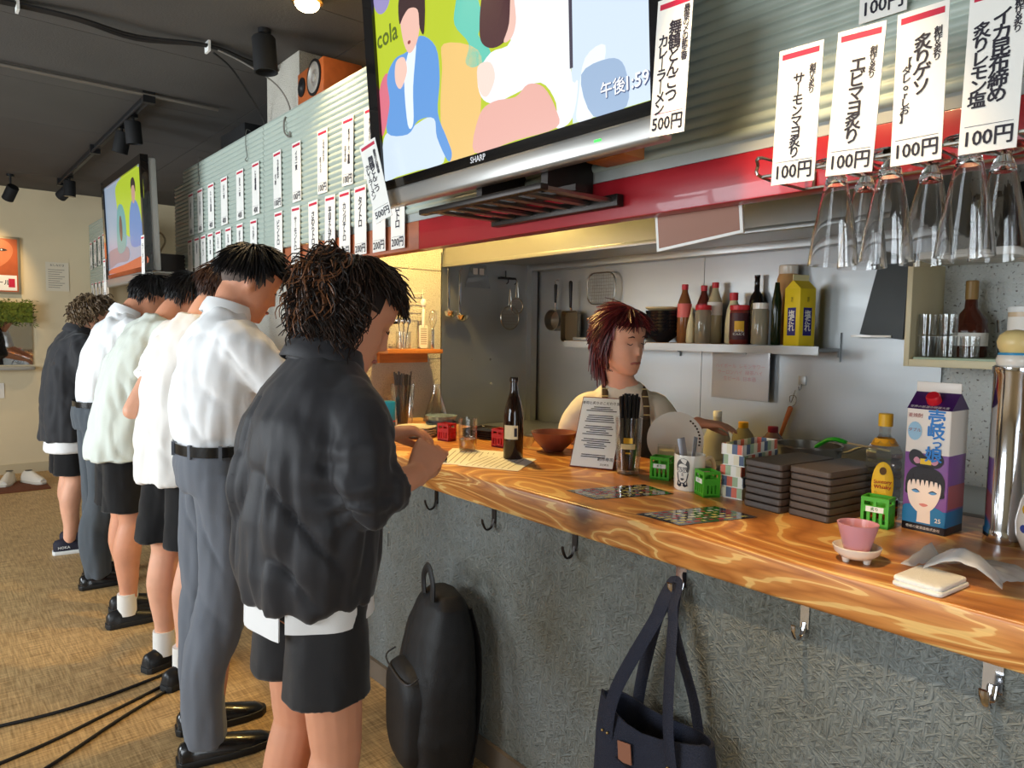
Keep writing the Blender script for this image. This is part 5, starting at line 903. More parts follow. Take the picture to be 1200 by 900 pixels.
t = thing('green_brush', 'green plastic spatula resting across the steel pan', 'utensil', (2.52, 1.15, 1.0)); MB().tube(curve([(0, .09, -.01), (0, .06, .012), (.0, .03, .020), (.0, .0, .016), (0, -.01, .012)], 5), [.016] * 5 + [.017] * 5 + [.018] * 5 + [.015] * 5 + [.006], 12, True, flat=.45).build('blade', M('bright_green_plastic', (40, 176, 40), .35), t, True); MB().tube([(0, 0, .012), (.02, -.15, .0)], .004, 8).build('handle', M('beige_handle', (200, 180, 140), .5), t)
t = thing('white_platter', 'large cream platter with brown marks standing upright', 'platter', (2.0, 1.49, CT - .0), 0); A = Matrix.Translation((0, 0, .094)) @ Matrix.Rotation(-.94, 4, 'Z') @ Matrix.Rotation(PI / 2 - .22, 4, 'X')
MB().lathe([(.04, -.010), (.048, -.010), (.093, 0.004), (.096, .008), (.091, .008), (.048, -.005), (.001, -.005)], 40, M4=A).build('dish', CERW, t, True)
for i in range(9): a = -.2 + i * .14; q = A @ Vector((.082 * math.cos(a), .082 * math.sin(a), .0070)); MB().sphere(q, .0035, 8, 5).build('rim_mark', M('brown_mark', (70, 50, 34), .5), t)
# dark board leaning on the wall, wall cabinet with glasses
t = thing('dark_board', 'dark slate board hung beside the wall cabinet', 'board', (2.87, 1.16, 1.40)); MB().add([(0, .10, 0), (0, -.06, -.02), (0, -.07, .30), (0, .03, .32), (-.012, .10, 0), (-.012, -.06, -.02), (-.012, -.07, .30), (-.012, .03, .32)], [(0, 1, 2, 3), (7, 6, 5, 4), (0, 4, 5, 1), (1, 5, 6, 2), (2, 6, 7, 3), (3, 7, 4, 0)]).build('panel', M('slate', (62, 68, 70), .5, var=.15, vs=4), t); MB().box(-.02, 0, -.02, .13, -.012, -.004).build('lower_lip', CERW, t)
cbn = thing('wall_cabinet', 'open cream wall cabinet holding glasses and a bottle', 'cabinet', (2.6, .995, 1.29)); CRM = M('cream_board', (216, 202, 164), .5); MB().box(0, .305, -.018, 0, 0, .36).build('side_panel', CRM, cbn, bevel=.002); MB().box(0, .305, -.75, -.018, 0, .025).build('bottom_panel', CRM, cbn, bevel=.002); MB().box(0, .305, -.75, -.018, .36, .385).build('top_panel', M('white_board', (226, 226, 220), .5), cbn, bevel=.002); MB().box(.29, .305, -.75, -.018, .025, .36).build('back_panel', CONCW, cbn); MB().box(.005, .28, -.73, -.03, .025, .032).build('shelf_liner', M('green_liner', (170, 186, 160), .6, bump=.4, bs=200), cbn)
for i, (x, y, z) in enumerate(((2.66, .945, 0), (2.66, .88, 0), (2.74, .945, 0), (2.66, .945, .074), (2.66, .88, .074), (2.66, .815, 0))):
    o = tag(lathe_glass(MB(), [(.025, 0), (.028, .004), (.029, .072)], .002, 20).build('shot_tumbler', CLEAR, None, True), 'small clear tumbler on the liner inside the wall cabinet', 'glass', 'tumblers in the wall cabinet'); o.location = (x, y, 1.322 + z)
jar('liquor_bottle', 'squat liquor bottle with tilted label and brown cap in the cabinet', 2.80, .86, [(.05, 0), (.055, .006), (.055, .09), (.05, .13), (.02, .17), (.018, .21)], M('dark_liquor', (92, 44, 30), .1, trans=.35), ([(.019, .20), (.02, .205), (.02, .262), (.017, .265)], M('tan_cap', (150, 116, 62), .4)), ([(.0555, .04), (.0555, .085)], PAPERW), z=1.40 - .078)
for k in range(4):
    o = tag(MB().lathe([(.03, 0), (.06, .006), (.062, .012), (.05, .010), (.001, .008)], 24).build('small_dish', M('celadon', (196, 204, 180), .3), None, True), ['lowest', 'second lowest', 'second highest', 'topmost'][k] + ' pale green dish in the cabinet stack', 'dish', 'pale dish stack'); o.location = (2.72, .68, 1.322 + k * .0135)
jar('plastic_tub', 'clear plastic tub of beige powder on the dish stack', 2.72, .68, [(.042, 0), (.046, .006), (.048, .095)], M('tub_beige', (216, 190, 156), .3), ([(.049, .095), (.05, .097), (.05, .112), (.047, .114)], WHITE), ([(.0478, .025), (.0484, .08)], PAPERW), 'tub', z=1.378)
for y, z in ((.72, 1.322), (.78, 1.36)): 
    o = tag(MB().tube(curve([(0, 0, 0), (.0, .004, .08), (0, .01, .13)], 4), [.004] * 9, 6).build('steel_spoon', CHROME, None, True), 'steel spoon leaning inside the wall cabinet', 'spoon', 'spoons in the cabinet'); o.location = (2.84, y, 1.322)
t = thing('kettle', 'black plastic kettle on top of the wall cabinet', 'kettle', (2.74, .70, 1.676)); MB().lathe([(.075, 0), (.08, .01), (.07, .10), (.055, .19), (.04, .21), (.012, .215), (.012, .228)], 28).build('body', BLACK, t, True); MB().tube(curve([(-.03, .055, .18), (-.05, .11, .17), (-.05, .12, .09), (-.04, .075, .04)], 5), .010, 8).build('handle', BLACK, t, True)
# wood shelf with utensils on the yellow-lit pillar face
t = thing('utensil_shelf', 'small wooden shelf fixed to the concrete pillar', 'shelf', (1.96, 3.15, 1.275)); MB().box(-.17, .16, -.075, .075, .0, .022).build('board', M('orange_wood_shelf', (190, 118, 56), .5, var=.2, vs=6, st=(1, 8, 8)), t, bevel=.002); MB().box(-.15, .14, .04, .07, -.05, 0).build('cleat', M('orange_wood_shelf', (190, 118, 56), .5), t)
t = thing('wire_rack', 'white wire rack on the concrete pillar above the utensil shelf', 'rack', (1.98, 3.21, 1.47))
for z in (0, .04, .08, .12): MB().tube([(-.12, 0, z), (.10, 0, z)], .002, 5).build('bar', CERW, t)
for x in (-.12, -.01, .10): MB().tube([(x, 0, -.02), (x, 0, .14)], .0025, 5).build('upright', CERW, t)
t = thing('grater', 'white plastic grater standing on the utensil shelf', 'grater', (2.04, 3.14, 1.297)); rs_ = rrect(.05, .12, .012); MB().prism([(x, .065 + y) for x, y in rs_], -.004, .004).build('plate', CERW, t); MB().tube([(0, 0, .12), (0, 0, .20)], .009, 8, True).build('handle', CERW, t, True); MB().sphere((0, 0, .24), (.016, .016, .022), 12, 8).build('bulb', CERW, t, True); MB().tube([(0, 0, .2), (0, 0, .24)], .004, 6).build('neck', CERW, t)
for i in range(8): MB().box(-.018, .018, -.0055, -.004, .025 + i * .011, .029 + i * .011).build('tooth', M('slot', (150, 140, 120), .6), t)
t = thing('whisk', 'steel wire whisk standing on the utensil shelf', 'whisk', (2.085, 3.12, 1.297)); MB().tube([(0, 0, 0), (0, 0, .10)], .008, 8, True).build('handle', CHROME, t, True)
for i in range(4): a = i * PI / 4; MB().tube(curve([(0, 0, .10), (.02 * math.cos(a), .02 * math.sin(a), .15), (.016 * math.cos(a), .016 * math.sin(a), .19), (0, 0, .205), (-.016 * math.cos(a), -.016 * math.sin(a), .19), (-.02 * math.cos(a), -.02 * math.sin(a), .15), (0, 0, .10)], 4), .001, 4).build('wire', CHROME, t)
t = thing('spoon_jar', 'clear jar with spoons on the utensil shelf', 'jar', (1.92, 3.14, 1.297)); lathe_glass(MB(), [(.035, 0), (.038, .005), (.038, .09)], .002, 20).build('jar', CLEAR, t, True)
for i in range(3): MB().tube([(.01 * (i - 1), 0, .01), (.03 * (i - 1), 0, .13)], .003, 6).build('spoon', CHROME, t); MB().sphere((.032 * (i - 1), 0, .145), (.014, .006, .02), 10, 6).build('spoon_bowl', CHROME, t, True)
t = thing('measuring_jug', 'clear cone-shaped jug below the utensil shelf', 'jug', (2.03, 3.0, CT)); lathe_glass(MB(), [(.065, 0), (.068, .005), (.02, .16), (.018, .19)], .002, 24).build('jug', CLEAR, t, True)
t = thing('wall_switch', 'white switch plate on the concrete pillar', 'switch', (1.408, 3.33, 1.39), -PI / 2); MB().box(-.035, .035, -.008, 0, 0, .16).build('plate', WHITE, t, bevel=.002); MB().box(-.022, .022, -.011, -.008, .085, .145).build('window', M('grey_display', (120, 136, 140), .2), t); MB().box(-.035, .035, -.012, 0, -.06, 0).build('lower_box', WHITE, t, bevel=.002)
t = thing('wire_holder', 'thin empty wire holder on the concrete pillar under the strips', 'wire holder', (1.40, 3.42, 1.60), -PI / 2); MB().tube([(-.1, -.03, .05), (-.1, -.03, 0), (.16, -.03, 0), (.16, -.03, .05)], .002, 5).build('loop', WIRE, t); MB().tube([(-.1, -.03, .05), (-.1, .012, .05)], .002, 5).build('arm', WIRE, t); MB().tube([(.16, -.03, .05), (.16, .012, .05)], .002, 5).build('arm', WIRE, t)
# kitchen lamps
def tube_lamp(label, loc, power, col):
    t = thing('kitchen_lamp', label, 'lamp', loc); MB().lathe([(.05, .0), (.05, -.04), (.07, -.12), (.066, -.12), (.045, -.045)], 24).build('shade', M('lamp_shade_steel', (190, 186, 176), .4, .6), t, True); MB().sphere((0, 0, -.09), .035, 14, 8).build('bulb', M('lamp_glow_strong', (255, 224, 168), .4, emit=30), t, True)
    spot('pillar_pendant_lamp', Vector(loc) + Vector((0, 0, -.14)), Vector(loc) + Vector((.0, .25, -1.2)), power, col, 150, .5, .05)
tube_lamp('small pendant lamp over the pillar end of the kitchen', (1.85, 2.65, 2.4), 78, (1, .66, .20))
tag(MB().tube([(1.85, 2.65, 2.40), (1.85, 2.65, 2.68)], .004, 6).build('lamp_cord', CABLE, None), 'black cord of the kitchen pendant lamp', 'cord')
# ------------------------------------------------------------------ people
def remesh(mb, vox, smooth=3, fac=0.5):
    me = mb.mesh('tmp'); bm = bmesh.new(); bm.from_mesh(me); bmesh.ops.recalc_face_normals(bm, faces=bm.faces); bm.to_mesh(me); bm.free()
    o = bpy.data.objects.new('tmp', me); COL.objects.link(o); r = o.modifiers.new('r', 'REMESH'); r.mode = 'VOXEL'; r.voxel_size = vox
    if smooth: s = o.modifiers.new('s', 'SMOOTH'); s.iterations = smooth; s.factor = fac
    dg = bpy.context.evaluated_depsgraph_get(); out = bpy.data.meshes.new_from_object(o.evaluated_get(dg)); bpy.data.objects.remove(o); bpy.data.meshes.remove(me); return out
def displace(me, fn):
    me.update(); ns = [Vector(n.vector) for n in me.vertex_normals]
    for v, n in zip(me.vertices, ns): v.co += fn(v.co, n)
    me.update()
def finish(name, me, mat, parent):
    for x in (mat if isinstance(mat, (list, tuple)) else [mat]): me.materials.append(x)
    me.polygons.foreach_set('use_smooth', [True] * len(me.polygons)); me.name = name
    o = bpy.data.objects.new(name, me); COL.objects.link(o); o.parent = parent; return o
def ell(c, U, V, a, b, n=28, p=2.3):
    r = []
    for j in range(n):
        t = 2 * PI * j / n; ct, st = math.cos(t), math.sin(t)
        r.append(Vector(c) + U * (a * math.copysign(abs(ct) ** (2 / p), ct)) + V * (b * math.copysign(abs(st) ** (2 / p), st)))
    return r
XF, YL = Vector((1, 0, 0)), Vector((0, 1, 0))
def torso(mb, rows, p=2.3, n=28, tw=0.0):
    """rows: (z, cx, cy, half width, half depth), bottom to top; sections tilt with the spine"""
    C = [Vector((r[1], r[2], r[0])) for r in rows]; rs = []
    for i, r in enumerate(rows):
        t = (C[min(i + 1, len(C) - 1)] - C[max(i - 1, 0)]).normalized(); lat = Vector((math.sin(-tw) * 0 + 0, 1, 0)); lat = (lat - t * lat.dot(t)).normalized(); fwd = lat.cross(t)
        if r[0] == rows[0][0]: lat, fwd = YL, XF
        rs.append(ell(C[i], lat, fwd, r[3], r[4], n, p))
    mb.rings(rs)
def limb(mb, pts, rad, n=16, ends=True, flat=1.0):
    P = curve(pts, 4); R = []; k = len(pts) - 1
    for i in range(len(P)):
        t = i / 4; j = min(int(t), k - 1); u = t - j; R.append(rad[j] * (1 - u) + rad[j + 1] * u)
    mb.tube(P, R, n, ends, flat)
def hand(mb, wrist, D, N, side, curl, s=1.0, spread=.16, thumb=(.55, .5, .35)):
    """D to the knuckles, N out of the back of the hand, thumb on +side"""
    D = Vector(D).normalized(); N = Vector(N); N = (N - D * N.dot(D)).normalized(); T = D.cross(N) * side; w = Vector(wrist)
    rs = []
    for l, hw, th, off in ((-.015, .026, .019, 0), (.015, .030, .019, .002), (.05, .038, .016, .003), (.078, .041, .0135, .002), (.088, .038, .010, .0)): rs.append(ell(w + D * (l * s) + N * (-off * .5), T, N, hw * s, th * s, 18, 2.6))
    mb.rings(rs)
    for k, (o, L, r) in enumerate(((.030, .066, .0088), (.010, .076, .0092), (-.010, .070, .0088), (-.029, .054, .0076))):
        c = curl[k] if isinstance(curl, (list, tuple)) else curl
        p = w + D * (.076 * s) + T * (o * s); d = (D + T * (spread * o / .03)).normalized(); pts = [p - d * .02, p]; a = 0
        for seg, f in ((.46, .9), (.30, 1.1), (.24, .8)):
            a += c * f; dd = d * math.cos(a) - N * math.sin(a); p = p + dd * (L * seg * s); pts.append(p)
        mb.tube(pts, [r * s, r * s, r * .98 * s, r * .9 * s, r * .75 * s], 10, True)
    p = w + D * (.018 * s) + T * (.022 * s) - N * .004; a, b, c = thumb; pts = [p]
    for seg, (f, g) in zip((.040, .032, .026), ((.9, 0.1), (.55, .25), (.2, .35))):
        d = (D * (a + (1 - f) * .8) + T * (b * f) - N * (c * (1 + g))).normalized(); p = p + d * seg * s; pts.append(p)
    mb.tube(pts, [.0125 * s, .0115 * s, .0098 * s, .0080 * s], 10, True)
def head_frame(c, yaw, pitch, roll=0): return Matrix.Translation(c) @ Matrix.Rotation(yaw, 4, 'Z') @ Matrix.Rotation(pitch, 4, 'Y') @ Matrix.Rotation(roll, 4, 'X')
HS = [(-.116, .016, .070, .035), (-.108, .032, .088, .012), (-.090, .046, .093, -.022), (-.065, .058, .092, -.055), (-.035, .066, .090, -.078), (-.005, .071, .086, -.090), (.03, .075, .090, -.098), (.06, .074, .088, -.097), (.088, .064, .073, -.083), (.107, .044, .046, -.058), (.118, .016, .012, -.026)]
def head(mb, A, s=1.0, ears=True):
    rs = [[A @ (Vector(q) * s) for q in ell(((f + b) / 2, 0, z), YL, XF, w, (f - b) / 2, 28, 2.25)] for z, w, f, b in HS]; mb.rings(rs)
    nb = [[A @ (Vector(q) * s) for q in r] for r in ([(.080, .008, .012), (.080, -.008, .012), (.094, 0, .014)], [(.082, .011, -.012), (.082, -.011, -.012), (.104, 0, -.010)], [(.082, .015, -.030), (.082, -.015, -.030), (.115, 0, -.028)], [(.082, .012, -.040), (.082, -.012, -.040), (.100, 0, -.040)])]; mb.rings(nb)
    if ears:
        for sd in (-1, 1):
            E = A @ Matrix.Translation(Vector((-.012, sd * .075, -.010)) * s) @ Matrix.Rotation(sd * .45, 4, 'Z') @ Matrix.Rotation(-.2, 4, 'Y')
            ring = []
            for i in range(1, 9):
                a = PI * i / 9 - PI / 2; ring.append([E @ Vector((.018 * s * math.cos(a) * math.cos(2 * PI * j / 12), .008 * s * math.cos(a) * math.sin(2 * PI * j / 12), .032 * s * math.sin(a))) for j in range(12)])
            mb.rings(ring)
def face_fn(A, s=1.0):
    I = A.inverted(); g = lambda p, c, w: math.exp(-((p - Vector(c)).length / w) ** 2)
    def fn(co, n):
        p = (I @ co) / s
        if p.length > .16 or p.x < .03: return Vector((0, 0, 0))
        d = 0
        for sd in (-1, 1): d += -.006 * g(p, (.084, sd * .032, .008), .014) + .0035 * g(p, (.088, sd * .032, .026), .014) + .003 * g(p, (.078, sd * .045, -.028), .02)
        d += .0045 * g(p, (.094, 0, -.060), .010) + .0035 * g(p, (.093, 0, -.073), .009) - .002 * g(p, (.094, 0, -.0665), .004) + .004 * g(p, (.085, 0, -.105), .016) - .002 * g(p, (.092, 0, -.085), .01)
        return (A.to_3x3() @ Vector((1, 0, 0))) * d * s
    return fn
SK = [M('skin_tan', (214, 150, 118), .5, var=.06, vs=14, spec=.4), M('skin_fair', (226, 168, 138), .5, var=.06, vs=14, spec=.4)]
for q in SK: q.node_tree.nodes['Principled BSDF'].inputs['Subsurface Weight'].default_value = .08; q.node_tree.nodes['Principled BSDF'].inputs['Subsurface Radius'].default_value = (.01, .004, .002)
def face_parts(par, A, s=1.0, closed=True, lipc=(176, 92, 84), browc=(40, 28, 24)):
    for sd in (-1, 1):
        P = lambda x, y, z: A @ (Vector((x, sd * y, z)) * s)
        MB().tube([P(.086, .016, .026), P(.091, .030, .031), P(.085, .046, .027)], [.0018 * s, .0026 * s, .0012 * s], 8, True).build('eyebrow', M('brow_%d' % browc[0], browc, .8), par, True)
        MB().tube(curve([P(.084, .021, .004), P(.0875, .032, .0005), P(.083, .044, .005)], 4), [.0012 * s] * 9, 6, True).build('eyelash', M('lash', (24, 18, 18), .7), par, True)
        if not closed:
            e = MB(); e.sphere((0, 0, 0), (.006 * s, .012 * s, .0045 * s), 12, 8); o = e.build('eye', M('eye_dark', (50, 34, 30), .15), par, True); o.matrix_local = A @ Matrix.Translation(Vector((.082, sd * .032, .003)) * s)
    o = MB().tube(curve([A @ (Vector(q) * s) for q in ((.089, .022, -.067), (.0965, .010, -.063), (.0975, 0, -.065), (.0965, -.010, -.063), (.089, -.022, -.067))], 4), [.002 * s] + [.0042 * s] * 15 + [.002 * s], 8, True).build('lips', M('lips_%d' % lipc[0], lipc, .4), par, True)
def wrinkle(A=.006, f=7, st=(1, 1, .3), seed=0, A2=.0012):
    """drape: long soft folds along the cloth plus a few thin diagonal creases"""
    def fn(co, n):
        q = Vector((co.x * st[0], co.y * st[1], co.z * st[2])); a = noise.noise(q * f + Vector((seed, 0, 0))); b = noise.noise(q * f * 2.3 + Vector((0, seed, 5)))
        d = Vector((co.x + co.z * .45, co.y - co.z * .35, co.z)); r = 1 - abs(noise.noise(Vector((d.x * 9, d.y * 9, d.z * 2.5)) + Vector((seed * 1.7, 2, 0)))); msk = max(0, noise.noise(co * 4.5 + Vector((3, seed, 1))) + .15)
        return n * (A * .75 * a + A * .35 * b - A * 1.1 * msk * r ** 7 + A2 * noise.noise(co * 34 + Vector((seed, 7, 0))))
    return fn
SKULL_C = Vector((-.004, 0, .024)); SKULL_R = Vector((.097, .077, .096))
def hair_strands(mb, A, region, count, length, rad, lift, seed, flow=1.0, curl=0.0, grav=0.0, s=1.0, segs=6, mats=1, tip=.3, crown=(-.045, 0, .115), part=None, jit=.3, guard=True, amp=.010):
    rg = random.Random(seed); made = 0; tries = 0
    while made < count and tries < count * 30:
        tries += 1; u = rg.uniform(-1, 1); t = rg.uniform(0, 2 * PI); r = math.sqrt(1 - u * u); d = Vector((r * math.cos(t), r * math.sin(t), u)); p = Vector((d.x * SKULL_R.x, d.y * SKULL_R.y, d.z * SKULL_R.z)) + SKULL_C
        if not region(p): continue
        made += 1; nrm = Vector((d.x / SKULL_R.x, d.y / SKULL_R.y, d.z / SKULL_R.z)).normalized()
        fl = (p - Vector(crown)) if part is None else part(p); fl = fl - nrm * fl.dot(nrm)
        fl = fl.normalized() if fl.length > 1e-4 else Vector((1, 0, 0)); fl = (fl + Vector((rg.uniform(-jit, jit), rg.uniform(-jit, jit), rg.uniform(-jit, jit)))).normalized()
        L = length(p) * rg.uniform(.75, 1.2); pts = []; q = p + nrm * .003; ph = rg.uniform(0, 6.28); G = A.to_3x3().inverted() @ Vector((0, 0, -1)); ax1 = nrm; ax2 = nrm.cross(fl)
        dirv = fl.copy()
        for k in range(segs + 1):
            tt = k / segs; off = nrm * (lift * math.sin(min(1, tt * 1.6) * PI / 2)); cv = (ax1 * math.cos(ph + tt * curl * 6.28) + ax2 * math.sin(ph + tt * curl * 6.28)) * (amp * min(1, tt * 3) if curl else 0)
            pts.append(A @ ((q + off + cv) * s))
            dirv = (dirv + G * grav * .5 / segs * 2).normalized(); q = q + dirv * (L / segs)
            e = Vector(((q.x - SKULL_C.x) / SKULL_R.x, (q.y - SKULL_C.y) / SKULL_R.y, (q.z - SKULL_C.z) / SKULL_R.z))
            if e.length < 1.02 and q.z > -.04: e = e / e.length * 1.02; q = Vector((e.x * SKULL_R.x, e.y * SKULL_R.y, e.z * SKULL_R.z)) + SKULL_C
        if guard:
            I = A.inverted(); loc = [(I @ x) / s for x in pts]
            if any(x.x > .035 and x.z < .046 for x in loc): made -= .7; continue
        mb.mi = rg.randrange(mats) if mats > 1 else 0
        mb.tube(pts, [rad * s * (1 - (1 - tip) * (k / segs) ** 2) for k in range(segs + 1)], 5)
def hair_cap(mb, A, region, k=1.03, s=1.0, nu=40, nv=24):
    v = []; f = []
    for i in range(nv + 1):
        a = PI * i / nv
        for j in range(nu): b = 2 * PI * j / nu; v.append(Vector((SKULL_R.x * k * math.sin(a) * math.cos(b), SKULL_R.y * k * math.sin(a) * math.sin(b), SKULL_R.z * k * math.cos(a))) + SKULL_C)
    for i in range(nv):
        for j in range(nu):
            q = (i * nu + j, i * nu + (j + 1) % nu, (i + 1) * nu + (j + 1) % nu, (i + 1) * nu + j)
            if all(region(v[x]) for x in q): f.append(q)
    mb.mi = 0; mb.add([A @ (p * s) for p in v], f)
def shoe(par, ankle, yaw, mat, sole_mat, s=1.0, high=.075, label=None, heel=.0):
    a = Vector((ankle[0], ankle[1], 0)); A = Matrix.Translation(a) @ Matrix.Rotation(yaw, 4, 'Z'); rs = []
    for x, w, h in ((-.085, .022, high * .8), (-.075, .034, high), (-.03, .038, high + .01), (.02, .039, high), (.07, .043, .062), (.12, .044, .05), (.165, .036, .040), (.190, .016, .026)):
        rs.append([A @ (Vector((x, w * math.cos(t), .02 + max(0, (h - .02) * math.sin(t)) if math.sin(t) > 0 else .02)) * s) for t in [2 * PI * j / 18 for j in range(18)]])
    u = MB().rings(rs).build('shoe', mat, par, True, sharp=1.2)
    sp_ = [(-.09, .02), (-.078, .036), (0, .041), (.07, .048), (.13, .047), (.18, .034), (.198, .012)]; poly = sp_ + [(x, -y) for x, y in sp_[::-1]]
    MB().prism_z([tuple((A @ (Vector((x, y, 0)) * s)).xy) for x, y in poly], 0.0, .024 * s).build('sole', sole_mat, u, bevel=.003)
    if label: o = letter('shoe_lettering', label[0], .022, label[1], u, A @ Vector((-.03, -.0415, .045)), (PI / 2, 0, yaw), bold=.02)
    return u
def collar(par, c, t, mat, r=(.068, .072), h=.036, name='collar', open_front=.5):
    """turned-down shirt collar round the neck; c its base centre, t its axis"""
    t = Vector(t).normalized(); lat = (YL - t * YL.dot(t)).normalized(); fw = lat.cross(t); mb = MB(); n = 26; rows = []
    for k, (rr, zz) in enumerate(((1.0, -.012), (.96, h), (1.02, h + .003), (1.13, h * .5), (1.20, -.008), (1.17, -.010), (1.08, h * .5), (1.04, 0))):
        row = []
        for j in range(n + 1):
            a = open_front + (2 * PI - 2 * open_front) * j / n; row.append(Vector(c) + fw * (r[1] * rr * math.cos(a)) + lat * (r[0] * rr * math.sin(a)) + t * (zz - (.012 if k in (3, 4, 5) and (j < 2 or j > n - 2) else 0)))
        rows.append(row)
    rows.append(rows[0]); v = [p for r_ in rows for p in r_]; f = []
    for i in range(len(rows) - 1):
        for j in range(n): f.append((i * (n + 1) + j, i * (n + 1) + j + 1, (i + 1) * (n + 1) + j + 1, (i + 1) * (n + 1) + j))
    mb.add(v, f); return mb.build(name, mat, par, True, sharp=1.2)
def body(par, J, skin, vox=.008, hands=None, hs=1.0, girth=1.0, ears=True):
    mb = MB(); g = girth
    P, W, Cc, N = [Vector(J[k]) for k in ('pelvis', 'waist', 'chest', 'neck')]
    torso(mb, [(P.z - .09, P.x, P.y, .12 * g, .08 * g), (P.z, P.x, P.y, .135 * g, .092 * g), (W.z, W.x, W.y, .13 * g, .085 * g), (Cc.z, Cc.x, Cc.y, .15 * g, .105 * g), (N.z - .07, N.x * .8 + Cc.x * .2, N.y, .115 * g, .07 * g), (N.z, N.x, N.y, .055, .055)])
    A = J['A']; hb = A @ (Vector((-.025, 0, -.06)) * hs); limb(mb, [N - Vector((0, 0, .03)), (N + hb) / 2, hb, A @ (Vector((-.01, 0, 0)) * hs)], [.058, .054, .054, .05]); head(mb, A, hs, ears)
    for s in ('L', 'R'):
        sh, el, wr, hp, kn, an = [Vector(J[k + s]) for k in ('sh', 'el', 'wr', 'hip', 'kn', 'an')]
        limb(mb, [sh, sh.lerp(el, .5), el], [.044 * g, .043 * g, .037 * g]); limb(mb, [el, el.lerp(wr, .3), wr], [.038 * g, .038 * g, .026])
        limb(mb, [hp, hp.lerp(kn, .5), kn], [.074 * g, .070 * g, .056 * g]); limb(mb, [kn, kn.lerp(an, .32) + Vector((-.016, 0, 0)), kn.lerp(an, .75), an], [.056 * g, .060 * g, .040 * g, .034])
        limb(mb, [an + Vector((-.015, 0, -.035)), an + Vector((.05, 0, -.045)), an + Vector((.10, 0, -.05))], [.024, .020, .014])
        h = J.get('hand' + s, dict(D=wr - el, N=(0, 0, 1), curl=.5)); hand(mb, wr, h['D'], h['N'], h.get('side', -1 if s == 'L' else 1), h['curl'], h.get('s', 1.0), thumb=h.get('thumb', (.55, .5, .35)))
    me = remesh(mb, vox, 2, .5); displace(me, face_fn(A, hs)); return finish('body', me, skin, par)
def cloth(par, name, mat, rows, sleeves=(), vox=.010, wr=None, smooth=2, p=2.3, label=None):
    mb = MB()
    if rows: torso(mb, rows, p)
    for pts, rad in sleeves: limb(mb, pts, rad, 20, False)
    me = remesh(mb, vox, smooth, .5)
    if wr: displace(me, wr)
    o = finish(name, me, mat, par)
    if label: o['label'] = label
    return o
def V(*a): return Vector(a)
FAB = lambda n, c, r=.85, b=.25: M('cloth_' + n, c, r, bump=b, bs=420, sheen=.15, bdist=.002, spec=.3)
BLKHAIR = M('hair_black', (22, 19, 19), .5, spec=.35); BRNHAIR = M('hair_brown', (66, 44, 34), .5, spec=.35); LBRN = M('hair_light_brown', (122, 78, 48), .45, spec=.5); CURLB = M('hair_curly_ash', (112, 92, 68), .5)
HAIRLINE = lambda p: p.z > (.058 if p.x > .055 else (.015 if p.x > .02 else (-.002 if p.x > -.03 else -.045)))
FADE = M('hair_fade', (96, 82, 74), .8, var=.25, vs=60)

def jacket_folds(co, n):
    base = wrinkle(.024, 17, (1, 1, .22), 3, .0006)(co, n) * max(.25, min(1, (1.30 - co.z) / .25)); k = 0
    if n.x < -.2 and co.z < 1.24: k = -.006 * math.exp(-((co.y - .035 - .02 * (1.2 - co.z)) / .006) ** 2) + .004 * math.exp(-((co.y - .052 - .02 * (1.2 - co.z)) / .012) ** 2)
    # folds that run from the armpits and the elbow
    for (px, py, pz, sx) in ((.03, -.15, 1.12, 1), (.03, .15, 1.12, 2), (.02, -.20, 1.04, 3)):
        d = Vector((co.x - px, co.y - py, co.z - pz)); L = d.length
        if L < .16: a = math.atan2(d.z, d.y if abs(d.y) > abs(d.x) else d.x); k += .0055 * math.sin(a * 9 + sx + 6 * L) * (1 - L / .16) * min(1, L / .05)
    return base + n * k
# ---- first customer: dark jacket, shorts, curly hair, both hands raised before him
t = thing('person', 'person in dark charcoal jacket and black shorts with curly hair, looking down at both hands', 'person', (.66, 1.48, 0))
A = head_frame((.108, .012, 1.422), -.30, .50, .04); H1_ = 1.08
J = dict(pelvis=(0, 0, .84), waist=(0, 0, 1.0), chest=(.02, .01, 1.17), neck=(.055, .022, 1.325), A=A, shL=(.04, .15, 1.235), shR=(.045, -.125, 1.228), elL=(.04, .215, 1.03), elR=(.03, -.205, 1.045), wrL=(.222, .065, 1.128), wrR=(.178, -.165, 1.068),
         hipL=(0, .085, .82), hipR=(0, -.085, .82), knL=(.01, .09, .46), knR=(.02, -.095, .46), anL=(-.02, .10, .075), anR=(-.01, -.10, .075),
         handR=dict(D=(.075, .035, .062), N=(-.25, -.75, .35), curl=(.55, .62, .68, .75), thumb=(.75, .35, .6)), handL=dict(D=(.09, -.055, .012), N=(-.1, .15, .9), curl=(.42, .5, .6, .7), thumb=(.8, .35, .5)))
body(t, J, SK[0], .0055, girth=.96, hs=H1_)
JK = FAB('charcoal_jacket', (46, 45, 48), .55, .12)
cloth(t, 'jacket', JK, [(.800, .0, .0, .168, .130), (.815, -.005, .0, .178, .137), (.88, -.008, .0, .192, .145), (.98, -.008, .0, .198, .148), (1.09, .003, .005, .195, .144), (1.17, .015, .008, .188, .134), (1.235, .030, .012, .168, .112), (1.285, .044, .017, .125, .088), (1.32, .05, .02, .082, .070)],
      [([V(.04, -.09, 1.215), V(.04, -.135, 1.19), V(.03, -.18, 1.11), V(.028, -.198, 1.052), V(.075, -.195, 1.05), V(.112, -.188, 1.055)], [.080, .080, .071, .064, .059, .054]),
       ([V(.035, .11, 1.225), V(.035, .16, 1.19), V(.035, .20, 1.10), V(.04, .213, 1.035), V(.10, .165, 1.06)], [.08, .082, .075, .070, .060])], .0075, jacket_folds)
collar(t, V(.048, .022, 1.306), V(.35, .0, 1), JK, (.080, .082), .044)
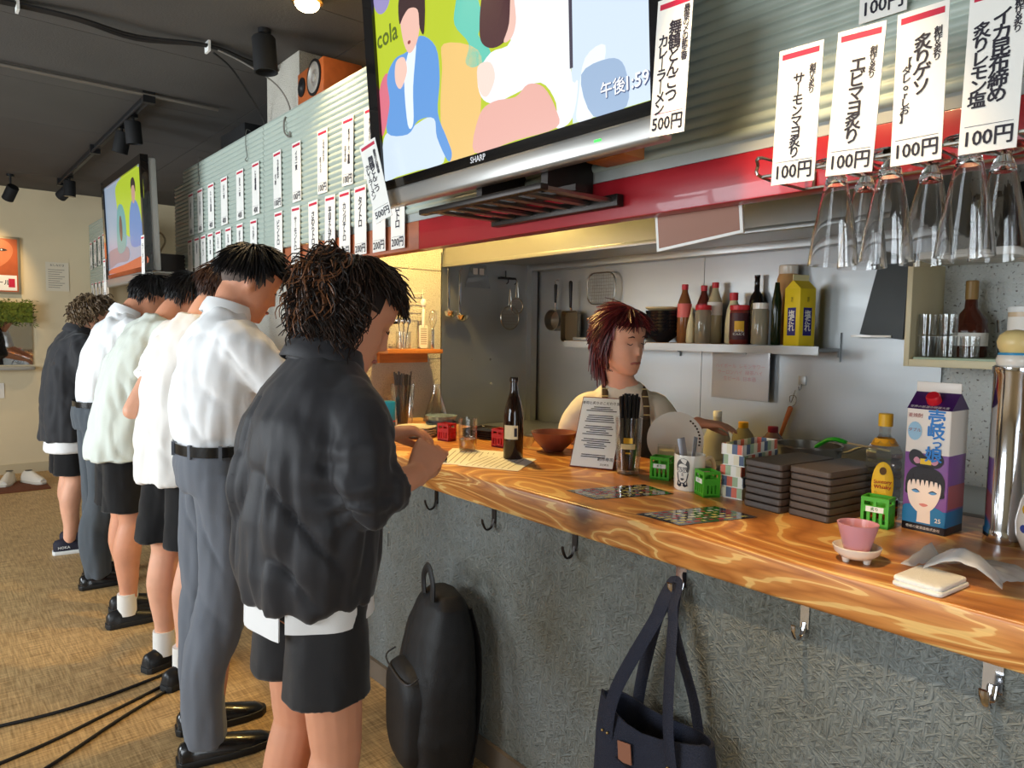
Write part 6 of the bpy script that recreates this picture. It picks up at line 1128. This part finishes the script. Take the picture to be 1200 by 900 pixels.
for a0, a1, z0, nm in ((.5, 3.75, .742, 'shirt_tail'), (3.85, 6.7, .762, 'shirt_tail')):
    mb = MB(); v = []; n = 24
    for i in range(n + 1):
        a = a0 + (a1 - a0) * i / n; c, s_ = math.cos(a), math.sin(a)
        for r_, z in ((1.0, z0), (.98, .84), (.94, .84), (.96, z0)): w = .004 * math.sin(a * 7); v.append((r_ * (.131 + w) * c, r_ * (.169 + w) * s_, z))
    f = []
    for i in range(n):
        for j in range(4): f.append((4 * i + j, 4 * i + (j + 1) % 4, 4 * i + 4 + (j + 1) % 4, 4 * i + 4 + j))
    f += [(3, 2, 1, 0), tuple(4 * n + j for j in range(4))]; mb.add(v, f).build(nm, FAB('white_tee', (236, 234, 232)), t, True)
SHORTS = FAB('black_shorts', (36, 35, 37), .6)
def shorts(par, mat, pz, px, py, hem, spread=.092, r=.098, top=.16, seed=0, vox=.010, hemx=0.0, w=.150, d=.112):
    return cloth(par, 'shorts', mat, [(pz - .06, px, py, w, d), (pz, px, py, w * 1.02, d * 1.02), (pz + top, px, py, w * .92, d * .9)], [([V(px, py + s * .07, pz - .02), V(px + hemx * .5, py + s * spread * .95, (pz + hem) / 2), V(px + hemx, py + s * spread, hem)], [r * .92, r * .98, r * 1.06]) for s in (-1, 1)], vox, wrinkle(.013, 9, (1, 1, .3), seed))
shorts(t, SHORTS, .84, 0, 0, .595, .088, .092, .06, 5, w=.158, d=.12)
for s in (-1, 1): shoe(t, (-.02 if s > 0 else -.01, s * .10), 0, BLACK, M('dark_sole', (30, 30, 30), .7)); 
for s in (-1, 1): MB().tube([(-.012, s * .10, .05), (-.01, s * .10, .16)], [.043, .042], 14).build('sock', FAB('white_sock', (232, 228, 220)), t, True)
face_parts(t, A, H1_, True, (170, 100, 88), (34, 24, 22))
hm = MB(); reg = lambda p: p.z > (.055 if p.x > .05 else (.02 if p.x > .02 else (-.01 if p.x > -.02 else -.05)))
hair_cap(hm, A, reg, 1.07, H1_)
hair_strands(hm, A, reg, 1400, lambda p: .085 if p.x < .02 else .05, .0021, .006, 11, curl=.8, grav=.5, segs=8, mats=2, tip=.5, s=H1_, amp=.0045, jit=.16)
hair_strands(hm, A, lambda p: -.01 < p.z < .07 and abs(p.y) > .045 and p.x < .035, 420, lambda p: .095, .0021, .014, 12, curl=1.6, grav=1.0, segs=11, mats=2, tip=.4, s=H1_)
hair_strands(hm, A, lambda p: p.x < -.05 and p.z > -.03, 520, lambda p: .085, .0021, .020, 13, curl=1.2, grav=.35, segs=9, mats=3, tip=.4, s=H1_)
hair_strands(hm, A, lambda p: p.x > .03 and p.z > .06, 300, lambda p: .042, .0022, .007, 14, amp=.003, curl=.5, grav=.1, jit=.15, segs=7, mats=2, tip=.4, s=H1_)
hm.build('hair', [M('hair_curly_dark', (30, 21, 17), .5, spec=.35), M('hair_curly_dark2', (52, 35, 25), .5, spec=.35), LBRN], t, True, fix=False)
MB().box(-.003, .003, -.001, .001, -.03, .0).build('zip_pull', CHROME, t).location = (.11, -.165, .95)

# ---- generic standing customer
def customer(label, root, pel, nk, hd, hdz, nz, yaw, pitch, pz, top, bottom, hair, elL, wrL, elR, wrR, skin, girth=1.0, seed=0, vox=.010, feet=None, hw=1.0, tuck=True, hem=.79, shorthem=.48, slv=.55, rz=0.0):
    t = thing('person', label, 'person', (*root, 0)); A = head_frame((hd, 0, hdz), yaw, pitch)
    fx = feet if feet is not None else pel
    ch = (pel * .35 + nk * .65); J = dict(pelvis=(pel, 0, pz), waist=(pel * .75 + nk * .25, 0, pz + .18), chest=(ch - .015, 0, nz - .20), neck=(nk, 0, nz - .015), A=A, shL=(nk - .012, .155, nz - .118), shR=(nk - .012, -.155, nz - .118), elL=elL, elR=elR, wrL=wrL, wrR=wrR,
             hipL=(pel, .072, pz - .05), hipR=(pel, -.072, pz - .05), knL=((pel + fx) / 2 + .02, .09, pz * .53), knR=((pel + fx) / 2 + .02, -.09, pz * .53), anL=(fx + .03, .10, .08), anR=(fx - .02, -.10, .08))
    body(t, J, skin, vox, girth=.96 * girth)
    g = girth; b0 = hem if not tuck else pz + .045; X = lambda z: pel + (nk - pel) * max(0, min(1, (z - pz) / (nz - pz))) - .018 * math.sin(PI * max(0, min(1, (z - pz) / (nz - pz))))
    k = 1.0 if tuck else 1.06
    rows = ([(b0, X(b0), 0, .150 * g * k, .108 * g * k), (b0 + .04, X(b0 + .04), 0, .163 * g * k, .120 * g * k)] if tuck else [(b0, X(b0), 0, .176 * g * k, .132 * g * k), (b0 + .03, X(b0 + .03), 0, .175 * g * k, .131 * g * k)]) + [(z, X(z), 0, w * g * k, d * g * k) for z, w, d in ((pz + .16, .172, .125), (pz + .28, .178, .128), (nz - .24, .182, .125), (nz - .15, .180, .115), (nz - .09, .160, .098), (nz - .045, .110, .080), (nz - .01, .072, .066)) if z > b0 + .03]
    sl = []
    for e, s in ((Vector(elL), 1), (Vector(elR), -1)):
        sh = Vector((nk - .012, s * .155 * g, nz - .115)); sl.append(([Vector((nk - .012, s * .11 * g, nz - .115)), sh, sh.lerp(e, .5), sh.lerp(e, .5 + slv * .7)], [.075 * g, .080 * g, .074 * g, .070 * g]))
    t.rotation_euler = (0, 0, rz); return t, J, A, cloth(t, 'shirt', top, rows, sl, vox, wrinkle(.020, 14, (1, 1, .28), seed, .001), label=None)
def short_hair(t, A, mat, seed, n=650, L=.055, lift=.009, reg=HAIRLINE, rad=.0030, k=1.09, mats=None):
    mb = MB(); hair_cap(mb, A, reg, k); hair_strands(mb, A, reg, n, lambda p: L * (1.25 if p.z > .04 else .8), rad, lift, seed, grav=.25, segs=6, jit=.16); return mb.build('hair', mat, t, True, fix=False)
def trousers(par, mat, pz, px, fx, seed, w=.150, d=.118):
    return cloth(par, 'trousers', mat, [(pz - .08, px, 0, w, d), (pz, px, 0, w * 1.02, d * 1.05), (pz + .05, px, 0, w * .97, d * .95)], [([V(px, s * .075, pz - .03), V((px + fx) / 2 + .02, s * .088, pz * .55), V(fx + (.02 if s > 0 else -.03), s * .098, .30), V(fx + (.03 if s > 0 else -.02), s * .10, .055)], [.092, .082, .072, .064]) for s in (-1, 1)], .0095, wrinkle(.016, 14, (1, 1, .2), seed, .001))
DRESS = M('black_leather', (16, 15, 16), .25, coat=.3)
WSH = FAB('white_dress_shirt', (242, 242, 242), .7, .1); GREY = FAB('grey_wool', (104, 108, 116), .85, .3)
# second customer: white dress shirt, belt, grey trousers
t, J, A, sh_o = customer('person in white dress shirt tucked into grey trousers with a black belt', (.77, 2.40), -.02, .025, .10, 1.542, 1.452, -.12, .50, .955, WSH, None, None, (.10, .26, 1.12), (.34, .14, 1.02), (.17, -.25, 1.14), (.41, -.06, 1.03), SK[0], 1.0, 21, .0095, feet=-.07, slv=.9)
trousers(t, GREY, .945, -.02, -.07, 22)
collar(t, V(.020, 0, 1.432), V(.30, 0, 1), WSH, (.066, .070), .036)
bl = MB(); rs_ = []
for z, k in ((.985, 1.0), (.985, 1.035), (1.018, 1.035), (1.018, 1.0)): rs_.append(ell((-.018, 0, z), YL, XF, .164 * k, .122 * k, 32))
bl.rings(rs_ + [rs_[0]], False, False).build('belt', DRESS, t, True)
for a in (2.3, 3.0, 3.7, 4.4): 
    o = MB().box(-.004, .006, -.005, .005, -.022, .022).build('belt_loop', GREY, t); o.location = (-.018 + .127 * math.cos(a), .169 * math.sin(a), 1.0); o.rotation_euler = (0, 0, a)
short_hair(t, A, BLKHAIR, 23, 900, .06, .010, lambda p: p.z > (.05 if p.x > .05 else (.035 if p.x > -.02 else .022)), .0030, 1.10)
mb = MB(); hair_cap(mb, A, lambda p: p.z > (.02 if p.x > .03 else -.048) and p.z < .05 and p.x < .055, 1.012); mb.build('hair_fade', FADE, t, True, fix=False)
face_parts(t, A, 1.0, True, (176, 104, 90), (34, 26, 24))
for s in (-1, 1): shoe(t, (-.04 if s > 0 else -.09, s * .10), -.15, DRESS, M('black_sole', (20, 20, 20), .5), 1.04, .07)
# third customer: white tee, black shorts, elbow out
TEEW = FAB('white_tee2', (240, 236, 230)); BLK = FAB('black_cotton', (22, 21, 22), .9)
t, J, A, _ = customer('person in loose white tee and black shorts with left elbow bent outward', (.825, 3.0), -.04, .06, .195, 1.545, 1.445, -.3, .5, .90, TEEW, None, None, (-.140, .135, 1.06), (.10, .16, 1.12), (.10, -.25, 1.10), (.34, -.10, 1.02), SK[1], 1.0, 31, .0105, feet=-.08, tuck=False, hem=.785, slv=.12, rz=.35)
shorts(t, BLK, .86, -.03, 0, .53, .09, .098, .06, 33, hemx=-.02); short_hair(t, A, BRNHAIR, 34, 420, .06, .014)
for s in (-1, 1): shoe(t, (-.05 if s > 0 else -.10, s * .10), 0, BLACK, M('dark_sole', (30, 30, 30), .7)); MB().tube([((-.05 if s > 0 else -.10), s * .10, .05), ((-.05 if s > 0 else -.10), s * .10, .15)], [.042, .041], 14).build('sock', FAB('white_sock', (232, 228, 220)), t, True)
sw = flat('sock_mark', [(-.018, .0), (-.010, -.006), (.02, .012), (-.008, .0)], 0, INK, t); sw.location = (-.10, -.1425, .115)
# fourth customer: pale sage tee, black shorts
SAGE = FAB('pale_sage_tee', (214, 220, 210))
t, J, A, _ = customer('person in oversized pale sage tee and black shorts', (.85, 3.72), -.12, .07, .20, 1.54, 1.445, -.05, .55, .90, SAGE, None, None, (.06, .26, 1.12), (.32, .16, 1.02), (.10, -.26, 1.10), (.34, -.10, 1.02), SK[0], 1.06, 41, .0115, feet=-.11, tuck=False, hem=.775, slv=.8)
shorts(t, BLK, .86, -.12, 0, .54, .09, .10, .06, 43); short_hair(t, A, BLKHAIR, 44, 460, .06, .014)
for s in (-1, 1): shoe(t, (-.08 if s > 0 else -.13, s * .10), 0, BLACK, M('dark_sole', (30, 30, 30), .7)); MB().tube([((-.08 if s > 0 else -.13), s * .10, .05), ((-.08 if s > 0 else -.13), s * .10, .15)], [.042, .041], 14).build('sock', FAB('white_sock', (232, 228, 220)), t, True)
# fifth customer: white collared shirt, dark grey trousers
t, J, A, _ = customer('person in white collared shirt and dark grey trousers bending over the ledge', (.80, 4.36), -.05, .10, .22, 1.56, 1.48, -.1, .6, .94, WSH, None, None, (.16, .25, 1.12), (.38, .14, 1.0), (.18, -.25, 1.13), (.40, -.10, 1.0), SK[0], 1.0, 51, .0115, feet=-.07, slv=.85)
trousers(t, FAB('dark_grey_wool', (78, 84, 90)), .925, -.05, -.07, 52); collar(t, V(.092, 0, 1.458), V(.45, 0, 1), WSH, (.066, .070), .036); short_hair(t, A, BLKHAIR, 53, 460, .055, .013)
bl = MB(); rs_ = [ell((-.045, 0, z), YL, XF, .160 * k, .119 * k, 32) for z, k in ((.965, 1.0), (.965, 1.035), (.995, 1.035), (.995, 1.0))]; bl.rings(rs_ + [rs_[0]], False, False).build('belt', DRESS, t, True)
for s in (-1, 1): shoe(t, (-.04 if s > 0 else -.09, s * .10), 0, DRESS, M('black_sole', (20, 20, 20), .5))
# sixth customer: open black shirt over white tee, black shorts, running shoes
BSH = FAB('black_shirt', (44, 44, 47), .7)
t, J, A, _ = customer('person in black overshirt with white tee hem and black shorts, curly ash-brown hair', (.77, 5.12), -.06, .02, .10, 1.455, 1.375, -.1, .5, .84, BSH, None, None, (.05, .25, 1.05), (.28, .14, .98), (.07, -.25, 1.05), (.30, -.10, .98), SK[1], 1.04, 61, .012, feet=-.06, tuck=False, hem=.69, slv=1.0)
collar(t, V(.012, 0, 1.355), V(.30, 0, 1), BSH, (.068, .072), .038); shorts(t, BLK, .80, -.06, 0, .48, .080, .090, .04, 63, w=.14, d=.105)
cloth(t, 'tee_hem', FAB('white_tee', (236, 234, 232)), [(.620, -.055, 0, .178, .132), (.635, -.055, 0, .180, .134), (.75, -.05, 0, .165, .122)], (), .012)
mb = MB(); hair_cap(mb, A, HAIRLINE, 1.08); hair_strands(mb, A, HAIRLINE, 420, lambda p: .08, .0055, .022, 64, curl=1.4, grav=.4, segs=7, mats=2, tip=.5); mb.build('hair', [CURLB, M('hair_curly_ash2', (84, 66, 48), .5)], t, True, fix=False)
for s in (-1, 1): shoe(t, (-.02 if s > 0 else -.08, s * .10), -.1, M('running_shoe', (30, 28, 44), .7), M('white_foam', (226, 226, 222), .6), 1.0, .085, ('HOKA', WHITE) if s < 0 else None)
# cook behind the bar
t = thing('person', 'cook with reddish hair in cream tee and brown apron working behind the bar', 'person', (2.262, 1.932, 0), math.atan2(-F0.y, -F0.x))
A = head_frame((.125, -.055, 1.365), .62, .20, .06); hs = 1.10
J = dict(pelvis=(-.04, 0, .80), waist=(-.02, 0, .96), chest=(.02, 0, 1.06), neck=(.065, -.035, 1.205), A=A, shL=(.045, .115, 1.085), shR=(.045, -.175, 1.08), elL=(.09, .19, .95), elR=(-.06, -.235, .925), wrL=(.23, .235, 1.05), wrR=(.12, -.165, .995),
         hipL=(-.04, .085, .77), hipR=(-.04, -.085, .77), knL=(-.02, .09, .42), knR=(-.02, -.09, .42), anL=(-.06, .10, .075), anR=(-.06, -.10, .075), handL=dict(D=(.2, .35, .0), N=(0, 0, 1), curl=.25), handR=dict(D=(.5, .5, 0), N=(0, 0, 1), curl=.5))
body(t, J, SK[1], .0075, hs=hs, girth=.9)
CRT = FAB('cream_tee', (226, 214, 190)); cloth(t, 'shirt', CRT, [(.80, -.03, -.02, .150, .115), (.92, -.02, -.025, .150, .115), (1.0, 0, -.03, .158, .116), (1.07, .02, -.03, .160, .108), (1.125, .04, -.03, .140, .088), (1.165, .055, -.033, .094, .073), (1.19, .06, -.035, .074, .066)],
      [([V(.05, .06, 1.085), V(.05, .10, 1.08), V(.07, .15, 1.01), V(.09, .185, .96), V(.15, .205, .995)], [.068, .072, .068, .066, .056]), ([V(.04, -.13, 1.08), V(.035, -.17, 1.075), V(-.01, -.21, 1.01), V(-.04, -.225, .965)], [.068, .072, .069, .064])], .0095, wrinkle(.006, 7, (1, 1, .5), 71, .0015))
trousers(t, BLK, .80, -.04, -.06, 72)
AP = FAB('brown_apron', (92, 78, 60)); mb = MB(); v = []; n = 10
for z, hw_ in ((.45, .17), (.80, .16), (.98, .125), (1.06, .11)):
    for i in range(n + 1):
        u = -1 + 2 * i / n; cx = {.45: -.03, .80: -.03, .98: .0, 1.06: .02}[z]; v.append((cx + .135 * math.sqrt(max(0, 1 - (u * .75) ** 2)), u * hw_ - .03, z))
mb.add(v, [(j * (n + 1) + i, j * (n + 1) + i + 1, (j + 1) * (n + 1) + i + 1, (j + 1) * (n + 1) + i) for j in range(3) for i in range(n)]); o = mb.build('apron', AP, t, True, fix=False); sd = o.modifiers.new('thickness', 'SOLIDIFY'); sd.thickness = .003
for s in (-1, 1):
    pts = curve([(.14, s * .085 - .03, 1.05), (.137, s * .083 - .03, 1.10), (.105, s * .078 - .03, 1.158), (.05, s * .073 - .03, 1.178), (.0, s * .068 - .03, 1.15), (-.06, s * .06 - .03, 1.06)], 5); st_ = MB().tube(pts, .013, 8, flat=.25, up=(1, 0, 0) if False else None).build('apron_strap', M('strap_brown', (86, 66, 44), .8), t, True)
    for k in range(2, 24, 3): p_ = pts[k]; q_ = MB().box(-.002, .004, -.012, .012, -.002, .002).build('strap_mark', M('strap_mark', (214, 190, 130), .8), st_); q_.location = p_ + Vector((.003, 0, .003))
face_parts(t, A, hs, True, (176, 70, 74), (70, 36, 32))
RED1 = M('hair_red', (104, 34, 38), .35, spec=.6); RED2 = M('hair_red_dark', (66, 22, 26), .35, spec=.6)
mb = MB(); reg = lambda p: p.z > (.052 if p.x > .05 else (.0 if p.x > .02 else -.055)); hair_cap(mb, A, reg, 1.08, hs)
hair_strands(mb, A, reg, 1300, lambda p: .085, .0026, .004, 73, grav=.25, s=hs, segs=8, mats=2, tip=.4, crown=(.02, .02, .13), jit=.08)
hair_strands(mb, A, lambda p: p.x > .045 and p.z > .05, 120, lambda p: .062, .0030, .010, 74, grav=.3, s=hs, segs=6, mats=2, tip=.3, jit=.08, part=lambda p: Vector((.1, 1.0 if p.y > -.01 else -1.0, -.5)))
hair_strands(mb, A, lambda p: abs(p.y) > .062 and .0 < p.x < .05 and p.z > -.005, 90, lambda p: .10, .0032, .006, 75, jit=.08, grav=1.6, s=hs, segs=7, mats=2, tip=.3)
hair_strands(mb, A, lambda p: p.x < -.06 and p.z < .02, 160, lambda p: .16, .0040, .008, 76, jit=.15, grav=1.6, s=hs, segs=8, mats=2, tip=.3)
mb.build('hair', [RED1, RED2], t, True, fix=False)
for s in (-1, 1): shoe(t, (-.06, s * .10), 0, BLACK, M('dark_sole', (30, 30, 30), .7))
# ------------------------------------------------------------------ bags
bp = thing('backpack', 'black backpack leaning upright against the bar front', 'backpack', (1.235, 1.83, 0), -.25)
NY = M('black_nylon', (13, 13, 15), .6, bump=.2, bs=300); mb = MB(); rs = []
for z, w, d, cx in ((.0, .14, .085, .0), (.02, .165, .10, 0), (.15, .175, .11, 0), (.32, .168, .102, .01), (.45, .145, .085, .02), (.53, .11, .062, .03), (.565, .07, .035, .035)): rs.append(ell((cx, 0, z), YL, XF, w, d, 26, 3.2))
mb.rings(rs); me = remesh(mb, .009, 3); displace(me, wrinkle(.006, 7, (1, 1, .6), 91)); finish('pack', me, NY, bp)
mb = MB(); rs = []
for x, k in ((-.06, 1.02), (-.095, 1.0), (-.115, .95), (-.126, .86), (-.131, .7), (-.133, .4)): rs.append([Vector((x, y * k, .19 + z * k)) for y, z in rrect(.25, .32, .09, 6)])
mb.rings(rs).build('front_pocket', NY, bp, True, sharp=1.6)
MB().tube(curve([(-.02, .04, .55), (-.02, .045, .605), (-.02, .0, .645), (-.02, -.04, .605), (-.02, -.04, .55)], 5), .015, 8, flat=.4).build('grab_handle', NY, bp, True)
MB().tube(curve([(-.09, .12, .35), (-.128, .10, .33), (-.128, -.10, .33), (-.09, -.12, .35)], 5), .003, 6).build('zip', M('zip_grey', (60, 60, 64), .4, .5), bp)
for s in (-1, 1): MB().tube(curve([(.09, s * .07, .52), (.11, s * .10, .40), (.10, s * .12, .20), (.07, s * .14, .06)], 5), .022, 8, flat=.3).build('shoulder_strap', NY, bp, True)
MB().tube(curve([(-.03, .165, .12), (-.035, .185, .08), (-.03, .19, .03), (-.02, .175, .0)], 4), .010, 8, flat=.4).build('side_strap', NY, bp, True); MB().box(-.045, -.02, .165, .185, .05, .09).build('buckle', BLACK, bp, bevel=.003)
tt = thing('tote_bag', 'navy canvas tote bag with brown patch hanging from a hook', 'bag', (1.275, .985, .135))
NV = M('navy_canvas', (38, 42, 58), .8, bump=.5, bs=260, var=.12, vs=6); mb = MB(); rs = []
W_ = [(.0, .135, .045), (.02, .15, .055), (.15, .165, .06), (.28, .165, .055), (.36, .155, .045)]
n = 40
def tot(z, w, d, k=1.0):
    out = []
    for p in ell((0, 0, 0), YL, XF, w * k, d * k, n, 3.0):
        sag = 0
        if z > .2: f_ = (z - .2) / .16; sag = f_ * (.016 * math.cos(p.y / w * PI * .9) * -1 + .004) * (1 if p.x < 0 else .4)
        out.append(Vector((p.x + .004 * math.sin(p.y * 30 + z * 10), p.y, z + sag)))
    return out
outer = [tot(z, w, d) for z, w, d in W_]; inner = [tot(z, w, d, .94) for z, w, d in W_][::-1]
mb.rings(outer + inner[:-1] + [[Vector((p.x, p.y, .012)) for p in inner[-1]]], True, True); mb.build('bag_body', NV, tt, True)
for s in (-1, 1):
    pts = curve([(-.055 if s < 0 else .05, .095, .30), (-.05 if s < 0 else .045, .075, .42), (.03, .022, .595), (.062, .008, .664), (.066, 0.0, .669), (.062, -.008, .664), (.03, -.022, .595), (-.05 if s < 0 else .045, -.075, .42), (-.055 if s < 0 else .05, -.095, .30)], 6)
    o = MB().tube(pts, .017, 8, flat=.2, up=(1, 0, 0)).build('handle', NV, tt, True)
    for y in (.095, -.095):
        for dy in (-.008, .008): MB().sphere((-.062 if s < 0 else .056, y + dy, .315), .0035, 8, 6).build('rivet', M('brass_rivet', (200, 170, 110), .3, .9), tt, True)
MB().add([(-.060, .05, .265), (-.060, .012, .272), (-.060, .018, .318), (-.060, .056, .311), (-.0635, .05, .265), (-.0635, .012, .272), (-.0615, .018, .318), (-.0615, .056, .311)], [(0, 1, 2, 3), (7, 6, 5, 4), (0, 4, 5, 1), (1, 5, 6, 2), (2, 6, 7, 3), (3, 7, 4, 0)]).build('leather_patch', M('tan_leather', (156, 104, 80), .7), tt)
MB().tube(curve([(-.063, .06, .27), (-.065, .0, .262), (-.063, -.06, .27)], 4), .002, 5).build('pocket_seam', M('navy_dark', (20, 22, 32), .8), tt)
